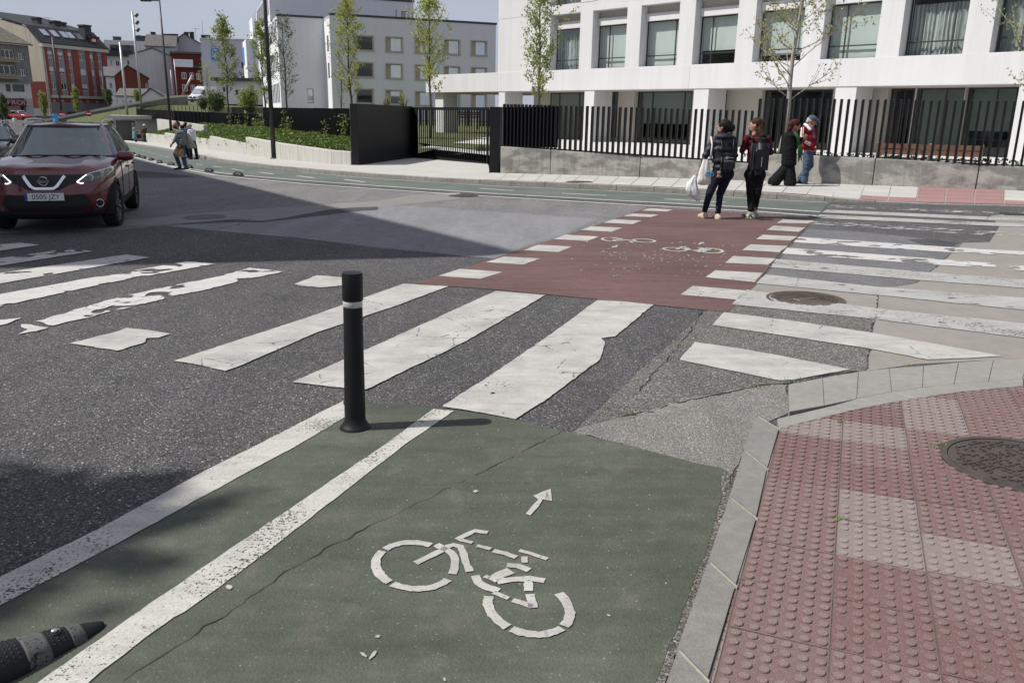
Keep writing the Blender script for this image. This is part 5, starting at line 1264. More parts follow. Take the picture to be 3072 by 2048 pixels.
# a gabled house: front plane, box body, pitched roof
def gable_house(name, px0, px1, yb, ye, yr, Y, d, depth, wall_m, roof_m, label, ridge=.5, holes=(), along=False, over=.25, frame=None, pane=None):
    fc = Fac(name, px0, yb, Y, d, label); u1 = fc.uz(px1, (yb+ye)/2)[0]; z0 = fc.uz(px0, yb)[1]-1.5; z1 = fc.uz(px0, ye)[1]; zr_ = fc.uz((px0+px1)/2, yr)[1]
    hs = [fc.rect(*h) for h in holes]
    fc.wall('front_wall', 0, u1, z0, z1, hs, wall_m, th=.3)
    for h in hs: fc.window(h, .18, frame or M_WFR, pane or M_GLD, .09, (.5,))
    fc.B('body', .01, u1-.01, .31, depth, z0, z1-.01, wall_m)
    bm = bmesh.new(); m_ = u1*ridge
    if not along:     # gable faces the viewer
        tri = [bm.verts.new(p) for p in ((0, 0, z1), (u1, 0, z1), (m_, 0, zr_))]; bm.faces.new(tri); obj('gable', bm, wall_m, fc.root); bm = bmesh.new(); tri2 = [bm.verts.new(p) for p in ((0, depth, z1), (u1, depth, z1), (m_, depth, zr_))]; bm.faces.new(tri2[::-1]); obj('gable', bm, wall_m, fc.root); bm = bmesh.new()
        quads = [((-over, -over, z1-over*.5), (-over, depth+over, z1-over*.5), (m_, depth+over, zr_+.05), (m_, -over, zr_+.05)), ((u1+over, -over, z1-over*.5), (u1+over, depth+over, z1-over*.5), (m_, depth+over, zr_+.05), (m_, -over, zr_+.05))]
    else:
        yd = depth*ridge; quads = [((-over, -over, z1), (u1+over, -over, z1), (u1+over, yd, zr_), (-over, yd, zr_)), ((-over, depth+over, z1), (u1+over, depth+over, z1), (u1+over, yd, zr_), (-over, yd, zr_))]
        for x in (0, u1): bm.faces.new([bm.verts.new(p) for p in ((x, 0, z1), (x, depth, z1), (x, yd, zr_-.05))]); obj('gable', bm, wall_m, fc.root); bm = bmesh.new()
    for q in quads:
        lo = [bm.verts.new(p) for p in q]; hi = [bm.verts.new((p[0], p[1], p[2]+.16)) for p in q]; bm.faces.new(hi); bm.faces.new(lo[::-1])
        for k in range(4): bm.faces.new((lo[k], lo[(k+1) % 4], hi[(k+1) % 4], hi[k]))
    recalc(bm); ro = obj('roof', bm, roof_m, fc.root); return fc, ro, u1, z0, z1, zr_
def chim(fc, ro, px, yt, yb, w, yy, m=None):
    u, z1 = fc.uz(px, yt, yy); _, z0 = fc.uz(px, yb, yy); bm = bmesh.new(); box(bm, u-w/2, u+w/2, yy-w/2, yy+w/2, z0-1, z1); box(bm, u-w/2-.08, u+w/2+.08, yy-w/2-.08, yy+w/2+.08, z1, z1+.15); recalc(bm); obj('chimney', bm, m or M_CHIM, ro)
dF = (.97, .24)
H1 = gable_house('white_terrace_block', 318, 448, 250, 166, 120, 200, (.95, .3), 14, M_WHT, M_SLATEG, 'white block with mansard roof and dark balcony behind the brick house', .4, ((330,181,337,197), (346,183,359,199), (380,182,394,196)), True)
H1[0].B('balcony', 0, H1[2]*.62, -1.2, 0, H1[4]-.2, H1[4]+1.1, M_FRAME); H1[0].B('attic_wall', .5, H1[2]-.5, .3, 6, H1[4], H1[4]+3.4, M_WHT)
for x in (331, 346, 366, 378): u = H1[0].uz(x, 155)[0]; H1[0].B('attic_window', u, u+1.7, .22, .3, H1[4]+.3, H1[4]+2.4, M_GLD)
chim(H1[0], H1[1], 351, 113, 130, 1.6, 4); chim(H1[0], H1[1], 436, 112, 122, 4, 5)
H2 = gable_house('grey_gable_house', 520, 612, 250, 132, 104, 196, (.97, .24), 14, M_WHTG, M_SLATEG, 'tall grey gable wall with chimneys behind the white houses', .45)
for x in (559, 575, 610, 624): chim(H2[0], H2[1], x, 99 if x < 600 else 108, 112, .9, 3)
u, z = H2[0].uz(606, 65, 6); bm = bmesh.new(); tube(bm, [(u, 6, z-8), (u, 6, z)], .05, 5); u2, z2 = H2[0].uz(586, 85, 6); tube(bm, [(u2, 6, z2-4), (u2, 6, z2)], .04, 5); tube(bm, [(u2-.9, 6, z2-.1), (u2+.9, 6, z2-.1)], .03, 4); obj('antenna', bm, M_FRAMEG, H2[1])
H3 = gable_house('long_white_house', 447, 530, 250, 140, 103, 190, (.97, .24), 12, M_WHTG, M_SLATEG, 'pale house with long slate roof left of the grey gable', .3, ((495,132,507,147),), True)
for x in (459, 494, 504, 515, 521, 527): chim(H3[0], H3[1], x, 99 if x == 459 else 105, 114, .9, 4)
H4 = gable_house('white_gable_house', 400, 523, 300, 166, 146, 172, (.94, .34), 10, M_WHT, M_SLATEG, 'big blank white gable house with red painted front beside the van', .55)
fR = Fac('red_front_house', 522, 250, 171.0, (.93, .37), 'deep red house front with white bay window next to the white gable', 'house')
ru = fR.uz(606, 220)[0]; rz1 = fR.uz(522, 160)[1]; rz0 = fR.uz(540, 300)[1]-1; rh = [fR.rect(*r) for r in ((544,217,561,238), (568,218,582,239), (588,220,602,240), (546,253,564,274), (571,254,586,275), (591,255,606,276))]
fR.wall('front_wall', 0, ru, rz0, rz1, rh, M_REDW, th=.3)
for h in rh: fR.window(h, .12, M_WFR, M_GLD, .14, (.5,))
by = fR.rect(523, 178, 580, 203); fR.B('bay', by[0], by[1], -.7, 0, by[2], by[3], M_WFR)
for k in range(7):
    x = by[0]+.15+(by[1]-by[0]-.3)*k/7; fR.B('bay_pane', x, x+(by[1]-by[0])/7-.15, -.74, -.701, by[2]+.9, by[3]-.25, M_GLR)
fR.B('body', .01, ru, .35, 9, rz0, rz1-.01, M_REDW); fR.B('roof', -.3, ru+.3, -.4, 9, rz1, rz1+.35, M_SLATEG)
bl = fR.rect(582, 196, 606, 207); fR.B('balcony', bl[0], bl[1], -1, 0, bl[2], bl[2]+.2, M_FRAME); fR.B('balcony_rail', bl[0], bl[1], -1, -.95, bl[2]+.21, bl[3], M_FRAME)
H5 = gable_house('brick_house', 349, 446, 285, 232, 199, 150, (.90, .43), 12, M_BRK, M_SLATEG, 'old brick gable house with slate roof between the red block and white house', .42, ((436,249,446,266),))
H5b = gable_house('white_side_house', 324, 350, 300, 231, 200, 149.4, (.90, .43), 10, M_WHT, M_SLATEG, 'narrow white house front with slate roof left of the brick gable', .5, ((327,249,339,268),), True)
H6 = gable_house('small_white_house', 429, 492, 320, 290, 268, 128, (.95, .31), 14, M_WHT, M_SLATEG, 'small low white house with slate roof just above the ramp wall', .45, ((462,278,466,289),))
H7 = gable_house('low_slate_house', 354, 430, 318, 290, 266, 130, (.95, .31), 12, M_WHT, M_SLATEG, 'low white house with wide grey slate roof behind the silver pole', .5, ((366,301,374,314), (386,301,397,313)), True)
# ---------------------------------------------------------------- apartment block outside the picture on the left whose shade lies on the junction
SHB = Vector((.31, 10.38, 0)); hS = 16.5; dS = Vector((-.545, .838, 0)).normalized(); Ls = (hS+.3)/math.tan(SUN_EL)
p0 = SHB - Vector((math.cos(SUN_AZ), math.sin(SUN_AZ), 0))*Ls
nS = Vector((-dS.y, dS.x, 0)); nS = nS if nS.x < 0 else -nS
e = empty('corner_apartment_block', (p0.x, p0.y, gz(p0.x, p0.y)), math.atan2(dS.y, dS.x), label='tall pale apartment block just outside the picture whose shade covers the junction', cat='building')
fS = Fac.__new__(Fac); fS.P = Vector((p0.x, p0.y, 0)); fS.d = dS; fS.n = nS; fS.root = e
LS = 37.0
hs = []
for fl in range(5):
    for k in range(10): hs.append((1.6+k*3.6, 3.2+k*3.6, 1.2+fl*3.1, 2.9+fl*3.1))
fS.wall('street_wall', 0, LS, -1.5, hS, hs, M_WHT, y0=0, th=.3)
for h in hs: fS.window(h, .2, M_WFR, M_GLD, .1, (.5,))
for nm, z0_, z1_, g_, m_ in (('body', -1.5, hS, .31, M_WHT), ('roof_cap', hS, hS+.3, -.02, M_CAP)):
    far = [fS.P+dS*0+nS*0, fS.P+dS*LS, fS.P+dS*LS+Vector((-13, 2, 0)), fS.P+Vector((-13, -2.2, 0))]
    Mi = Matrix.Rotation(-math.atan2(dS.y, dS.x), 3, 'Z'); q = [Mi @ (v-fS.P) for v in far]; sg = 1 if q[2].y > 0 else -1
    q[0].y += sg*g_; q[1].y += sg*g_
    bm = bmesh.new(); prism(bm, [(v.x, v.y) for v in q], z0_, z1_); recalc(bm); obj(nm, bm, m_, e)
# ================================================================== RAMP, GARAGE, BANK BEHIND THE STREET ON THE LEFT
M_RAMPW = stained_concrete('ramp_wall', (.16, .16, .155), (.11, .11, .108), .5, .45); M_COPE = concrete('pale_coping', (.52, .50, .46), .1, .1, 1)
RW = empty('ramp_wall', at(500, 300, 112), label='long dark grey ramp wall with pale coping rising towards the white van', cat='wall')
rp_ = [((95,366),92),((200,345),95),((300,325.5),99),((420,304),104),((500,289),109),((560,285),114)]
for i in range(len(rp_)-1):
    (a, Ya), (b, Yb) = rp_[i], rp_[i+1]; A, B = at(*a, Ya), at(*b, Yb)
    for nm, lo_, hi_, th, m in (('wall_panel', -6, -.25, .3, M_RAMPW), ('coping', -.25, 0, .45, M_COPE)):
        bm = bmesh.new(); n = Vector((0, th, 0)); P = [A, B, B+n, A+n]; o_ = Vector((0, -.08 if nm == 'coping' else 0, 0))
        lo = [bm.verts.new(p+o_+Vector((0,0,lo_))) for p in P]; hi = [bm.verts.new(p+o_+Vector((0,0,hi_))) for p in P]; bm.faces.new(hi); bm.faces.new(lo[::-1])
        for k in range(4): bm.faces.new((lo[k], lo[(k+1) % 4], hi[(k+1) % 4], hi[k]))
        recalc(bm); rel(obj(nm, bm, m, RW), RW)
def slab(name, corners, m, th=.3, **k):
    bm = bmesh.new(); hi = [bm.verts.new(p) for p in corners]; lo = [bm.verts.new(p-Vector((0,0,th))) for p in corners]; bm.faces.new(hi); bm.faces.new(lo[::-1]); n = len(hi)
    for i in range(n): bm.faces.new((lo[i], lo[(i+1) % n], hi[(i+1) % n], hi[i]))
    recalc(bm); return obj(name, bm, m, **k)
M_GRASS = mat('bank_grass', (.07, .082, .028), .95, .35, 3, .5, 30, world=True)
slab('grass_bank', [at(245,374,84), at(322,366,80), at(412,344,80), at(425,318,92), at(330,335,96), at(200,360,93)], M_GRASS, 3, kind='structure')
slab('upper_level', [at(408,350,90), at(640,350,80), at(830,345,92), at(830,310,140), at(560,306,140), at(420,305,120)], M_GRASS, 3, kind='structure')
slab('van_road', [at(540,313,120), at(660,314,120), at(660,306,140), at(545,303,140)], M_CONC_ST, 3, kind='structure')
# steps
ST = empty('garden_steps', at(325, 372, 80.5), label='pale concrete garden steps climbing the grass bank', cat='steps')
for k in range(6):
    a = at(302+k*7, 373-k*4.2, 80.5+k*.5); b = at(330+k*5, 371-k*4.3, 79.5+k*.5); bm = bmesh.new(); P = [a, b, b+Vector((.3,1.0,0)), a+Vector((.3,1.0,0))]
    prism(bm, [(p.x, p.y) for p in P], a.z-1.2, a.z); recalc(bm); rel(obj('step', bm, M_COPE, ST), ST)
for a in (315, 338):
    A = at(a-13, 360, 81); B = at(a+20, 326 if a > 320 else 336, 85); bm = bmesh.new(); tube(bm, [A, B], .03, 5)
    for t in (0, .33, .66, 1): p = A.lerp(B, t); tube(bm, [p, p-Vector((0,0,1.0))], .025, 5)
    rel(obj('handrail', bm, M_FRAMEG, ST), ST)
# garage box with louvred door
GX = Fac('garage_box', 343, 400, 74.0, (.93, .37), 'pale concrete service box with dark louvred metal door by the footway', 'service box')
ga = lambda x, y: GX.uz(x, y)
gu1 = ga(412, 400)[0]; gz1 = ga(343, 357)[1]; gz0 = ga(380, 421)[1]-.5; dr_ = (ga(350, 400)[0], ga(408, 400)[0], gz0, ga(380, 362)[1])
GX.wall('front_wall', 0, gu1, gz0, gz1, [dr_], M_COPE, th=.3); GX.B('roof_slab', -.3, gu1+3.6, -.35, 5, gz1, gz1+.3, M_COPE); GX.B('side_wall', 0, .3, .31, 5, gz0, gz1, M_COPE)
bm = bmesh.new(); vs = [(gu1, 0), (gu1+2.8, 1.2), (gu1+2.8, 5), (gu1, 5)]; prism(bm, vs, gz0, gz1-.01); recalc(bm); obj('side_block', bm, M_COPE, GX.root)
D_ = GX.B('louvre_door', dr_[0], dr_[1], .15, .2, dr_[2], dr_[3], M_FRAMEG)
for k in range(18):
    z = dr_[2]+.1+(dr_[3]-dr_[2]-.1)*k/18
    for q in range(3):
        w_ = (dr_[1]-dr_[0])/3; GX.B('louvre', dr_[0]+w_*q+.03, dr_[0]+w_*(q+1)-.03, .1, .15, z, z+.07, M_FRAMEG, D_)
slab('dark_underpass', [at(270,386,80), at(345,380,77), at(345,372,77.5), at(268,378,80.5)], M_RAMPW, 2.5, label='low dark retaining wall beside the louvred service box', cat='wall')
# upper concrete wall in the ivy
a, b = at(470, 357, 70), at(610, 376, 56); a2, b2 = at(470, 385, 70), at(612, 392, 56)
bm = bmesh.new(); n = Vector((.2, .25, 0)); hi = [bm.verts.new(p) for p in (a, b, b+n, a+n)]; lo = [bm.verts.new(p-Vector((0,0,1.2))) for p in (a, b, b+n, a+n)]; bm.faces.new(hi); bm.faces.new(lo[::-1])
for i in range(4): bm.faces.new((lo[i], lo[(i+1) % 4], hi[(i+1) % 4], hi[i]))
recalc(bm); obj('upper_bank_wall', bm, M_WALL2, label='pale concrete wall topping the ivy beneath the long fence', cat='wall')
# ================================================================== POSTS, LAMPS, SIGNS
M_POLE = mat('dark_pole', (.030, .031, .032), .45, .2, 3, spec=.4); M_SILV = mat('galvanised_steel', (.36, .37, .38), .42, .12, 4, metal=.55)
def lamp(p, h, label, arm=-1.0):
    e = empty('street_lamp', p, label=label, cat='street lamp', group='tall dark street lamps along the far footway')
    bm = bmesh.new(); tube(bm, [(0,0,0), (0,0,h*.5), (0,0,h)], [.105, .085, .06], 10); obj('pole', bm, M_POLE, e)
    bm = bmesh.new(); lathe(bm, [(.16, 0), (.16, .03), (.13, .05), (.11, .06)], 12); obj('base_flange', bm, M_POLE, e)
    bm = bmesh.new(); box(bm, -.62, .05, -.05, .05, h-.02, h+.05); recalc(bm); obj('arm', bm, M_POLE, e)
    bm = bmesh.new(); vs = box(bm, -1.35, -.6, -.14, .14, h-.05, h+.08); bmesh.ops.bevel(bm, geom=bm.edges[:], offset=.03, segments=2, affect='EDGES'); recalc(bm); hd = obj('lamp_head', bm, M_POLE, e)
    bm = bmesh.new(); box(bm, -1.3, -.7, -.1, .1, h-.062, h-.052); recalc(bm); obj('lens', bm, plain('lamp_lens', (.6, .6, .55), .2), hd); return e
lamp(G(822, 476, .12), 9.95, 'tall dark street lamp pole before the ivy wall, its top out of sight')
lamp(G(517, 429, .12), 9.95, 'tall dark street lamp with its head at the upper left behind the striped jumper man')
def pole(name, a, b, Y, r, m, label, cat='pole', spots=()):
    A, B = at(*a, Y), at(*b, Y); B = Vector((A.x, A.y, B.z)) if abs(A.x-B.x) < 2.5 else B
    e = empty(name, A, label=label, cat=cat); bm = bmesh.new(); tube(bm, [Vector((0,0,-2)), B-A], [r, r*.75], 8); obj('pole', bm, m, e)
    for y in spots:
        z = at(b[0], y, Y).z-A.z; bm = bmesh.new(); T = Matrix.Translation((.45, 0, z)) @ Matrix.Rotation(R(40), 4, 'Y'); box(bm, -.09, .09, -.12, .12, -.2, .2, mat=T); tube(bm, [(0,0,z-.1), (.4,0,z)], .035, 6); recalc(bm); obj('floodlight', bm, M_FRAME, e)
pole('silver_mast', (383,352), (355,127), 80, .13, M_SILV, 'bare silver steel mast standing on the service box corner'); pole('floodlight_mast', (424,314), (421,35), 90, .13, M_SILV, 'silver floodlight mast with four black lamps on one side', 'mast', (47, 69, 91, 112))
pole('far_lamp_post', (188,362), (157,112), 110, .13, M_POLE, 'dark street lamp post before the red striped apartment block', 'street lamp'); pole('far_thin_post', (317,325), (310,225), 120, .08, M_POLE, 'thin dark post at the right end of the red block', 'post')
pole('camera_post', (519,292), (511,210), 125, .07, M_SILV, 'slim grey post with small fittings before the blank white gable', 'post'); pole('thin_mast', (532,292), (529,178), 125, .08, M_SILV, 'thin silver mast before the red fronted house', 'mast')
e = at(546, 290, 124); bm = bmesh.new(); tube(bm, [Vector((0,0,0)), at(576,226,124)-e], [.18, .12], 6); o = obj('barrier_boom', bm, M_SILV, label='slanted silver boom raised before the red fronted house', cat='boom'); o.location = e
pole('left_edge_post', (8,366), (-4,190), 112, .1, M_POLE, 'dark post at the left edge before the lettered shop', 'post')
TS = empty('blue_totem', at(167, 372, 84), R(15), label='upright blue information totem with white lines of text', cat='sign')
bm = bmesh.new(); box(bm, -.26, .26, -.05, .05, -.3, 1.0); recalc(bm); obj('board', bm, plain('totem_blue', (.05, .25, .60), .45), TS)
bm = bmesh.new()
for x, z, w_, h_ in ((-.2,.86,.06,.08), (-.1,.86,.06,.08), (-.2,.45,.2,.04), (-.2,.36,.26,.04), (-.2,.27,.16,.04)): bm.faces.new([bm.verts.new(p) for p in ((x,-.056,z),(x+w_,-.056,z),(x+w_,-.056,z+h_),(x,-.056,z+h_))])
obj('white_print', bm, M_SW, TS)
def round_sign(px, py, Y, r, label, bar=True, mast=None):
    p = at(px, py, Y); e = empty('road_sign', p, R(12), label=label, cat='road sign'); bm = bmesh.new(); T = Matrix.Rotation(R(90), 4, 'X'); lathe(bm, [(r, -.02), (r, .02)], 20); bm.transform(T); obj('red_disc', bm, plain('sign_red_disc', (.38, .02, .025), .4), e)
    bm = bmesh.new(); bm.faces.new([bm.verts.new(q) for q in ((-r*.7,-.03,-r*.16),(r*.7,-.03,-r*.16),(r*.7,-.03,r*.16),(-r*.7,-.03,r*.16))]); obj('white_bar', bm, M_SW, e)
    bm = bmesh.new(); tube(bm, [(0,.05,-2.6), (0,.05,r)], .035, 6); obj('post', bm, M_SILV, e)
round_sign(186, 343, 100, .42, 'red no entry sign left of the blue totem'); round_sign(266, 341, 86, .30, 'small red sign on a pale post before the grass bank')
# ================================================================== TREES
def tree(name, base, h, crown, label, seed, clear=.25, spread=.16, nb=34, leaves=1500, lsize=.09, lm=None, bark=None, lean=(0,0), group=None, up=.72, r0=.07, sub=3, cat='tree', tier=None):
    random.seed(seed); e = empty(name, base, label=label, cat=cat, group=group)
    bm = bmesh.new(); tp = []; n = 9
    for i in range(n+1):
        t = i/n; tp.append(Vector((lean[0]*t*h + .02*h*mnoise.noise(Vector((t*3, seed, 0))), lean[1]*t*h+.02*h*mnoise.noise(Vector((t*3, seed, 9))), t*h)))
    tube(bm, tp, [r0*(1-.85*(i/n))+.004 for i in range(n+1)], 7)
    ends = []
    for k in range(nb):
        t = clear+(1-clear)*((k+random.random())/nb)**.9; i = min(int(t*n), n-1); p = tp[i].lerp(tp[i+1], t*n-i)
        prof = math.sin(min(1, (t-clear)/(1-clear)*1.0+.12)*math.pi*.92)**.7 if tier is None else tier((t-clear)/(1-clear))
        l = spread*h*prof*random.uniform(.7, 1.25); a = k*2.4+random.uniform(-.5, .5)
        d = Vector((math.cos(a), math.sin(a), up*random.uniform(.6, 1.4))).normalized(); pts = [p]; 
        for j in range(4): d = (d+Vector((random.gauss(0,.12), random.gauss(0,.12), .10))).normalized(); pts.append(pts[-1]+d*l/4)
        rb = max(.006, r0*.33*(1-t*.75)); tube(bm, pts, [rb, rb*.75, rb*.55, rb*.4, rb*.2], 5)
        for s_ in range(sub):
            j = random.randint(1, 3); q = pts[j].lerp(pts[j+1], random.random()); dd = (d+Vector((random.gauss(0,.7), random.gauss(0,.7), random.gauss(.2,.4)))).normalized(); ll = l*random.uniform(.25, .5)
            sp = [q, q+dd*ll*.5, q+dd*ll+Vector((0,0,ll*.12))]; tube(bm, sp, [rb*.4, rb*.28, rb*.12], 4, False); ends.append(sp)
        ends.append(pts[2:])
    obj('trunk', bm, bark or M_BARK, e)
    bm = bmesh.new()
    for k in range(leaves):
        sp = random.choice(ends); j = random.randint(0, len(sp)-2); q = sp[j].lerp(sp[j+1], random.random()**.6)+Vector((random.gauss(0,1), random.gauss(0,1), random.gauss(0,1)))*lsize*.9
        for _ in range(2): leaf(bm, q+Vector((random.gauss(0,1), random.gauss(0,1), random.gauss(0,1)))*lsize*.4, lsize*random.uniform(.6, 1.3), rnd_n(.3))
    obj('crown', bm, lm or M_LEAF_G, e); return e
def tree_at(name, bx, by, Y, ytop, label, seed, bz=None, **k):
    p = at(bx, by, Y); t = at(bx, ytop, Y); return tree(name, p, t.z-p.z, None, label, seed, **k)
tier1 = lambda t: (1.1-.85*t)*(.55+.45*min(1, t*5))
tree_at('plane_tree', 2336, 478, 23.2, -240, 'slim young tree with spreading budding branches behind the wall near the couple', 5, clear=.24, spread=.34, nb=34, leaves=2000, lsize=.058, lm=M_LEAF_B, bark=M_BARK_P, lean=(.048,0), up=.42, r0=.078, sub=5, tier=tier1)
tree_at('plane_tree', 3130, 500, 20.6, -200, 'budding tree whose leafy branches reach in at the right edge', 8, clear=.24, spread=.40, nb=40, leaves=2000, lsize=.06, lm=M_LEAF_G, bark=M_BARK_P, lean=(.03,0), up=.5, r0=.08, sub=4, tier=tier1)
tree_at('tulip_tree', 1612, 455, 31, -42, 'narrow fresh green young tree before the blank white wall', 11, clear=.30, spread=.20, nb=48, leaves=1800, lsize=.08, lm=M_LEAF_G, up=1.5, sub=3)
tree_at('tulip_tree', 1291, 415, 42, 2, 'narrow yellow green young tree on the lawn behind the sliding gate', 12, clear=.30, spread=.23, nb=48, leaves=1500, lsize=.095, lm=M_LEAF_Y, up=1.5, sub=3)
tree_at('tulip_tree', 1053, 380, 50, 8, 'yellow green young tree rising behind the gate housing', 13, clear=.22, spread=.25, nb=48, leaves=1500, lsize=.105, lm=M_LEAF_Y, up=1.4, sub=4, r0=.085)
tree_at('tulip_tree', 1026, 375, 56, 140, 'bare twiggy young tree left of the gate housing tree', 14, clear=.15, spread=.25, nb=34, leaves=110, lsize=.09, lm=M_LEAF_Y, up=1.4, sub=4, r0=.05)
tree_at('tulip_tree', 862, 370, 60, 66, 'sparse young tree with few leaves before the blank grey wall', 15, clear=.22, spread=.27, nb=40, leaves=480, lsize=.105, lm=M_LEAF_D, up=1.1, sub=4, r0=.085)
tree_at('tulip_tree', 797, 365, 66, 82, 'young tree half hidden by the near lamp pole', 16, clear=.2, spread=.22, nb=40, leaves=1300, lsize=.13, lm=M_LEAF_G, up=1.2, r0=.08)
tree_at('tulip_tree', 688, 358, 72, 70, 'leafy young tree standing right of the blue crest sign', 17, clear=.25, spread=.23, nb=42, leaves=1500, lsize=.14, lm=M_LEAF_G, up=1.3, r0=.09)
tree_at('small_tree', 628, 330, 95, 195, 'small pale twiggy tree above the white van', 18, clear=.1, spread=.28, nb=34, leaves=260, lsize=.12, lm=M_LEAF_Y, up=1.0, r0=.06)
for i, (x, yb, Y, yt, sp, lb) in enumerate(((136,362,105,285,.2,'small green street tree before the grey base of the red block'), (234,345,106,270,.17,'narrow green street tree right of the dark lamp post'), (329,322,108,276,.3,'round green street tree at the right end of the red block'), (413,310,110,276,.2,'tiny green tree above the ramp wall by the floodlight mast'), (17,368,108,290,.18,'thin street tree at the left edge before the lettered shop'))):
    tree_at('street_tree', x, yb, Y, yt, lb, 30+i, clear=.15, spread=sp, nb=34, leaves=1500, lsize=.13, lm=M_LEAF_D if i in (2, 4) else M_LEAF_G, up=1.3, r0=.06, sub=2, group='street trees before the old town houses')
def shrub(px, yb, Y, ytop, wpx, label, seed, n=2600, m=None, ls=.13):
    random.seed(seed); p = at(px, yb, Y); h = at(px, ytop, Y).z-p.z; w_ = wpx/F*Y/2; e = empty('shrub', p, label=label, cat='shrub', group='shrubs above the long fence'); bm = bmesh.new()
    st = []
    for k in range(16): a = random.random()*math.tau; r_ = w_*random.random()**.7; q = Vector((math.cos(a)*r_, math.sin(a)*r_*.8, h*random.uniform(.55, 1)*(1-.3*r_/w_))); pts = [Vector((q.x*.25, q.y*.25, 0)), Vector((q.x*.7, q.y*.7, q.z*.5)), q]; tube(bm, pts, [.03, .02, .006], 4, False); st.append(pts)
    obj('stem', bm, M_BARK, e); bm = bmesh.new()
    for k in range(n):
        s_ = random.choice(st); t = random.random()**.7*2; i = min(int(t), 1); q = s_[i].lerp(s_[i+1], t-i)+Vector((random.gauss(0,.16), random.gauss(0,.16), random.gauss(0,.13)))*w_; leaf(bm, q, ls*random.uniform(.6, 1.3), rnd_n())
    obj('foliage', bm, m or M_LEAF_D, e)
shrub(650, 332, 78, 262, 66, 'broad drooping green shrub hiding the rear of the white van', 51); shrub(752, 336, 70, 240, 72, 'tall loose green shrub left of the near lamp pole', 52, 2400, M_LEAF_G); shrub(612, 326, 84, 285, 40, 'small shrub in front of the van wheel', 53, 900)
shrub(1160, 330, 60, 275, 22, 'wispy sapling before the second window behind the gate housing', 54, 140, M_LEAF_Y, .09); shrub(1208, 332, 62, 262, 36, 'wispy leafy sapling behind the gate housing top', 55, 240, M_LEAF_Y, .09)
# unseen tree shape added outside the picture to cast shade on the near lane edge
tree('street_tree', Vector((-10.15, 1.80, gz(-9.8, 1.9))), 10.3, None, 'unseen leafy tree shape added outside the picture to cast the shade at lower left', 77, clear=.55, spread=.058, nb=60, leaves=6500, lsize=.2, lm=M_LEAF_D, up=.8, r0=.11)
# ================================================================== SMALL STREET THINGS
M_RUB = mat('black_rubber', (.009, .009, .010), .5, .25, 10, .15, 120, spec=.28)
# bollard
b = G(1066, 1284); BO = empty('bollard', b, label='black round plastic bollard with one white band at the cycle lane head', cat='bollard')
bm = bmesh.new(); lathe(bm, [(.052, .0), (.0555, .02), (.057, .10), (.052, .5), (.0505, .68), (.0495, .69)], 32); o = obj('post', bm, M_RUB, BO); smooth(o.data, 40)
bm = bmesh.new(); lathe(bm, [(.086, -.004), (.084, .012), (.074, .024), (.066, .035), (.058, .055), (.0565, .075)], 32); o = obj('base_flange', bm, M_RUB, BO); smooth(o.data, 40)
bm = bmesh.new(); lathe(bm, [(.0498, .69), (.0512, .692), (.0512, .722), (.0498, .724)], 32); obj('reflective_band', bm, paint('scuffed_band', (.62, .62, .60), .34, 18, 0, dirt=.3, crack=False), BO)
bm = bmesh.new(); lathe(bm, [(.049, .688), (.0495, .724)], 32); obj('band_core', bm, M_RUB, BO)
bm = bmesh.new(); lathe(bm, [(.0525, .724), (.0545, .73), (.0545, .862), (.052, .872), (.0, .8745)], 32); o = obj('cap', bm, M_RUB, BO); smooth(o.data, 40)
BO.rotation_euler = (R(.3), R(.9), 0)
# rubber lane divider, lower left
pR = G(*zE((622, 1228))[0]); dv = Vector((.65, .76, 0)); Ld = .78; dv.normalize()
c0 = pR - dv*Ld; DV = empty('lane_divider', (c0.x, c0.y, gz(c0.x, c0.y)+.004), math.atan2(dv.y, dv.x), label='black studded rubber lane divider with silver bands at lower left', cat='lane divider')
def dsec(x):         # half width, height along the divider
    t = x/Ld; e_ = min(t, 1-t)/.5
    k = min(1, (min(x, Ld-x)/.30))**.6; return .070*k+.012, .082*min(1, (min(x, Ld-x)+.02)/.36)**.75+.012
def dring(x, grow=0, n=14):
    w_, h_ = dsec(x); return [Vector((x, (w_+grow)*math.cos(math.pi*k/n)*(1 if True else 0), (h_+grow)*math.sin(math.pi*k/n)**.75)) for k in range(n+1)]
def dskin(bm, x0, x1, steps, grow=0, n=14):
    R_ = [[bm.verts.new(v) for v in dring(x0+(x1-x0)*i/steps, grow, n)] for i in range(steps+1)]
    for i in range(steps):
        for k in range(n): bm.faces.new((R_[i][k], R_[i][k+1], R_[i+1][k+1], R_[i+1][k])).smooth = True
    bm.faces.new(R_[0]); bm.faces.new(R_[-1][::-1]); recalc(bm)
bm = bmesh.new(); dskin(bm, 0, Ld, 50); obj('body', bm, M_RUB, DV)
M_REFL = paint('scuffed_reflector', (.11, .11, .108), .40, 30, .36, 90, dirt=.4, crack=False)
for a, c in ((.668, .712), (.53, .60), (.12, .19)): bm = bmesh.new(); dskin(bm, a, c, 8, .0025); obj('reflective_band', bm, M_REFL, DV)
bm = bmesh.new()
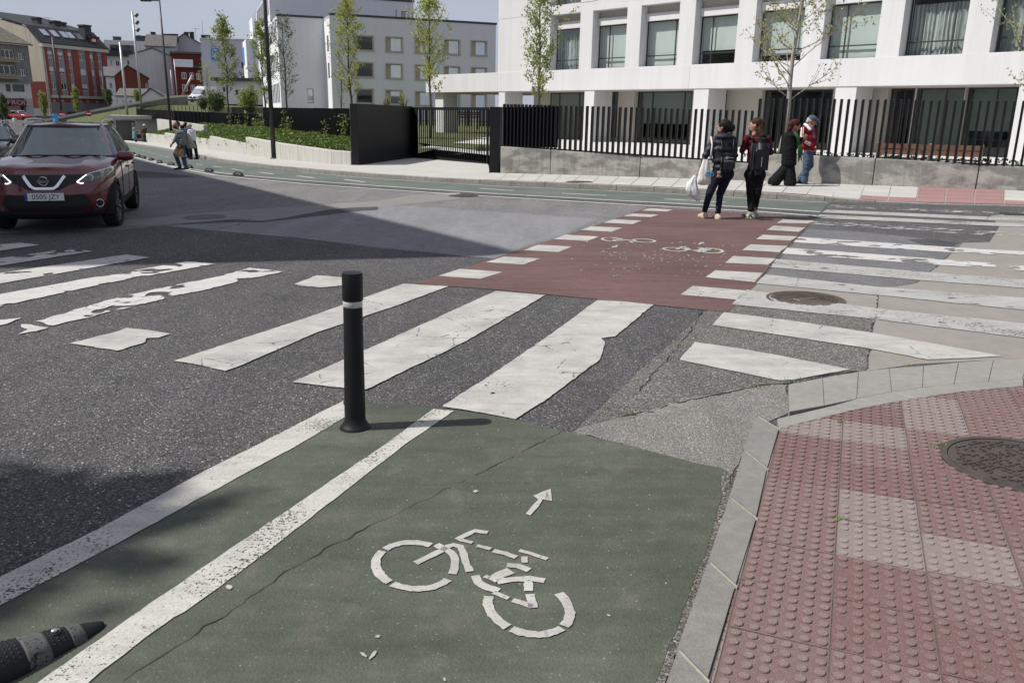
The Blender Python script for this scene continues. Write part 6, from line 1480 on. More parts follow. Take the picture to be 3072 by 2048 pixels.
for i in range(44):
    x = .02+i*.0165
    if any(a-.012 < x < c+.012 for a, c in ((.668, .712), (.53, .60), (.12, .19))) or x > .715: continue
    for k in range(3, 12):
        w_, h_ = dsec(x); an = math.pi*(k+.5*(i % 2))/14; y_ = w_*math.cos(an); z_ = h_*math.sin(an)**.75; n_ = Vector((0, math.cos(an)*h_, math.sin(an)*w_)).normalized(); p = Vector((x, y_, z_)); t1 = Vector((1,0,0)); t2 = n_.cross(t1); r_ = .0042
        bs = [bm.verts.new(p+(t1*math.cos(q*math.tau/6)+t2*math.sin(q*math.tau/6))*r_) for q in range(6)]; tp_ = bm.verts.new(p+n_*.0035)
        for q in range(6): bm.faces.new((bs[q], bs[(q+1) % 6], tp_)).smooth = True
obj('studs', bm, M_RUB, DV, kind='stuff')
w_, h_ = dsec(.632); bm = bmesh.new(); lathe(bm, [(.020, h_-.012), (.022, h_+.002), (.017, h_+.0025), (.015, h_-.004)], 20, (.632, 0, 0)); obj('bolt_well', bm, M_RUB, DV)
bm = bmesh.new(); lathe(bm, [(.010, h_-.006), (.010, h_+.006), (.008, h_+.009), (.001, h_+.010)], 16, (.632, 0, 0)); obj('bolt', bm, plain('bolt_steel', (.55, .56, .58), .25, .9), DV)
# half-dome dividers along the far lane
bm = bmesh.new(); n1, n2 = 14, 6; rg = []
for j in range(n2+1):
    a = j/n2*math.pi/2; rg.append([bm.verts.new((.36*math.cos(a)*math.cos(k*math.tau/n1), .12*math.cos(a)*math.sin(k*math.tau/n1), .13*math.sin(a)**.8)) for k in range(n1)])
for j in range(n2):
    for k in range(n1): bm.faces.new((rg[j][k], rg[j][(k+1) % n1], rg[j+1][(k+1) % n1], rg[j+1][k])).smooth = True
bmesh.ops.remove_doubles(bm, verts=bm.verts[:], dist=.001); recalc(bm); dome = bpy.data.meshes.new('dome'); bm.to_mesh(dome); bm.free(); dome.materials.append(M_RUB)
bm = bmesh.new()
for x0 in (-.16, .10):
    rr = []
    for x in (x0, x0+.07):
        s_ = math.sqrt(1-(x/.36)**2); rr.append([bm.verts.new((x, .123*s_*math.cos(math.pi*k/10), .133*s_*math.sin(math.pi*k/10)**.8+.002)) for k in range(11)])
    for k in range(10): bm.faces.new((rr[0][k], rr[0][k+1], rr[1][k+1], rr[1][k]))
bandm = bpy.data.meshes.new('band'); bm.to_mesh(bandm); bm.free(); bandm.materials.append(M_REFL)
dpx = [(150,190),(196,213),(243,228),(312,246),(388,270),(490,290),(652,314),(833,347),(1093,382)]
dpp = [G(*zT(p)[0]) for p in dpx]; ordn = ['farthest', 'second farthest', 'third farthest', 'fourth farthest', 'fifth farthest', 'sixth farthest', 'third nearest', 'second nearest', 'nearest']
for i, p in enumerate(dpp):
    q = dpp[min(i+1, 8)]-dpp[max(i-1, 0)]; e = empty('lane_hump', p+Vector((0,0,.004)), math.atan2(q.y, q.x), label=f'{ordn[i]} black rubber hump in the row along the far cycle lane', cat='lane divider', group='rubber humps along the far cycle lane')
    obj('hump', dome, None, e); obj('reflective_band', bandm, None, e)
# manhole covers
M_IRON = mat('cast_iron', (.085, .075, .068), .55, .35, 14, .3, 60, metal=.5, world=True); M_IRONR = mat('rusty_iron', (.095, .076, .064), .7, .5, 10, .3, 60, metal=.3, world=True); M_IRONP = mat('polished_iron', (.095, .075, .062), .36, .3, 9, .15, 40, metal=.55, world=True)
def manhole(px, py, h, r, label, m, pattern='grid', seed=1, frame_w=.05):
    random.seed(seed); c = G(px, py, h); e = empty('manhole_cover', c, R(20), label=label, cat='manhole cover'); e.rotation_euler = (-GB*0-.0065, -GA, R(20))
    bm = bmesh.new(); lathe(bm, [(r, -.03), (r, .004), (r-frame_w*.6, .004), (r-frame_w*.62, -.006)], 40, smooth_=False); obj('frame_ring', bm, m, e)
    bm = bmesh.new(); lathe(bm, [(r-frame_w*.72, -.03), (r-frame_w*.72, .002), (r-frame_w*.8, .003), (0, .003)], 40, smooth_=False); ld = obj('lid', bm, m, e)
    bm = bmesh.new(); s_ = .026 if pattern == 'grid' else .022; k = int(r/s_)+1
    for i in range(-k, k):
        for j in range(-k, k):
            x, y = i*s_*1.25, j*s_*1.25
            if pattern == 'dots': x += random.uniform(-.008, .008); y += random.uniform(-.008, .008)
            if math.hypot(x, y) > r-frame_w-.012: continue
            if pattern == 'grid' and abs(x) < .1 and abs(y) < .045: continue
            if pattern == 'dots' and random.random() < .35: continue
            T = Matrix.Translation((x, y, 0)) @ Matrix.Rotation(random.choice((0, .8, 1.6, 2.4)) if pattern == 'dots' else 0, 4, 'Z'); a = s_*.42; b_ = a*(.55 if pattern == 'dots' else 1); box(bm, -a, a, -b_, b_, .002, .0075, mat=T)
    if pattern == 'grid': box(bm, -.095, .095, -.038, .038, .002, .006)
    recalc(bm); obj('tread_pattern', bm, m, e, kind='stuff'); return e
manhole(3062, 1392, PH, MH_R, 'big dark iron manhole cover set in the red tiles at right edge', M_IRONP, 'dots', 3); manhole(2416, 897, .006, .36, 'rusty studded manhole cover in the right zebra crossing', M_IRONR, 'grid', 4)
manhole(614, 651, .008, .36, 'dark manhole cover in the shaded concrete strip near the red car', M_IRON, 'grid', 5); manhole(1391, 587, .010, .34, 'manhole cover on the white line of the far cycle lane', M_IRONR, 'grid', 6); manhole(1737, 546, .13, .36, 'manhole cover in the far footway before the concrete wall', M_IRONR, 'grid', 7)
gp_ = G(3062, 643, .006); GR = empty('drain_grate', gp_, R(-18), label='iron drain grate in the gutter at the right edge', cat='drain grate'); bm = bmesh.new(); box(bm, -.3, .3, -.2, .2, -.05, .002); recalc(bm); obj('frame', bm, M_CRACK, GR)
for k in range(9): bm = bmesh.new(); box(bm, -.27+k*.06, -.24+k*.06, -.18, .18, -.01, .010); recalc(bm); obj('bar', bm, M_IRON, GR)
# bench and flowers behind the right fence
BN = empty('garden_bench', at(2780, 487, 22.4), label='long brown slatted bench behind the fence at right', cat='bench'); BN.rotation_euler = (0, 0, R(-28)); BN.location.z = gz(8, 22)+.25
M_BWOOD = mat('bench_wood', (.14, .07, .045), .6, .25, 6)
bl_ = 1.28
for z, y, w_ in ((.44, .0, .12), (.44, .14, .12), (.44, .28, .12)): bm = bmesh.new(); box(bm, -bl_, bl_, y, y+w_, z, z+.04); recalc(bm); obj('seat_slat', bm, M_BWOOD, BN)
for z in (.56, .72): bm = bmesh.new(); box(bm, -bl_, bl_, -.06, -.02, z, z+.13); recalc(bm); obj('back_slat', bm, M_BWOOD, BN)
for x in (-bl_, 0, bl_-.06): bm = bmesh.new(); box(bm, x, x+.06, -.02, .06, 0, .87); box(bm, x, x+.06, .06, .42, .36, .43); box(bm, x, x+.06, .36, .42, 0, .36); recalc(bm); obj('leg', bm, plain('bench_alu', (.6, .6, .6), .35, .6), BN)
B2 = empty('garden_bench', at(1400, 372, 66), R(10), label='distant brown bench seen through the gate bars', cat='bench')
for z in (.45, .65, .8): bm = bmesh.new(); box(bm, -1, 1, -.02, .02, z, z+.12); recalc(bm); obj('slat', bm, M_BWOOD, B2)
for x in (-.9, .85): bm = bmesh.new(); box(bm, x, x+.06, -.02, .4, -.4, .9); recalc(bm); obj('leg', bm, M_BLACK, B2)
bm = bmesh.new(); random.seed(61)
for k in range(900):
    t = random.random(); a = wpt[4].lerp(wpt[7], t); p = Vector((a.x, a.y+random.uniform(.3, .75), gz(a.x, a.y)+.12+.6-.15*t+random.random()*.2)); leaf(bm, p, random.uniform(.05, .09), rnd_n(), 1 if random.random() < .28 else 0)
obj('flower_border', bm, [M_LEAF_D, M_WHITEF], kind='stuff', label='low plants with white flowers along the foot of the fence', cat='flowers')
shrub(1445, 470, 34.5, 432, 62, 'dark clipped bush behind the right end of the sliding gate', 58, 1500, M_LEAF_D, .05)
# distant inner fence behind the lawn, seen through the gate
F3 = empty('inner_fence', at(1400, 372, 76), label='dark picket fence far behind the lawn seen through the gate', cat='fence'); bm = bmesh.new(); pm3 = picket_mesh(1.5, .12, .12)
for k in range(40): p = at(1180+k*9, 372, 76); o = bpy.data.objects.new('picket', pm3); COL.objects.link(o); o.parent = F3; o.location = (p.x-F3.location.x, 0, -.2)
# ================================================================== VEHICLES
def cpaint(name, col):
    s = NM(name); v = s.vec(False)
    c = s.ramp(s.noise(v, 3, 3), [(.3, c3(col, .9)), (.7, c3(col, 1.08))])
    s.set(col=c, rough=.28, spec=.5, coat=1.0, coatr=.03, metal=.25); _mc[name] = s.m; return s.m
M_PLAST = mat('black_plastic', (.015, .015, .016), .6, .15, 8, .05, 200); M_TYRE = mat('tyre', (.016, .016, .017), .85, .2, 10, .1, 60); M_CHROME = plain('chrome', (.75, .76, .78), .08, 1.0)
M_ALLOY = plain('alloy', (.50, .51, .52), .25, .9); M_ALLOYD = plain('dark_alloy', (.05, .05, .052), .35, .6); M_LENS = clear_glass('lamp_glass', (.9, .92, .95), .08)
M_CARGL = clear_glass('car_glass', (.50, .54, .55), .17); M_SIDEGL = clear_glass('side_glass', (.10, .11, .115), .06); M_INT = mat('car_interior', (.02, .02, .022), .8); M_SEAT = mat('car_seat', (.035, .035, .038), .85)
_s = NM('daytime_light'); _s.set(col=(.9, .9, .9), emit=(1, .98, .94), estr=1.6); M_DRL = _s.m
def crom(tab, x):
    """smooth table lookup"""
    if x <= tab[0][0]: return tab[0][1]
    for (x0, y0), (x1, y1) in zip(tab, tab[1:]):
        if x <= x1: t = (x-x0)/(x1-x0); t = t*t*(3-2*t)*.5+t*.5; return y0+(y1-y0)*t
    return tab[-1][1]
def spow(v, p): return math.copysign(abs(v)**p, v)
K_FRONT = [(0, -.80), (.12, -.90), (.30, -.945), (.55, -.945), (.72, -.91), (.86, -.85), (.95, -.79), (1, -.72)]
K_REAR = [(0, 3.20), (.15, 3.36), (.45, 3.42), (.75, 3.36), (1, 3.25)]
K_W = [(0, .78), (.10, .85), (.3, .888), (.5, .893), (.68, .905), (.82, .902), (.93, .885), (1, .845)]
Y_TOP = [(-.8, .925), (-.5, .985), (0, 1.045), (.4, 1.075), (1.2, 1.075), (2.5, 1.12), (3.4, 1.14)]
ZB, YM, NX = .23, 1.2, 3.6
def car_pt(t, k):
    yf, yr, w_ = crom(K_FRONT, k), crom(K_REAR, k), crom(K_W, k); c, s_ = math.cos(t), math.sin(t)
    n = NX if s_ < 0 else 5.0
    x = w_*spow(c, 2/n); y = YM + ((YM-yf) if s_ < 0 else (yr-YM))*spow(s_, 2/n)
    return x, y
def car_surface(x, z):
    """y of the front skin at lateral x and height z"""
    y = -.9
    for _ in range(4):
        k = (z-ZB)/(crom(Y_TOP, y)-ZB); k = min(1, max(0, k)); w_ = crom(K_W, k); yf = crom(K_FRONT, k); y = YM-(YM-yf)*max(0, 1-min(1, abs(x)/w_)**NX)**(1/NX)
    return y
def build_car(name, loc, rz, paint_m, label, detail=True, plate=None, group=None):
    e = empty(name, loc, rz, label=label, cat='car', group=group)
    NT, NK = (168, 26) if detail else (72, 12)
    # even spacing of ring points by arc length of the middle ring
    ts = [i/2000*math.tau for i in range(2001)]; acc = [0]
    for a, b in zip(ts, ts[1:]): p, q = car_pt(a, .6), car_pt(b, .6); acc.append(acc[-1]+math.hypot(p[0]-q[0], p[1]-q[1]))
    T = []; j = 0
    for i in range(NT):
        d = acc[-1]*i/NT
        while acc[j+1] < d: j += 1
        T.append(ts[j])
    bm = bmesh.new(); rings = []
    for kk in range(NK+1):
        k = kk/NK; r_ = []
        for t in T: x, y = car_pt(t, k); z = ZB+(crom(Y_TOP, y)-ZB)*k; r_.append(bm.verts.new((x, y, z)))
        rings.append(r_)
    for kk in range(NK):
        for i in range(NT): bm.faces.new((rings[kk][i], rings[kk][(i+1) % NT], rings[kk+1][(i+1) % NT], rings[kk+1][i]))
    prev = rings[-1]; top = [v.co.copy() for v in prev]
    for q in range(1, 9):         # bonnet and shoulder cap with its pressed shape
        s_ = 1-q/8*.999; cur = []
        for v in top:
            x = v.x*s_; y = v.y; u = abs(x)
            bul = .055*(1-s_*s_); 
            if y < .5: bul += .020*math.exp(-((u-.50)/.13)**2)*min(1, (1-s_)*5) - .012*math.exp(-((u-.27)/.13)**2)*min(1, max(0, (y+.75)/.5))
            cur.append(bm.verts.new((x, y, v.z+bul)))
        for i in range(NT): bm.faces.new((prev[i], prev[(i+1) % NT], cur[(i+1) % NT], cur[i]))
        prev = cur
    bmesh.ops.remove_doubles(bm, verts=bm.verts[:], dist=.0015)
    kill = []
    WH = ((0, .345), (2.646, .345))
    for f in bm.faces:
        c = f.calc_center_median(); f.smooth = True
        f.material_index = 1 if (c.z < .335 or (c.z < .43 and abs(c.x) > .80 and -.2 < c.y < 3)) else 0
        for wy, wz in WH:
            d = math.hypot(c.y-wy, c.z-wz)
            if abs(c.x) > .5 and d < .385: kill.append(f)
            elif abs(c.x) > .70 and d < .435: f.material_index = 1
        if c.y > .36 and c.z > crom(Y_TOP, c.y)+.002 and abs(c.x) < .80: kill.append(f)
    bmesh.ops.delete(bm, geom=list(set(kill)), context='FACES'); recalc(bm)
    body = obj('body', bm, [paint_m, M_PLAST], e)
    # inner dark tub
    bm = bmesh.new(); box(bm, -.70, .70, .40, 3.2, .25, .62); box(bm, -.80, -.74, .38, 3.2, .5, 1.05); box(bm, .74, .80, .38, 3.2, .5, 1.05); box(bm, -.74, .74, 3.0, 3.1, .5, 1.08); box(bm, -.62, .62, -.6, .4, .25, .85); recalc(bm); obj('underbody', bm, M_INT, e)
    for wy, wz in WH:
        for sx in (-1, 1):
            bm = bmesh.new(); n = 20; ra = []
            for x in (.60, .885): ra.append([bm.verts.new((sx*x, wy+.384*math.cos(a*math.pi/n*1.16-.25), wz+.384*math.sin(a*math.pi/n*1.16-.25))) for a in range(n+1)])
            for i in range(n): bm.faces.new((ra[0][i], ra[0][i+1], ra[1][i+1], ra[1][i]))
            bm.faces.new(ra[0]); obj('wheel_arch', bm, M_INT, e)
    # greenhouse
    GB_ = [(.03, .30), (1.10, .80)]
    def gpt(t, k):
        c, s_ = math.cos(t), math.sin(t); w_ = .845+(.615-.845)*k**1.15; yf = .30+(1.12-.30)*k**.93; yr = 3.28+(2.98-3.28)*k; n = 4.2
        x = w_*spow(c, 2/n); ym = 1.9; y = ym+((ym-yf) if s_ < 0 else (yr-ym))*spow(s_, 2/(n if s_ < 0 else 4)); bow = .16*(1-(abs(x)/w_)**2)*(1 if s_ < 0 else .5)*(1 if abs(s_) > .3 else 0)
        z0 = crom(Y_TOP, y)-.005; z1 = 1.545+.035*(1-((y-1.9)/1.2)**2); return Vector((x, y-(bow if s_ < 0 else 0), z0+(z1-z0)*k))
    NTg = 120 if detail else 48; NG = 14 if detail else 6
    tsg = []; acc = [0]
    for a, b in zip(ts, ts[1:]): acc.append(acc[-1]+(gpt(a, .4)-gpt(b, .4)).length)
    j = 0
    for i in range(NTg):
        d = acc[-1]*i/NTg
        while acc[j+1] < d: j += 1
        tsg.append(ts[j])
    bm = bmesh.new(); R_ = [[bm.verts.new(gpt(t, q/NG)) for t in tsg] for q in range(NG+1)]
    for q in range(NG):
        for i in range(NTg):
            f = bm.faces.new((R_[q][i], R_[q][(i+1) % NTg], R_[q+1][(i+1) % NTg], R_[q+1][i])); c = f.calc_center_median(); f.smooth = True; k = (q+.5)/NG
            w_ = .845+(.615-.845)*k**1.15; u = abs(c.x)/w_; front = c.y < 1.9
            if front and u < .885: f.material_index = 1 if 0 < q < NG-1 else 3
            elif front and c.y < .62+(1.42-.62)*k: f.material_index = 0            # A pillar
            elif u > .9 and c.y < 2.95-.2*k: f.material_index = 2 if (0 < q < NG-1 and not (1.42 < c.y < 1.54) and not (2.42 < c.y < 2.52)) else 3
            elif not front and u < .8 and .1 < k < .9: f.material_index = 2
            else: f.material_index = 0
    prev = R_[-1]; top = [v.co.copy() for v in prev]
    for q in range(1, 7):
        s_ = 1-q/6*.999; cur = [bm.verts.new((v.x*s_, v.y, v.z+.035*(1-s_*s_))) for v in top]
        for i in range(NTg): bm.faces.new((prev[i], prev[(i+1) % NTg], cur[(i+1) % NTg], cur[i])).smooth = True
        prev = cur
    bmesh.ops.remove_doubles(bm, verts=bm.verts[:], dist=.001); recalc(bm); lb = bm.copy(); obj('greenhouse', bm, [paint_m, M_CARGL, M_SIDEGL, M_PLAST], e)
    bmesh.ops.delete(lb, geom=[f for f in lb.faces if f.material_index in (1, 2)], context='FACES')
    for v in lb.verts: v.co = Vector((v.co.x*.975, 1.9+(v.co.y-1.9)*.985, v.co.z-.022))
    obj('headliner', lb, M_INT, e)
    for sx in (-1, 1):      # roof rails, mirrors
        bm = bmesh.new(); pts = []
        for i in range(9): y = 1.15+1.75*i/8; pts.append((sx*.585, y, 1.575+.035*(1-((y-1.9)/1.2)**2)+(.045 if 0 < i < 8 else -.02)))
        tube(bm, pts, .016, 6); obj('roof_rail', bm, M_ALLOY, e)
        bm = bmesh.new(); bmesh.ops.create_icosphere(bm, subdivisions=3, radius=1); 
        for v in bm.verts:
            x, y, z = v.co; v.co = Vector((sx*(.99+.125*spow(x, .7)), .47+.075*spow(y, .8)+(.02*x if sx > 0 else -.02*x), 1.10+.078*spow(z, .75)))
        for f in bm.faces: f.smooth = True
        tube(bm, [(sx*.80, .46, 1.05), (sx*.92, .47, 1.07)], .03, 6); mi = obj('mirror', bm, paint_m, e)
        bm = bmesh.new(); box(bm, sx*.99-.1, sx*.99+.1, .545, .55, 1.04, 1.16); recalc(bm); obj('mirror_glass', bm, M_CHROME, mi)
    # wheels
    for wy, wz in WH:
        for sx in (-1, 1):
            wr = empty('wheel', (sx*.775, wy, wz)); wr.parent = e; wr.rotation_euler = (0, 0, R(-4) if wy == 0 else 0)
            bm = bmesh.new(); prof = [(.245, -.095), (.31, -.112), (.335, -.095), (.345, -.06), (.345, .06), (.335, .095), (.31, .112), (.245, .095)]; lathe(bm, prof, 36, cap=False); bm.transform(Matrix.Rotation(R(90), 4, 'Y')); obj('tyre', bm, M_TYRE, wr)
            bm = bmesh.new(); lathe(bm, [(.246, -.09), (.246, .088), (.232, .092), (.226, .06), (.22, .03), (.001, .03)], 36, cap=False); bm.transform(Matrix.Rotation(R(90)*(1 if sx > 0 else -1), 4, 'Y')); obj('rim', bm, M_ALLOYD, wr)
            if detail:
                for s5 in range(5):
                    bm = bmesh.new(); a0 = s5*math.tau/5
                    for sg in (-1, 1):
                        P = [(.05, .05), (.235, .075)]
                        q = [Vector((0, math.cos(a0+sg*.10)*.045, math.sin(a0+sg*.10)*.045)), Vector((0, math.cos(a0+sg*.30)*.236, math.sin(a0+sg*.30)*.236)), Vector((0, math.cos(a0+sg*.15)*.236, math.sin(a0+sg*.15)*.236)), Vector((0, math.cos(a0+sg*.02)*.06, math.sin(a0+sg*.02)*.06))]
                        lo = [bm.verts.new(v+Vector((sx*.045, 0, 0))) for v in q]; hi = [bm.verts.new(v+Vector((sx*(.088 if i in (1, 2) else .078), 0, 0))) for i, v in enumerate(q)]; bm.faces.new(hi)
                        for i in range(4): bm.faces.new((lo[i], lo[(i+1) % 4], hi[(i+1) % 4], hi[i]))
                    recalc(bm); obj('spoke', bm, M_ALLOY, wr)
    # front face details laid on the skin
    def patch(nm, pts, m, off_=.006, par=None, sub=14, thick=False):
        bm = bmesh.new(); f = bm.faces.new([bm.verts.new((x, 0, z)) for x, z in pts])
        xs_ = [p[0] for p in pts]; zs_ = [p[1] for p in pts]
        for i in range(1, sub): bmesh.ops.bisect_plane(bm, geom=bm.verts[:]+bm.edges[:]+bm.faces[:], plane_co=(min(xs_)+(max(xs_)-min(xs_))*i/sub, 0, 0), plane_no=(1,0,0))
        for i in range(1, 6): bmesh.ops.bisect_plane(bm, geom=bm.verts[:]+bm.edges[:]+bm.faces[:], plane_co=(0, 0, min(zs_)+(max(zs_)-min(zs_))*i/6), plane_no=(0,0,1))
        for v in bm.verts: v.co.y = car_surface(v.co.x, v.co.z)-off_
        bmesh.ops.recalc_face_normals(bm, faces=bm.faces)
        for f in bm.faces:
            if f.normal.y > 0: f.normal_flip()
            f.smooth = True
        return obj(nm, bm, m, par or e)
    def ribbon(nm, path, wd, m, off_=.012, par=None, thick=.012):
        bm = bmesh.new(); P = [Vector((x, 0, z)) for x, z in path]; fine = []
        for a, b in zip(P, P[1:]):
            for i in range(8): fine.append(a.lerp(b, i/8))
        fine.append(P[-1]); l, r_, c_ = [], [], []
        for i, p in enumerate(fine):
            t = (fine[min(i+1, len(fine)-1)]-fine[max(0, i-1)]).normalized(); n = Vector((-t.z, 0, t.x)); wq = wd(i/(len(fine)-1)) if callable(wd) else wd
            for lst, o_, ex in ((l, n*wq/2, 0), (c_, Vector(), thick), (r_, -n*wq/2, 0)): q = p+o_; lst.append(bm.verts.new((q.x, car_surface(q.x, q.z)-off_-ex, q.z)))
        for i in range(len(fine)-1):
            for A, B in ((l, c_), (c_, r_)): bm.faces.new((A[i], A[i+1], B[i+1], B[i])).smooth = True
        recalc(bm); return obj(nm, bm, m, par or e)
    mir = lambda pts, s_: [(x*s_, z) for x, z in (pts if s_ > 0 else pts[::-1])]
    patch('upper_grille', [(-.56,.885),(.56,.885),(.44,.775),(.33,.74),(.20,.665),(-.20,.665),(-.33,.74),(-.44,.775)], M_PLAST, .004)
    patch('lower_intake', [(-.52,.60),(.52,.60),(.60,.47),(.50,.37),(-.50,.37),(-.60,.47)], M_PLAST, .004); patch('bumper_lip', [(-.84,.36),(.84,.36),(.80,.26),(-.80,.26)], M_PLAST, .008)
    for s_ in (-1, 1):
        hl = patch('headlight', mir([(.42,.775),(.48,.755),(.66,.79),(.80,.85),(.855,.915),(.845,.955),(.72,.93),(.555,.885)], s_), M_ALLOYD, .005)
        if detail:
            ribbon('daytime_light', mir([(.555,.88),(.435,.782),(.485,.760),(.52,.763)], s_), .016, M_DRL, .014, hl, .004)
            for cx, cz, r_ in ((.60, .835, .052), (.725, .875, .050)):
                bm = bmesh.new(); y = car_surface(cx, cz); lathe(bm, [(r_, 0), (r_, .012), (r_*.82, .014), (r_*.78, -.01), (r_*.4, -.02), (0, -.012)], 20); bm.transform(Matrix.Translation((s_*cx, y-.008, cz)) @ Matrix.Rotation(R(90), 4, 'X')); obj('projector', bm, M_CHROME, hl)
            ribbon('lens_edge', mir([(.56,.888),(.72,.934),(.845,.958),(.858,.915),(.80,.848)], s_), .008, M_CHROME, .012, hl, .002)
            patch('lens', mir([(.42,.775),(.48,.755),(.66,.79),(.80,.85),(.855,.915),(.845,.955),(.72,.93),(.555,.885)], s_), M_LENS, .026, hl)
        bm = bmesh.new(); y = car_surface(.69, .45); lathe(bm, [(.060, 0), (.060, .015), (.052, .018), (.050, 0), (0, -.004)], 24, mi=0); bm.transform(Matrix.Translation((s_*.69, y-.022, .45)) @ Matrix.Rotation(R(s_*24), 4, 'Z') @ Matrix.Rotation(R(90), 4, 'X')); fg = obj('fog_light', bm, M_CHROME, e)
        bm = bmesh.new(); lathe(bm, [(.048, 0), (.048, .012), (0, .014)], 20); bm.transform(Matrix.Translation((s_*.69, y-.024, .45)) @ Matrix.Rotation(R(s_*24), 4, 'Z') @ Matrix.Rotation(R(90), 4, 'X')); obj('fog_lens', bm, M_INT, fg)
    ribbon('chrome_wing', [(-.275,.872),(-.165,.715),(-.12,.69),(.12,.69),(.165,.715),(.275,.872)], .042, M_CHROME, .014)
    if detail:
        yb = car_surface(0, .80)-.05; bd = empty('badge', (0, yb, .80)); bd.parent = e; bd.rotation_euler = (R(10), 0, 0)
        bm = bmesh.new(); n = 32; q1 = []
        for i in range(n):
            a = i*math.tau/n; q1.append([bm.verts.new(((r_)*math.cos(a), yy, r_*math.sin(a))) for r_, yy in ((.068, 0), (.066, -.012), (.054, -.012), (.052, 0))])
        for i in range(n):
            for k in range(3): bm.faces.new((q1[i][k], q1[(i+1) % n][k], q1[(i+1) % n][k+1], q1[i][k+1]))
        recalc(bm); obj('badge_ring', bm, M_CHROME, bd); bm = bmesh.new(); box(bm, -.082, .082, -.018, 0, -.017, .017); recalc(bm); obj('badge_bar', bm, M_CHROME, bd)
        text_obj('NISSAN', .034, M_INT, bd, (0, -.0195, 0), (R(90), 0, 0), .0008, name='badge_lettering')
    yp = min(car_surface(0, .57), car_surface(.25, .57))-.022
    if plate:
        bm = bmesh.new(); box(bm, -.26, .26, -.006, .006, -.055, .055); recalc(bm); pl_ = obj('number_plate', bm, plain('plate_white', (.62, .62, .60), .45), e); pl_.location = (0, yp, .575)
        bm = bmesh.new(); box(bm, -.26, -.222, -.0075, -.0055, -.055, .055); recalc(bm); obj('plate_blue_strip', bm, plain('plate_blue', (.02, .06, .32), .45), pl_)
        text_obj(plate, .098, M_INT, pl_, (.02, -.0075, -.002), (R(90), 0, 0), .0005, sx=1.0, name='plate_lettering')
    # cabin
    if detail:
        for sx in (-1, 1):
            st = empty('front_seat', (sx*.36, 1.55, .6)); st.parent = e
            bm = bmesh.new(); box(bm, -.24, .24, .0, .16, 0, .62); bmesh.ops.bevel(bm, geom=bm.edges[:], offset=.05, segments=3, affect='EDGES'); recalc(bm); obj('backrest', bm, M_SEAT, st)
            bm = bmesh.new(); box(bm, -.13, .13, .02, .12, .66, .82); bmesh.ops.bevel(bm, geom=bm.edges[:], offset=.035, segments=3, affect='EDGES'); recalc(bm); obj('headrest', bm, M_SEAT, st)
        bm = bmesh.new(); box(bm, -.72, .72, .42, .85, .8, 1.02); bmesh.ops.bevel(bm, geom=bm.edges[:], offset=.06, segments=2, affect='EDGES'); recalc(bm); obj('dashboard', bm, M_INT, e)
        bm = bmesh.new(); tube(bm, [(.36+.18*math.cos(a*math.tau/20), .95+.05*math.sin(a*math.tau/20), .98+.16*math.sin(a*math.tau/20)) for a in range(21)], .014, 6); obj('steering_wheel', bm, M_INT, e)
        bm = bmesh.new(); box(bm, -.12, .12, 1.0, 1.03, 1.38, 1.45); box(bm, -.09, .09, .93, 1.02, 1.44, 1.5); recalc(bm); obj('rear_view_mirror', bm, M_INT, e)
        for sx, l in ((-.35, .60), (.18, .62)):
            bm = bmesh.new(); tube(bm, [(sx-.25, .19, 1.105), (sx+.1, .20, 1.12), (sx+l*.75, .26, 1.115)], .012, 5); obj('wiper', bm, M_PLAST, e)
        for wy_ in (.66, 1.62):
            bm = bmesh.new(); tube(bm, [(.905, wy_+.62, .885), (.93, wy_+.66, .89), (.93, wy_+.8, .89), (.905, wy_+.84, .885)], .014, 6); obj('door_handle', bm, paint_m, e)
        for wy_ in (.58, 1.50, 2.34):
            bm = bmesh.new(); pts = [(crom(K_W, k)+.001, wy_+(.06 if wy_ < 1 else .1 if wy_ > 2 else 0)*(1-k), ZB+(crom(Y_TOP, wy_)-ZB)*k) for k in (.2, .3, .5, .68, .82, .93, 1)]; tube(bm, pts, .004, 4); obj('door_seam', bm, M_INT, e)
    return e
M_CARRED = cpaint('deep_red_paint', (.105, .006, .010)); M_CARDK = cpaint('black_blue_paint', (.012, .014, .019)); M_CARGREY = cpaint('grey_paint', (.10, .105, .11)); M_CARR2 = cpaint('bright_red_paint', (.35, .02, .02))
def on_ground(x, y): return Vector((x, y, gz(x, y)))
RC = build_car('red_car', on_ground(-7.26, 13.04), R(18.7), M_CARRED, 'dark red crossover car with lit daytime lights in the shade at left', True, '0505 JZY')
p = at(-48, 400, 24); build_car('dark_car', on_ground(-15.6, 24.0), R(24), M_CARDK, 'dark blue black car half out of the picture behind the red car', False)
build_car('dark_car', on_ground(-17.3, 31.0), R(25), M_CARGREY, 'grey car mostly hidden behind the dark car at left edge', False)
q = at(62, 365, 128); q2 = at(88, 363, 124)
c_ = build_car('parked_car', Vector((q.x, q.y, q.z-.2)), R(70), M_CARGREY, 'distant grey car parked before the lettered shop', False, group='cars parked before the shop'); c_ = build_car('parked_car', Vector((q2.x, q2.y, q2.z-.2)), R(75), M_CARR2, 'distant bright red car parked before the red block', False, group='cars parked before the shop')
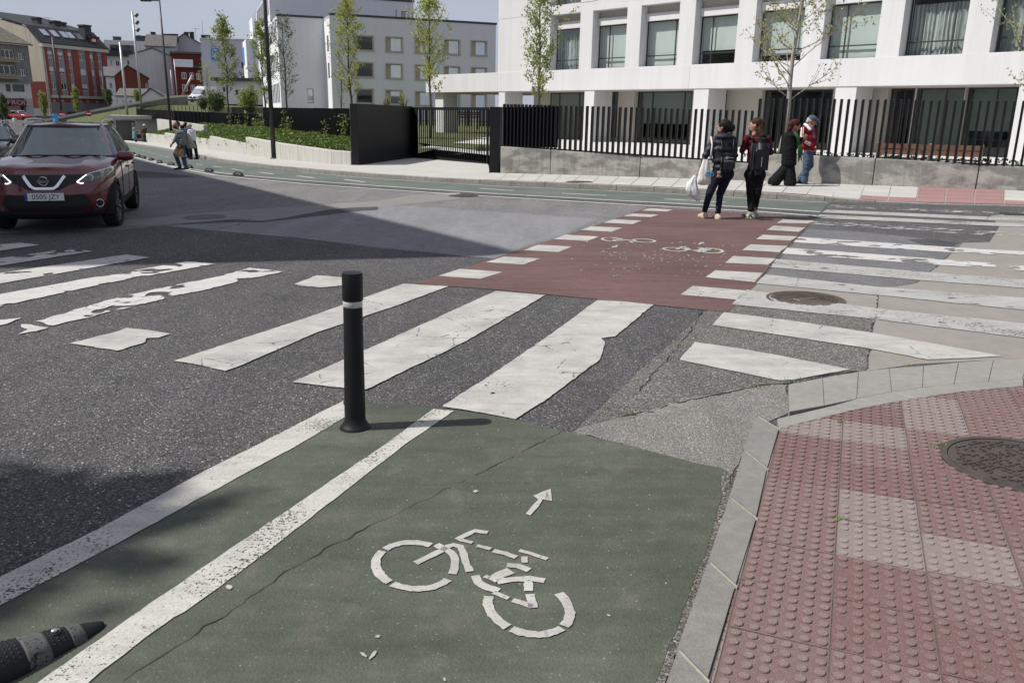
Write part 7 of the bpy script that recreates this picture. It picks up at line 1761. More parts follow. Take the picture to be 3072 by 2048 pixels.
# white van on the upper road
def van(loc, rz):
    e = empty('white_van', loc, rz, label='white high roofed delivery van on the upper road behind shrubs', cat='van')
    prof = [(-1.0,.35),(-1.05,.6),(-1.02,1.0),(-.85,1.12),(-.15,1.35),(.75,2.25),(1.3,2.60),(5.0,2.66),(5.05,.4)]
    bm = bmesh.new(); ws = [.82, .95, .97, .96, .95, .86, .82, .82, .97]
    L_ = [bm.verts.new((-w_, y, z)) for (y, z), w_ in zip(prof, ws)]; R2 = [bm.verts.new((w_, y, z)) for (y, z), w_ in zip(prof, ws)]
    n = len(prof); bm.faces.new(L_); bm.faces.new(R2[::-1])
    for i in range(n): bm.faces.new((L_[i], R2[i], R2[(i+1) % n], L_[(i+1) % n]))
    recalc(bm); bmesh.ops.bevel(bm, geom=bm.edges[:], offset=.06, segments=2, affect='EDGES')
    for f in bm.faces: f.smooth = False
    obj('body', bm, cpaint('van_white', (.62, .62, .62)), e)
    bm = bmesh.new(); bm.faces.new([bm.verts.new(p) for p in ((-.84,-.10,1.42),(.84,-.10,1.42),(.76,.66,2.20),(-.76,.66,2.20))]); bm.transform(Matrix.Translation((0,-.05,.05))); recalc(bm); obj('windscreen', bm, M_GLR, e)
    bm = bmesh.new(); box(bm, -.5, .5, -1.09, -1.0, .78, 1.0); recalc(bm); obj('grille', bm, M_PLAST, e); bm = bmesh.new(); box(bm, -.95, .95, -1.12, -.9, .32, .62); recalc(bm); obj('bumper', bm, M_PLAST, e)
    for s_ in (-1, 1):
        bm = bmesh.new(); box(bm, s_*.75-.17, s_*.75+.17, -1.07, -.9, .82, 1.1); recalc(bm); obj('headlight', bm, M_CHROME, e)
        bm = bmesh.new(); box(bm, s_*1.12-.1, s_*1.12+.1, .1, .2, 1.4, 1.75); recalc(bm); obj('mirror', bm, M_PLAST, e)
        bm = bmesh.new(); bm.faces.new([bm.verts.new((s_*.965, y, z)) for y, z in ((.0,1.4),(.95,1.4),(.95,2.1),(.62,2.08))]); obj('side_window', bm, M_GLD, e)
        for y in (0, 3.6): bm = bmesh.new(); lathe(bm, [(.34, -.11), (.34, .11)], 20); bm.transform(Matrix.Translation((s_*.86, y, .34)) @ Matrix.Rotation(R(90), 4, 'Y')); obj('wheel', bm, M_TYRE, e)
    bm = bmesh.new(); lathe(bm, [(.11, 0), (.11, .02), (0, .025)], 16); bm.transform(Matrix.Translation((0, -1.1, .9)) @ Matrix.Rotation(R(90), 4, 'X')); obj('badge', bm, M_CHROME, e)
p = at(592, 311, 131); van(p, R(-14))
# ================================================================== PEOPLE
def capsule(bm, p0, p1, r0, r1, seg=12):
    p0, p1 = Vector(p0), Vector(p1); d = p1-p0; l = max(d.length, 1e-5); d.normalize(); a = d.orthogonal().normalized(); b = d.cross(a); rings = []
    def ring(c, r): return [bm.verts.new(c+(a*math.cos(k*math.tau/seg)+b*math.sin(k*math.tau/seg))*r) for k in range(seg)]
    for j in (75, 45, 15): rings.append(ring(p0-d*r0*math.sin(R(j)), r0*math.cos(R(j))))
    for j in (15, 45, 75): rings.append(ring(p1+d*r1*math.sin(R(j)), r1*math.cos(R(j))))
    for i in range(5):
        for k in range(seg): bm.faces.new((rings[i][k], rings[i][(k+1) % seg], rings[i+1][(k+1) % seg], rings[i+1][k]))
    bm.faces.new(rings[0][::-1]); bm.faces.new(rings[-1])
def ellipsoid(bm, c, r, rot=None):
    n = len(bm.verts); g = bmesh.ops.create_icosphere(bm, subdivisions=3, radius=1)['verts']; Mx = (rot.to_4x4() if rot else Matrix.Identity(4))
    for v in g: v.co = Vector(c) + (Mx @ Vector((v.co.x*r[0], v.co.y*r[1], v.co.z*r[2])))
def fuse(name, items, m, parent, voxel=.012, smooth_it=4, wrinkle=0, wsc=14, seed=0, kinds=None, cut=None, matfn=None, **k):
    """union of tapered limbs and ellipsoids as one closed skin"""
    bm = bmesh.new()
    for it in items:
        if it[0] == 'e': ellipsoid(bm, *it[1:])
        else: capsule(bm, *it)
    recalc(bm); me = bpy.data.meshes.new(name); bm.to_mesh(me); bm.free(); t = bpy.data.objects.new('tmp', me); COL.objects.link(t)
    q = t.modifiers.new('r', 'REMESH'); q.mode = 'VOXEL'; q.voxel_size = voxel
    if smooth_it: q = t.modifiers.new('s', 'SMOOTH'); q.iterations = smooth_it; q.factor = .5
    dg_ = bpy.context.evaluated_depsgraph_get(); me2 = bpy.data.meshes.new_from_object(t.evaluated_get(dg_)); bpy.data.objects.remove(t); bpy.data.meshes.remove(me)
    if wrinkle:
        nn = [v.normal.copy() for v in me2.vertices]
        for v, n in zip(me2.vertices, nn):
            p = v.co; w_ = mnoise.noise(Vector((p.x*wsc, p.y*wsc, p.z*wsc*1.6+seed)))+.5*mnoise.noise(Vector((p.x*wsc*2.3, p.y*wsc*2.3, p.z*wsc*3+seed+7))); v.co = p+n*wrinkle*w_
    if cut:
        bm = bmesh.new(); bm.from_mesh(me2)
        for co, no in cut: bmesh.ops.bisect_plane(bm, geom=bm.verts[:]+bm.edges[:]+bm.faces[:], plane_co=co, plane_no=no, clear_outer=True)
        bm.to_mesh(me2); bm.free()
    smooth(me2); o = obj(name, me2, m, parent, **k)
    if matfn:
        for p in me2.polygons: p.material_index = matfn(p.center)
    return o
def cloth(name, col, rough=.85, var=.18, sc=9, weave=400): return mat(name, col, rough, var, sc, .25, weave, spec=.15)
M_SKIN = mat('skin', (.42, .235, .16), .55, .1, 8); M_SKIN2 = mat('tanned_skin', (.33, .17, .11), .55, .12, 8)
def hair_mat(name, col):
    s = NM(name); v = s.vec(False, (60, 60, 9)); n = s.noise(v, 1.5, 4, .6); s.set(col=s.ramp(n, [(.3, c3(col, .45)), (.7, c3(col, 1.6))]), rough=.6, spec=.15, normal=s.bump(n, .6, .01)); return s.m
M_HBLK = hair_mat('black_hair', (.010, .009, .010)); M_HBRN = hair_mat('brown_hair', (.035, .017, .012)); M_HRED = hair_mat('dark_red_hair', (.045, .010, .012)); M_HGRY = hair_mat('grey_hair', (.32, .31, .30))
class Person:
    """joints are measured points of the photograph put at the person's own depth; dy moves a joint back or forward"""
    def __init__(s, foot, Y, label, fx, gap=None, group=None):
        s.Y = Y; s.fx = fx; b = at(*foot, Y); s.b = b; s.e = empty('person', b, label=label, cat='person', group=group)
    def P(s, x, y, dy=0): q = at(*s.fx(x, y), s.Y+dy); return q-s.b
    def fuse(s, nm, items, m, **k): return fuse(nm, items, m, s.e, **k)
def head_parts(c, r, look, skin=True):
    """skull, jaw, nose, ears: look is the facing direction in the ground plane (may tilt)"""
    f = Vector(look).normalized(); sd_ = f.cross(Vector((0,0,1))).normalized(); up = sd_.cross(f)
    rot = Matrix((sd_, f, up)).transposed()
    L_ = [('e', c, (r*.78, r*.95, r*1.0), rot), ('e', c+f*r*.25-up*r*.55, (r*.55, r*.62, r*.6), rot), (c+f*r*.92-up*r*.05, c+f*r*1.12-up*r*.3, r*.1, r*.17)]
    for s_ in (-1, 1): L_.append(('e', c+sd_*s_*r*.80-up*r*.12-f*r*.05, (r*.1, r*.2, r*.3), rot))
    for s_ in (-1, 1): L_.append(('e', c+sd_*s_*r*.3+f*r*.8+up*r*.12, (r*.22, r*.16, r*.1), rot))
    L_.append(('e', c+f*r*.80-up*r*.58, (r*.28, r*.14, r*.09), rot)); return L_, f, sd_, up, rot
def eyes(par, c, r, f, sd_, up, rot):
    bm = bmesh.new()
    for s_ in (-1, 1): ellipsoid(bm, c+sd_*s_*r*.3+f*r*.90-up*r*.02, (r*.12, r*.07, r*.06), rot)
    obj('eyes', bm, M_INT, par)
def hand(w_, d, side, r=.012, curl=.5, length=.085):
    """palm and five bent fingers; d points from wrist to knuckles, side towards the thumb"""
    d = Vector(d).normalized(); sd_ = Vector(side); sd_ = (sd_-d*sd_.dot(d)).normalized(); n = d.cross(sd_); L_ = [(w_, w_+d*.045, .026, .030), (w_+d*.02+sd_*.018, w_+d*.075+sd_*.02, .022, .018), (w_+d*.02-sd_*.018, w_+d*.07-sd_*.02, .022, .017)]
    for i, (o_, l) in enumerate(((.028, .9), (.010, 1.0), (-.009, .95), (-.027, .75))):
        k0 = w_+d*.078+sd_*o_; k1 = k0+(d*(1-curl*.4)+n*curl*.5).normalized()*length*.5*l; k2 = k1+(d*(1-curl)+n*curl).normalized()*length*.45*l; L_ += [(k0, k1, .0095, .009), (k1, k2, .009, .0078)]
    t0 = w_+d*.03+sd_*.03; t1 = t0+(d*.6+sd_*.8).normalized()*.035; t2 = t1+(d*.9+sd_*.2+n*curl*.4).normalized()*.03; L_ += [(t0, t1, .012, .0105), (t1, t2, .010, .009)]; return L_
def shoe(toe_dir, ankle, length=.27, h=.075):
    d = Vector((toe_dir[0], toe_dir[1], 0)).normalized(); z = ankle.z
    heel = Vector((ankle.x, ankle.y, 0))-d*.05; toe = heel+d*(length-.06); base = .042
    return [(heel+Vector((0,0,base)), toe+Vector((0,0,base-.008)), .042, .034), (heel+Vector((0,0,base+.012)), ankle+Vector((0,0,.0))*1, .04, .042), (heel+d*.06+Vector((0,0,base+.02)), toe-d*.04+Vector((0,0,base)), .044, .036)]
fA = lambda x, y: (2050+x*.2296, 320+y*.2296)
fB = lambda x, y: (380+x*.1786, 320+y*.1786)
LEFT = Vector((-1, 0, 0))
# ---- woman in the navy puffer jacket ------------------------------------------------
W1 = Person((2136, 659), 14.28, 'woman walking away in dark navy padded jacket with tote, small backpack and plastic bag', fA)
P = W1.P
nk = P(530,345); hd = P(535,258); sl = P(405,430); sr = P(640,415); hipL = P(450,880); hipR = P(575,880)
eL = P(290,640,-.02); wL = P(238,850,-.04); eR = P(668,640,-.05); wR = P(600,770,.16)
kL = P(345,1130,-.04); aL = P(275,1385,.10); kR = P(478,1140,.06); aR = P(452,1405,-.10)
look = (-.80, .60, .15); hp, f_, s_, u_, rt = head_parts(hd, .108, look)
body = hp + [(nk-Vector((0,0,.03)), hd-Vector((0,0,.06)), .05, .05), ('e', P(530,480), (.15,.09,.1)), (P(530,500), P(520,700), .11, .11), (P(520,700), P(515,860), .11, .11), (sl, eL, .045, .038), (eL, wL, .036, .027), (sr, eR, .045, .038), (eR, wR, .036, .027), (hipL, kL, .075, .05), (kL, aL, .05, .033), (hipR, kR, .075, .05), (kR, aR, .05, .033)]
body += hand(wL, P(226,900,-.04)-wL, LEFT, curl=.9) + hand(wR, Vector((.2,.5,-.5)), LEFT)
body += shoe((-.25,.95), aL) + shoe((-.2,.95), aR)
W1.fuse('body', body, M_SKIN, voxel=.0095, smooth_it=2)
M_NAVY = mat('navy_nylon', (.010, .012, .022), .6, .2, 10, .1, 60, spec=.4); M_JEAN_D = cloth('dark_denim', (.012, .014, .028))
jk = [(P(528,540), P(520,770), .155, .15), ('e', P(530,470), (.205, .13, .115)), ('e', P(525,570), (.205, .15, .17)), ('e', P(518,690), (.19, .15, .16)), ('e', P(520,800), (.182, .15, .12)), (sl+Vector((.03,0,-.02)), P(545,460), .075, .09), (sr+Vector((0,0,-.02)), P(545,460), .075, .09), (sl+Vector((0,0,-.02)), eL, .074, .062), (eL, P(243,835,-.04), .060, .048), (sr+Vector((0,0,-.02)), eR, .074, .066), (eR, P(625,745,.12), .066, .052)]
jk += [('e', P(530,392,-.04), (.15, .11, .07))]       # hood lying on the shoulders
def quilt(me):
    for v in me.vertices: v.co += v.normal*(.005*math.cos(v.co.z*math.tau/.10)+.006*mnoise.noise(v.co*16))
o = W1.fuse('padded_jacket', jk, M_NAVY, voxel=.014, smooth_it=5); quilt(o.data)
W1.fuse('trousers', [(hipL, kL, .105, .070), (kL, aL+Vector((0,0,.02)), .068, .048), (hipR, kR, .105, .070), (kR, aR+Vector((0,0,.02)), .068, .048), (hipL, hipR, .12, .12)], M_JEAN_D, voxel=.012, wrinkle=.006)
for a, d in ((aL, (-.25,.95)), (aR, (-.2,.95))):
    W1.fuse('trainer', [(q[0], q[1], q[2]+.006, q[3]+.006) for q in shoe(d, a)], cloth('cream_suede', (.46, .40, .30)), voxel=.010, cut=[(a+Vector((0,0,.035)), Vector((0,0,1)))])
W1.fuse('hair', [('e', hd-f_*.012+u_*.022, (.100, .112, .105), rt), ('e', hd-f_*.075+Vector((.045,0,-.01)), (.075, .065, .075)), (hd-f_*.06, nk+Vector((0,-.02,.03)), .085, .06)], M_HBLK, voxel=.010, wrinkle=.006, wsc=30)
bm = bmesh.new(); tube(bm, [hd+s_*.085+f_*.06+u_*.02, hd+s_*.088+u_*.025, hd-s_*.088+u_*.025], .006, 5); obj('glasses', bm, M_PLAST, W1.e); eyes(W1.e, hd, .108, f_, s_, u_, rt)
# small backpack
def pack(name, c, w_, d_, h_, m, label, owner, pocket=True):
    e = empty(name, owner.b+c, label=label, cat='backpack'); bm = bmesh.new(); box(bm, -w_/2, w_/2, -d_/2, d_/2, -h_/2, h_/2); bmesh.ops.bevel(bm, geom=bm.edges[:], offset=min(w_, d_)*.47, segments=6, affect='EDGES')
    bmesh.ops.subdivide_edges(bm, edges=bm.edges[:], cuts=1)
    for v in bm.verts: v.co += Vector((1,1,1))*0+v.normal*.008*mnoise.noise(v.co*13)
    for f in bm.faces: f.smooth = True
    obj('bag_body', bm, m, e)
    if pocket:
        bm = bmesh.new(); box(bm, -w_*.38, w_*.38, -d_/2-.035, -d_/2+.02, -h_*.36, h_*.05); bmesh.ops.bevel(bm, geom=bm.edges[:], offset=.02, segments=3, affect='EDGES'); recalc(bm); obj('pocket', bm, m, e)
        for z in (h_*.08, h_*.26): bm = bmesh.new(); tube(bm, [(-w_*.36, -d_/2-.004-(.03 if z < h_*.1 else 0), z), (0, -d_/2-.012-(.03 if z < h_*.1 else 0), z+.012), (w_*.36, -d_/2-.004-(.03 if z < h_*.1 else 0), z)], .004, 5); obj('zip', bm, M_CHROME, e)
    return e
M_BPK = mat('black_nylon', (.010, .010, .012), .5, .25, 12, .15, 90, spec=.35)
bp = pack('backpack', P(585,735,-.27), .25, .14, .32, M_BPK, 'small black backpack with silver zips on the navy jacket', W1)
bm = bmesh.new(); tube(bm, [(-.06, .06, .15), (-.10, .09, .28), (-.12, .14, .38)], .014, 6); obj('strap', bm, M_BPK, bp); bm = bmesh.new(); tube(bm, [(.08, .06, .15), (.09, .09, .28), (.10, .14, .38)], .014, 6); obj('strap', bm, M_BPK, bp)
pp = W1.b+P(465,885,-.33); e = empty('plush_charm', pp, label='tiny brown plush charm hanging from the small backpack', cat='charm')
fuse('plush_body', [('e', Vector((0,0,.02)), (.03,.03,.032)), ('e', Vector((0,0,-.03)), (.028,.026,.035)), ('e', Vector((-.022,0,.045)), (.012,.01,.012)), ('e', Vector((.022,0,.045)), (.012,.01,.012)), (Vector((-.02,-.01,-.02)), Vector((-.04,-.02,-.045)), .011, .010), (Vector((.02,-.01,-.02)), Vector((.04,-.02,-.045)), .011, .010)], cloth('plush', (.30, .18, .10)), e, voxel=.006)
bm = bmesh.new(); tube(bm, [(0,.0,.05), (.06,.06,.14)], .003, 4); obj('cord', bm, M_CHROME, e)
# cotton tote
M_TOTE = cloth('cotton_tote', (.62, .60, .57)); tp = W1.b
e = empty('tote_bag', tp+P(345,860,-.20), label='white cotton tote with blue print on the navy jacket shoulder', cat='bag')
def sack(name, c, outline, thick, m, par, seed, fold=.012):
    """hanging bag: outline of half widths by height, pillow section"""
    bm = bmesh.new(); rings = []; n = 28
    for z, xc, w_, d_ in outline: rings.append([bm.verts.new(c+Vector((xc+w_*spow(math.cos(k*math.tau/n), .75), d_*spow(math.sin(k*math.tau/n), .9), z))) for k in range(n)])
    for i in range(len(rings)-1):
        for k in range(n): bm.faces.new((rings[i][k], rings[i][(k+1) % n], rings[i+1][(k+1) % n], rings[i+1][k])).smooth = True
    bm.faces.new(rings[-1])
    bmesh.ops.subdivide_edges(bm, edges=bm.edges[:], cuts=2, use_grid_fill=True); bm.normal_update()
    for v in bm.verts: v.co += v.normal*fold*(mnoise.noise(Vector((v.co.x*26, v.co.y*10, v.co.z*9+seed))))
    recalc(bm); o = obj(name, bm, m, par)
    for p_ in o.data.polygons: p_.use_smooth = True
    return o
W = lambda x, y: P(x, y, -.20)-P(345,860,-.20)
sack('bag_body', Vector(), [(W(345,690).z, W(345,0).x, .035, .03), (W(345,780).z, W(350,0).x, .075, .05), (W(345,880).z, W(345,0).x, .10, .065), (W(345,960).z, W(348,0).x, .118, .065), (W(345,1010).z, W(350,0).x, .11, .04), (W(345,1025).z, W(352,0).x, .07, .02)], 0, M_TOTE, e, 3)
M_BLUEP = plain('blue_print', (.10, .30, .52), .7)
bm = bmesh.new()
for cx, cy, r_ in ((300,875,22), (335,865,26), (362,880,20), (345,850,12)): c = W(cx, cy)+Vector((0,-.076,0)); tube(bm, [c+Vector((math.cos(a*math.tau/14)*r_*.00134, .0, math.sin(a*math.tau/14)*r_*.0016)) for a in range(15)], .006, 5)
obj('blue_print', bm, M_BLUEP, e)
bm = bmesh.new(); tube(bm, [W(372,395)+Vector((0,.06,0)), W(366,500)+Vector((0,-.06,0)), W(358,600)+Vector((0,-.04,0)), W(350,700)], .013, 6); obj('strap', bm, M_TOTE, e)
# plastic carrier
M_PLB = NM('thin_plastic'); _v = M_PLB.vec(False); _c = M_PLB.ramp(M_PLB.noise(_v, 12, 4), [(.3, (.56, .56, .58)), (.7, (.72, .72, .73))]); M_PLB.set(col=_c, rough=.35, spec=.4, normal=M_PLB.bump(M_PLB.noise(_v, 22, 4), .5, .02)); M_PLB = M_PLB.m
e = empty('carrier_bag', W1.b+P(210,1060,-.06), label='thin white plastic carrier bag held in the navy jacket hand', cat='bag'); W = lambda x, y: P(x, y, -.06)-P(210,1060,-.06)
sack('bag_body', Vector(), [(W(0,890).z, W(225,0).x, .016, .014), (W(0,930).z, W(210,0).x, .045, .03), (W(0,1000).z, W(190,0).x, .085, .055), (W(0,1090).z, W(195,0).x, .120, .075), (W(0,1150).z, W(225,0).x, .105, .075), (W(0,1200).z, W(262,0).x, .065, .055), (W(0,1226).z, W(285,0).x, .03, .02)], 0, M_PLB, e, 9, .016)
# ---- woman with the ponytail -----------------------------------------------------------
W2 = Person((2252, 657), 14.28, 'woman walking away with brown ponytail, maroon top and big black backpack', fA); P = W2.P
nk = P(935,335); hd = P(950,240); sl = P(835,410); sr = P(1100,420); hipL = P(880,890); hipR = P(990,890)
eL = P(765,575,.02); wL = P(840,520,.2); eR = P(1140,600,.05); wR = P(1075,520,.25); kL = P(878,1150,.03); aL = P(880,1385,-.06); kR = P(965,1140,-.02); aR = P(925,1370,.16)
look = (-.85, .50, -.05); hp, f_, s_, u_, rt = head_parts(hd, .106, look)
body = hp + [(nk-Vector((0,0,.03)), hd-Vector((0,0,.06)), .046, .046), ('e', P(960,460), (.14,.09,.09)), (P(960,490), P(945,700), .105, .10), (P(945,700), P(935,860), .10, .105), (sl, eL, .042, .036), (eL, wL, .034, .026), (sr, eR, .042, .036), (eR, wR, .034, .026), (hipL, kL, .072, .048), (kL, aL, .048, .032), (hipR, kR, .072, .048), (kR, aR, .048, .032)]
body += hand(wL, Vector((.5,.3,.6)), LEFT, curl=.9)+hand(wR, Vector((-.5,.3,.6)), LEFT, curl=.9)+shoe((-.55,.8), aL)+shoe((-.4,.9), aR)
W2.fuse('body', body, M_SKIN, voxel=.0095, smooth_it=2)
M_MAR = cloth('maroon_knit', (.075, .010, .018))
W2.fuse('maroon_top', [('e', P(965,465), (.17,.115,.10)), ('e', P(958,570), (.155,.125,.16)), ('e', P(945,700), (.135,.12,.15)), ('e', P(940,800), (.14,.12,.11)), (sl, P(960,450), .06, .08), (sr, P(960,450), .06, .08), (sl, eL, .060, .050), (eL, P(830,525,.18), .052, .038), (sr, eR, .060, .052), (eR, P(1085,530,.22), .052, .038)], M_MAR, voxel=.013, wrinkle=.006)
M_BLKC = cloth('black_cotton', (.009, .009, .010))
W2.fuse('trousers', [(hipL, kL, .105, .072), (kL, aL+Vector((0,0,.06)), .070, .062), (hipR, kR, .105, .072), (kR, aR+Vector((0,0,.06)), .070, .060), (hipL, hipR, .12, .12), (P(935,800), P(935,880), .13, .125)], M_BLKC, voxel=.012, wrinkle=.006)
for a, d in ((aL, (-.55,.8)), (aR, (-.4,.9))):
    W2.fuse('trainer', [(q[0], q[1], q[2]+.008, q[3]+.008) for q in shoe(d, a)], [cloth('grey_trainer', (.38, .36, .32)), M_BLKC], voxel=.010, cut=[(a+Vector((0,0,.03)), Vector((0,0,1)))], matfn=lambda c: 1 if (.035 < c.z < .075 and math.sin(c.x*70+c.z*60) > .5) else 0)
W2.fuse('hair', [('e', hd-f_*.018+u_*.024, (.092, .105, .102), rt), (hd-f_*.07+Vector((.02,0,.01)), P(1000,300,-.08), .07, .055), (P(1000,300,-.08), P(1030,380,-.12), .055, .06), (P(1030,380,-.12), P(1035,415,-.13), .06, .035)], M_HBRN, voxel=.010, wrinkle=.007, wsc=34)
bm = bmesh.new(); tube(bm, [hd+s_*.085+f_*.07, hd+s_*.09, hd+s_*.088-f_*.03], .006, 5); obj('glasses', bm, M_PLAST, W2.e); eyes(W2.e, hd, .106, f_, s_, u_, rt)
bp = pack('backpack', P(1000,655,-.22), .31, .19, .62, M_BPK, 'tall black backpack on the ponytailed woman', W2, False)
bm = bmesh.new(); box(bm, -.11, .11, -.135, -.08, -.22, .12); bmesh.ops.bevel(bm, geom=bm.edges[:], offset=.027, segments=4, affect='EDGES'); recalc(bm); obj('front_panel', bm, M_BPK, bp)
bm = bmesh.new(); box(bm, -.004, .004, -.140, -.134, -.16, .0); recalc(bm); obj('zip_print', bm, plain('grey_print', (.35, .35, .36), .5), bp)
for x in (-.12, .12): bm = bmesh.new(); tube(bm, [(x, .06, .28), (x*1.2, .14, .33), (x*1.3, .22, .25)], .022, 6); obj('strap', bm, M_BPK, bp)
# ---- couple on the far footway ---------------------------------------------------------
C1 = Person((2345, 567), 20.1, 'woman in long black coat and wide trousers looking at her phone', fA); P = C1.P
hd = P(1470,245); nk = P(1420,320); look = (.85, -.25, -.45); hp, f_, s_, u_, rt = head_parts(hd, .112, look)
sh_ = P(1370,360); wr = P(1550,410,-.10); el = P(1450,500,-.08); hpv = P(1380,760); k1 = P(1270,880,.04); a1 = P(1195,1025,.04); k2 = P(1400,900,-.05); a2 = P(1390,1040,-.05); sh2 = P(1400,350,.16); el2 = P(1480,500,.16); wr2 = P(1560,420,.08)
body = hp+[(nk, hd-u_*.06, .05, .05), (P(1390,450), P(1375,740), .12, .12), (sh_, el, .045, .038), (el, wr, .036, .027), (sh2, el2, .045, .038), (el2, wr2, .036, .027), (hpv, k1, .08, .05), (k1, a1, .05, .035), (hpv, k2, .08, .05), (k2, a2, .05, .035)]
body += hand(wr, Vector((.8,.1,.5)), (0,0,1), curl=.8)+hand(wr2, Vector((.8,-.2,.4)), (0,0,1), curl=.8)+shoe((1,-.1), a1)+shoe((1,-.1), a2)
C1.fuse('body', body, M_SKIN2, voxel=.010, smooth_it=2)
M_COAT = cloth('black_wool', (.008, .008, .009))
C1.fuse('long_coat', [(P(1393,440), P(1379,730), .16, .185), (P(1385,560), P(1379,720), .18, .19), ('e', P(1400,385), (.15,.16,.10)), (P(1398,420), P(1388,560), .14, .175), (sh_, el, .075, .066), (el, P(1540,420,-.10), .07, .052), (sh2, el2, .075, .066), (el2, P(1545,425,.09), .07, .052), (nk-Vector((0,0,.07)), sh_, .07, .08)], M_COAT, voxel=.015, smooth_it=10, wrinkle=.008, cut=[(P(1375,768), Vector((0,0,-1)))])
C1.fuse('wide_trousers', [(hpv, k1, .14, .13), (k1, a1+Vector((-.02,0,.08)), .13, .16), (hpv, k2, .14, .13), (k2, a2+Vector((0,0,.10)), .13, .16)], M_BLKC, voxel=.015, wrinkle=.010, cut=[(P(1300,1022), Vector((0,0,-1)))])
for a in (a1, a2): C1.fuse('heeled_shoe', [(q[0], q[1], q[2]+.006, q[3]+.006) for q in shoe((1,-.1), a)]+[(Vector((a.x-.05, a.y, .06)), Vector((a.x-.05, a.y, .012)), .03, .022)], mat('black_leather', (.01,.01,.01), .3), voxel=.011)
C1.fuse('hair', [('e', hd-f_*.03+u_*.03, (.112, .118, .112), rt), ('e', hd-f_*.10-u_*.02, (.10, .08, .10), rt), (hd-f_*.09, nk-f_*.06, .09, .07)], M_HRED, voxel=.011, wrinkle=.012, wsc=26); eyes(C1.e, hd, .112, f_, s_, u_, rt)
bm = bmesh.new(); rnd = random.Random(5)
for k in range(34):
    x = rnd.uniform(1500, 1560); p0 = P(1500+(x-1500)*.5, 500, -.15-rnd.random()*.05); p1 = P(x, 640+rnd.uniform(-60, 90), -.15-rnd.random()*.06); tube(bm, [p0, p0.lerp(p1, .5)+Vector((rnd.gauss(0,.01), rnd.gauss(0,.01), 0)), p1], .007, 4)
tube(bm, [P(1450,330,-.12), P(1500,400,-.16), P(1510,510,-.16)], [.035, .045, .03], 8); obj('green_scarf', bm, [cloth('green_scarf', (.022, .075, .028))], C1.e)
e = empty('phone', C1.b+P(1600,385,-.06), label='dark mobile phone held by the woman in the black coat', cat='phone'); bm = bmesh.new(); T = Matrix.Rotation(R(-55), 4, 'Y'); box(bm, -.004, .004, -.036, .036, -.07, .07, mat=T); recalc(bm); obj('phone_case', bm, M_PLAST, e); bm = bmesh.new(); box(bm, -.0052, -.0042, -.033, .033, -.066, .066, mat=T); recalc(bm); obj('screen', bm, M_GLD, e)
C2 = Person((2412, 560), 20.75, 'man in red striped sleeve jacket, jeans and blue cap walking by the wall', fA); P = C2.P
hd = P(1685,185); nk = P(1650,240); look = (.80, -.45, -.45); hp, f_, s_, u_, rt = head_parts(hd, .118, look)
sh_ = P(1570,300,-.10); el = P(1565,450,-.16); wr = P(1665,500,-.16); sh2 = P(1690,300,.12); el2 = P(1715,430,.14); wr2 = P(1700,520,.02); hpv = P(1635,600); k1 = P(1655,770,.05); a1 = P(1525,960,.06); k2 = P(1605,800,-.06); a2 = P(1580,1005,-.06)
body = hp+[(nk, hd-u_*.06, .058, .055), (P(1640,390), P(1640,560), .14, .13), (sh_, el, .05, .042), (el, wr, .04, .03), (sh2, el2, .05, .042), (el2, wr2, .04, .03), (hpv, k1, .09, .058), (k1, a1, .058, .04), (hpv, k2, .09, .058), (k2, a2, .058, .04)]
body += hand(wr, Vector((.8,.1,-.4)), (0,0,1), curl=.6)+hand(wr2, Vector((.2,-.4,-.6)), LEFT)+shoe((1,-.15), a1)+shoe((1,-.15), a2)
C2.fuse('body', body, M_SKIN2, voxel=.010, smooth_it=2)
M_REDJ = cloth('red_fleece', (.17, .010, .016)); M_DEN = cloth('blue_denim', (.055, .08, .13)); M_WSTR = plain('white_stripe', (.68, .66, .66), .8)
def stripe(c):
    if (c-P(1545,380,-.25)).length < 0: return 0
    d = (el-sh_); t = (c-sh_).dot(d)/d.length_squared; off_ = (c-(sh_+d*t)); 
    if -.15 < t < .95 and c.y < sh_.y-.01 and c.x < sh_.x+.02: return 1 if int((c.x-sh_.x+.2)/.018) % 2 and -.085 < c.x-(sh_+d*t).x < -.0 else 0
    d = (wr-el); t = (c-el).dot(d)/d.length_squared; q = el+d*t
    if .1 < t < .95 and c.y < el.y-.01: return 1 if int((c.z-q.z+.3)/.018) % 2 and -.04 < c.z-q.z < .05 else 0
    return 0
C2.fuse('red_jacket', [('e', P(1632,320), (.17,.19,.11)), ('e', P(1635,410), (.18,.19,.19)), ('e', P(1645,510), (.185,.19,.15)), (sh_, P(1640,325), .075, .09), (sh2, P(1640,325), .075, .09), (sh_, el, .085, .068), (el, P(1645,492,-.16), .066, .05), (sh2, el2, .085, .068), (el2, P(1700,510,.04), .066, .05)], [M_REDJ, M_WSTR], voxel=.011, wrinkle=.007, matfn=stripe)
C2.fuse('collar', [(P(1610,250,-.08), P(1655,300,-.16), .04, .04), (P(1590,235,.02), P(1615,250,-.08), .04, .04)], cloth('white_collar', (.6,.6,.6)), voxel=.009)
C2.fuse('shirt', [(P(1675,270,-.10), P(1700,400,-.14), .06, .05)], cloth('check_shirt', (.16,.10,.12), .85, .7, 60), voxel=.010)
C2.fuse('jeans', [(hpv, k1, .13, .092), (k1, a1+Vector((0,0,.05)), .09, .078), (hpv, k2, .13, .092), (k2, a2+Vector((0,0,.05)), .09, .085)], M_DEN, voxel=.013, wrinkle=.012, wsc=11)
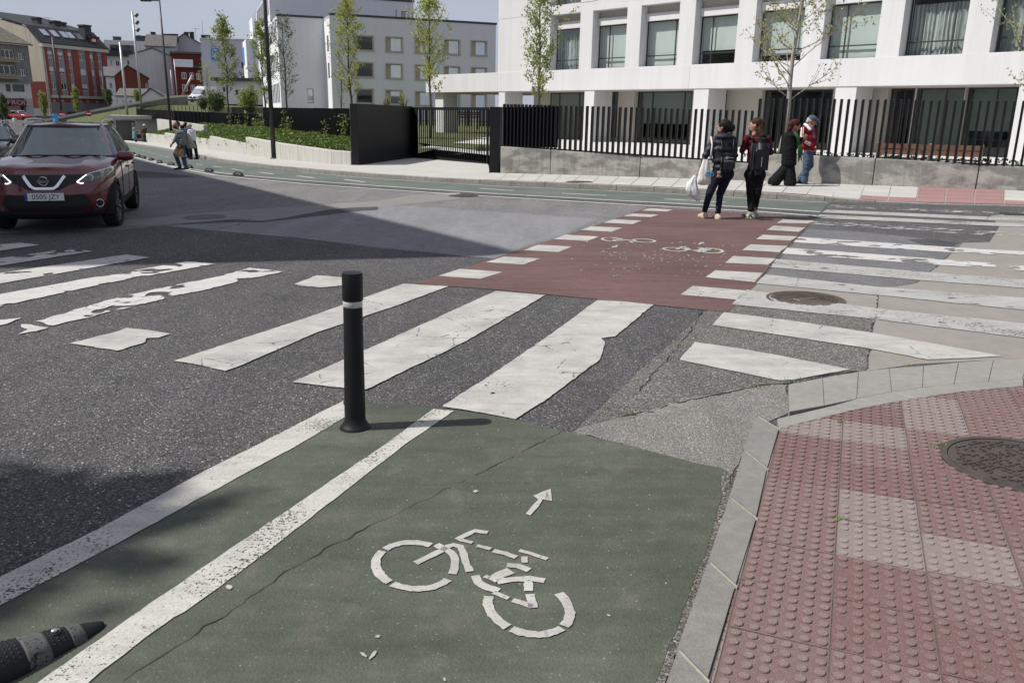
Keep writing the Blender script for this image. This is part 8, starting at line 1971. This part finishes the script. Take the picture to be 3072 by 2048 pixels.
for a in (a1, a2): C2.fuse('shoe', [(q[0], q[1], q[2]+.008, q[3]+.008) for q in shoe((1,-.15), a)], [M_BLKC, plain('white_sole', (.5,.5,.48), .7)], voxel=.011, matfn=lambda c: 1 if c.z < .03 else 0)
C2.fuse('hair', [('e', hd-f_*.03, (.104, .108, .09), rt), ('e', hd-f_*.07-u_*.05, (.09, .06, .07), rt)], M_HGRY, voxel=.010, wrinkle=.006, wsc=30); eyes(C2.e, hd, .118, f_, s_, u_, rt)
cp = C2.fuse('cap', [('e', hd+u_*.045-f_*.01, (.112, .122, .085), rt), (hd+f_*.10+u_*.055-s_*.045, hd+f_*.175+u_*.03-s_*.03, .016, .012), (hd+f_*.10+u_*.055+s_*.045, hd+f_*.175+u_*.03+s_*.03, .016, .012), (hd+f_*.10+u_*.055, hd+f_*.19+u_*.03, .016, .012)], cloth('cap_blue', (.065, .075, .12)), voxel=.008, cut=[(hd+u_*.02, -u_)])
bm = bmesh.new(); c = hd+u_*.085+f_*.10; box(bm, -.02, .02, -.003, .003, -.016, .016, mat=Matrix.Translation(c) @ rt.to_4x4()); recalc(bm); obj('cap_badge', bm, M_WSTR, C2.e)
# ---- man in the striped jumper -------------------------------------------------------------
S1 = Person((540, 511), 29.5, 'bearded man in striped jumper and jeans crossing with paper bag', fB); P = S1.P
hd = P(832,305); nk = P(860,375); look = (-.62, -.75, -.1); hp, f_, s_, u_, rt = head_parts(hd, .125, look)
sl = P(868,420,-.08); sr = P(945,425,.06); eL = P(815,560,-.15); wL = P(765,622,-.18); eR = P(925,565,-.12); wR = P(885,650,-.16); hpv = P(915,640); k1 = P(820,800,-.05); a1 = P(890,1015,.05); k2 = P(950,830,.03); a2 = P(995,1035,-.05)
body = hp+[(nk, hd-u_*.07, .06, .058), (P(905,480), P(915,610), .13, .13), (sl, eL, .05, .042), (eL, wL, .04, .03), (sr, eR, .05, .042), (eR, wR, .04, .03), (hpv, k1, .09, .06), (k1, a1, .06, .042), (hpv, k2, .09, .06), (k2, a2, .06, .042)]
body += hand(wL, Vector((-.5,-.2,-.8)), LEFT, curl=.5)+hand(wR, Vector((-.1,0,-1)), LEFT, curl=.9)+shoe((-.9,-.5), a1, .29)+shoe((-.9,-.5), a2, .29)
S1.fuse('body', body, M_SKIN2, voxel=.011, smooth_it=2)
def stripes_mat(name, a, b, sc):
    s = NM(name); w_ = s.n('ShaderNodeTexWave', wave_type='BANDS', bands_direction='Z'); w_.inputs['Scale'].default_value = sc; w_.inputs['Distortion'].default_value = .6; s.l(s.tc.outputs['Object'], w_.inputs['Vector'])
    c = s.ramp(w_.outputs[0], [(.45, a), (.55, b)]); s.set(col=s.mix(.4, c, s.ramp(s.noise(s.vec(False), 40, 3), [(.3, .7), (.7, 1.1)]), 'MULTIPLY'), rough=.9, spec=.1); return s.m
S1.fuse('striped_jumper', [('e', P(905,435), (.17,.17,.10)), ('e', P(908,500), (.185,.17,.2)), ('e', P(918,590), (.19,.17,.16)), (sl, P(905,440), .075, .09), (sr, P(905,440), .075, .09), (sl, eL, .082, .065), (eL, P(780,605,-.17), .062, .045), (sr, eR, .082, .065), (eR, P(895,630,-.15), .062, .045)], stripes_mat('striped_knit', (.11, .135, .145), (.22, .235, .23), 5.2), voxel=.014, wrinkle=.007)
S1.fuse('jeans', [(hpv, k1, .125, .09), (k1, a1+Vector((0,0,.05)), .088, .07), (hpv, k2, .125, .09), (k2, a2+Vector((0,0,.05)), .088, .072)], cloth('mid_denim', (.050, .070, .125)), voxel=.014, wrinkle=.010, wsc=11)
for a in (a1, a2): S1.fuse('trainer', [(q[0], q[1], q[2]+.008, q[3]+.008) for q in shoe((-.9,-.5), a, .29)], [M_BLKC, M_WSTR], voxel=.012, matfn=lambda c: 1 if c.z < .022 else 0)
S1.fuse('hair_and_beard', [('e', hd-f_*.035+u_*.016, (.106, .108, .112), rt), ('e', hd+f_*.062-u_*.085, (.082, .078, .062), rt)], M_HBRN, voxel=.011, wrinkle=.005, wsc=34); eyes(S1.e, hd, .125, f_, s_, u_, rt)
e = empty('paper_bag', S1.b+P(882,715,-.18), label='brown paper bag carried by the man in the striped jumper', cat='bag'); bm = bmesh.new(); w_ = .14; hb = P(882,715).z-P(882,842).z
box(bm, -w_, w_, -.06, .06, -hb, 0); bmesh.ops.subdivide_edges(bm, edges=bm.edges[:], cuts=3, use_grid_fill=True)
for v in bm.verts: v.co += Vector((mnoise.noise(v.co*9), mnoise.noise(v.co*9+Vector((5,5,5))), 0))*.012
recalc(bm); obj('bag_body', bm, cloth('kraft_paper', (.22, .155, .085), .8), e); bm = bmesh.new(); tube(bm, [(-.06,0,0), (-.04,0,.09), (.04,0,.09), (.06,0,0)], .006, 5); obj('handle', bm, cloth('kraft_cord', (.2,.14,.08)), e)
e = empty('shoulder_tote', S1.b+P(1025,560,.2), label='beige cotton tote hanging behind the man in the striped jumper', cat='bag'); W = lambda x, y: P(x, y, .2)-P(1025,560,.2)
sack('bag_body', Vector(), [(W(0,430).z, W(985,0).x, .03, .03), (W(0,520).z, W(1005,0).x, .09, .05), (W(0,600).z, W(1025,0).x, .14, .06), (W(0,670).z, W(1035,0).x, .17, .05), (W(0,685).z, W(1035,0).x, .12, .02)], 0, cloth('beige_tote', (.36, .33, .28)), e, 6)
# ---- simpler, smaller walkers ------------------------------------------------------------------
def walker(foot, Y, label, fx, hd, r, look, torso, hips, legs, arms, top_m, leg_m, hair_m, hat=None, skirt=None, skin=M_SKIN2, vox=.018, toe=(.9,-.3)):
    w_ = Person(foot, Y, label, fx); P = w_.P; hd = P(*hd); hp, f_, s_, u_, rt = head_parts(hd, r, look); t0, t1 = P(*torso[0]), P(*torso[1]); hv = P(*hips)
    body = hp+[(t0, hd-u_*r*.5, .055, .055), (t0-Vector((0,0,.2)), t1, .12, .12)]; cl = [('e', t0-Vector((0,0,.10)), (.18,.15,.10)), ('e', t0.lerp(t1, .35), (.185,.16,.2)), ('e', t0.lerp(t1, .8), (.185,.16,.2))]; tr = []; sh = []
    for k, a in legs: k, a = P(*k), P(*a); body += [(hv, k, .08, .055), (k, a, .055, .04)]+shoe(toe, a); tr += [(hv, k, .125, .09), (k, a+Vector((0,0,.05)), .088, .07)]; sh.append(a)
    for s0, e0, w0 in arms: s0, e0, w0 = P(*s0), P(*e0), P(*w0); body += [(s0, e0, .045, .04), (e0, w0, .038, .03)]+hand(w0, (w0-e0), LEFT); cl += [(s0, e0, .08, .065), (e0, e0.lerp(w0, .85), .062, .048), (s0, t0-Vector((0,0,.10)), .07, .08)]
    w_.fuse('body', body, skin, voxel=.012, smooth_it=2); w_.fuse('top', cl, top_m, voxel=vox, wrinkle=.008)
    if skirt: w_.fuse('coat_skirt', skirt(P, hv, t1), top_m, voxel=vox, wrinkle=.008)
    w_.fuse('trousers', tr, leg_m, voxel=vox, wrinkle=.008)
    for a in sh: w_.fuse('shoe', [(q[0], q[1], q[2]+.008, q[3]+.008) for q in shoe(toe, a)], M_BLKC, voxel=.014)
    w_.fuse('hair', [('e', hd-f_*r*.25+u_*r*.2, (r*.86, r*.95, r*.92), rt)], hair_m, voxel=.013); eyes(w_.e, hd, r, f_, s_, u_, rt)
    if hat: w_.fuse('hat', [('e', hd+u_*r*.45, (r*.95, r*1.05, r*.65), rt), ('e', hd+u_*r*.25, (r*1.15, r*1.25, r*.16), rt)], hat, voxel=.013)
    return w_
M_SHW = cloth('white_shirt', (.58, .58, .62)); M_TRD = cloth('dark_trousers', (.014, .015, .022)); M_SHB = cloth('blue_shirt', (.04, .10, .26))
walker((575, 478), 37.6, 'grey haired man in white shirt walking along the far footway', fB, (1048,332), .125, (-.75,.55,-.1), ((1080,390),(1110,545)), (1110,560), (((1070,700,-.05),(1085,855,-.05)), ((1155,700,.05),(1180,850,.05))), (((1055,410,-.1),(1075,480,-.14),(1062,545,-.16)), ((1130,410,.1),(1145,490,.1),(1120,550,.1))), M_SHW, M_TRD, M_HGRY, toe=(-.8,.5))
walker((568, 476), 39.5, 'man in blue shirt half hidden behind the white shirt walker', fB, (985,312), .12, (-.6,.7,-.1), ((990,370),(1010,545)), (1010,560), (((1000,700,.05),(1040,830,.0)), ((1040,700,.05),(1075,840,.05))), (((960,395,-.1),(965,470,-.12),(975,540,-.14)), ((1020,395,.1),(1040,480,.1),(1030,540,.1))), M_SHB, M_TRD, M_HBRN, toe=(-.8,.5))
walker((558, 477), 38.9, 'dark haired person in dark clothes beside the blue shirt man', fB, (930,352), .115, (-.6,.7,-.1), ((935,405),(965,550)), (970,565), (((985,700,.05),(1030,840,.0)), ((1000,700,-.05),(1045,860,.05))), (((915,425,-.1),(930,490,-.1),(945,560,-.1)), ((975,425,.1),(985,490,.1),(985,560,.1))), M_TRD, M_TRD, M_HBLK, toe=(-.8,.5))
walker((407, 427.5), 69.5, 'old woman in teal hooded jacket and pale skirt standing by the louvred door', fB, (115,310), .12, (.9,-.2,-.1), ((125,350),(140,440)), (140,470), (((140,540,.05),(140,590,.05)), ((160,540,-.05),(165,590,-.05))), (((105,370,-.1),(120,420,-.1),(165,400,-.1)), ((150,370,.1),(160,420,.1),(180,390,.1))), cloth('teal_jacket', (.16,.30,.28)), cloth('grey_leggings', (.2,.14,.12)), M_HGRY, hat=cloth('dark_hat', (.06,.05,.06)), skirt=lambda P, hv, t1: [(t1, P(145,515), .2, .23)], vox=.022)
walker((430, 427), 69.0, 'old person in white cap and dark brown coat facing the teal jacket', fB, (298,320), .12, (-.9,-.2,-.1), ((300,355),(300,470)), (300,480), (((290,540,.0),(285,588,.0)), ((315,540,.05),(320,588,.05))), (((280,375,-.1),(255,420,-.1),(225,435,-.1)), ((320,375,.1),(290,430,.1),(250,440,.1))), cloth('brown_coat', (.08,.055,.045)), cloth('dark_skirt', (.02,.02,.022)), M_HGRY, hat=cloth('white_cap', (.5,.5,.48)), skirt=lambda P, hv, t1: [(t1, P(305,560), .2, .19)], vox=.022, toe=(-.9,-.3))
walker((43, 381.5), 118, 'distant pedestrian in pale top and black trousers before the shop', lambda x, y: (x*.3406, y*.3406), (122,1028), .13, (.6,-.8,0), ((124,1042),(128,1080)), (129,1086), (((125,1100),(132,1117)), ((133,1100),(142,1112))), (((112,1047),(108,1062),(118,1065)), ((138,1047),(143,1062),(136,1070))), M_SHW, M_BLKC, M_HBLK, vox=.03)
# wheeled shopping walker between the old pair
c = G(419, 427, .12); e = empty('shopping_walker', c, R(20), label='black wheeled shopping walker between the old pair', cat='walker'); bm = bmesh.new()
tube(bm, [(-.25,0,.08), (.05,0,.95), (.2,0,.98)], .02, 6); tube(bm, [(.45,0,.08), (.0,0,.7)], .02, 6); obj('frame', bm, M_FRAMEG, e)
bm = bmesh.new(); box(bm, -.16, .16, -.15, .15, .3, .6); bmesh.ops.bevel(bm, geom=bm.edges[:], offset=.04, segments=2, affect='EDGES'); recalc(bm); obj('bag', bm, M_BPK, e)
for x in (-.25, .45): bm = bmesh.new(); lathe(bm, [(.08, -.03), (.08, .03)], 14); bm.transform(Matrix.Translation((x, 0, .08)) @ Matrix.Rotation(R(90), 4, 'X')); obj('wheel', bm, M_TYRE, e)
# driver behind the windscreen
dp = Person((129, 600), 14.0, 'driver in dark clothes sitting behind the wheel of the red car', lambda x, y: (x, y)); dp.e.location = RC.location+Matrix.Rotation(R(18.7), 3, 'Z') @ Vector((.36, 1.42, .62)); dp.e.rotation_euler = (0, 0, R(18.7))
hd = Vector((0, -.02, .66)); hp, f_, s_, u_, rt = head_parts(hd, .115, (0,-1,0)); fuse('body', hp+[(Vector((0,0,.5)), hd-Vector((0,0,.06)), .055, .055), (Vector((0,.02,.42)), Vector((0,.04,.05)), .16, .15), (Vector((-.17,0,.42)), Vector((-.22,-.18,.2)), .05, .04), (Vector((-.22,-.18,.2)), Vector((-.13,-.42,.34)), .04, .03), (Vector((.17,0,.42)), Vector((.22,-.18,.2)), .05, .04), (Vector((.22,-.18,.2)), Vector((.13,-.42,.34)), .04, .03)]+hand(Vector((-.13,-.42,.34)), (0,-.4,.6), (1,0,0), curl=.8)+hand(Vector((.13,-.42,.34)), (0,-.4,.6), (-1,0,0), curl=.8), M_SKIN, dp.e, voxel=.011)
fuse('jacket', [(Vector((0,.02,.42)), Vector((0,.04,.02)), .19, .18), (Vector((-.17,0,.42)), Vector((-.22,-.18,.2)), .075, .06), (Vector((-.22,-.18,.2)), Vector((-.14,-.39,.33)), .06, .045), (Vector((.17,0,.42)), Vector((.22,-.18,.2)), .075, .06), (Vector((.22,-.18,.2)), Vector((.14,-.39,.33)), .06, .045), (Vector((-.17,0,.42)), Vector((.17,0,.42)), .09, .09)], M_TRD, dp.e, voxel=.016); fuse('hair', [('e', hd+Vector((0,.025,.03)), (.098,.1,.1))], M_HGRY, dp.e, voxel=.012); eyes(dp.e, hd, .115, f_, s_, u_, rt)
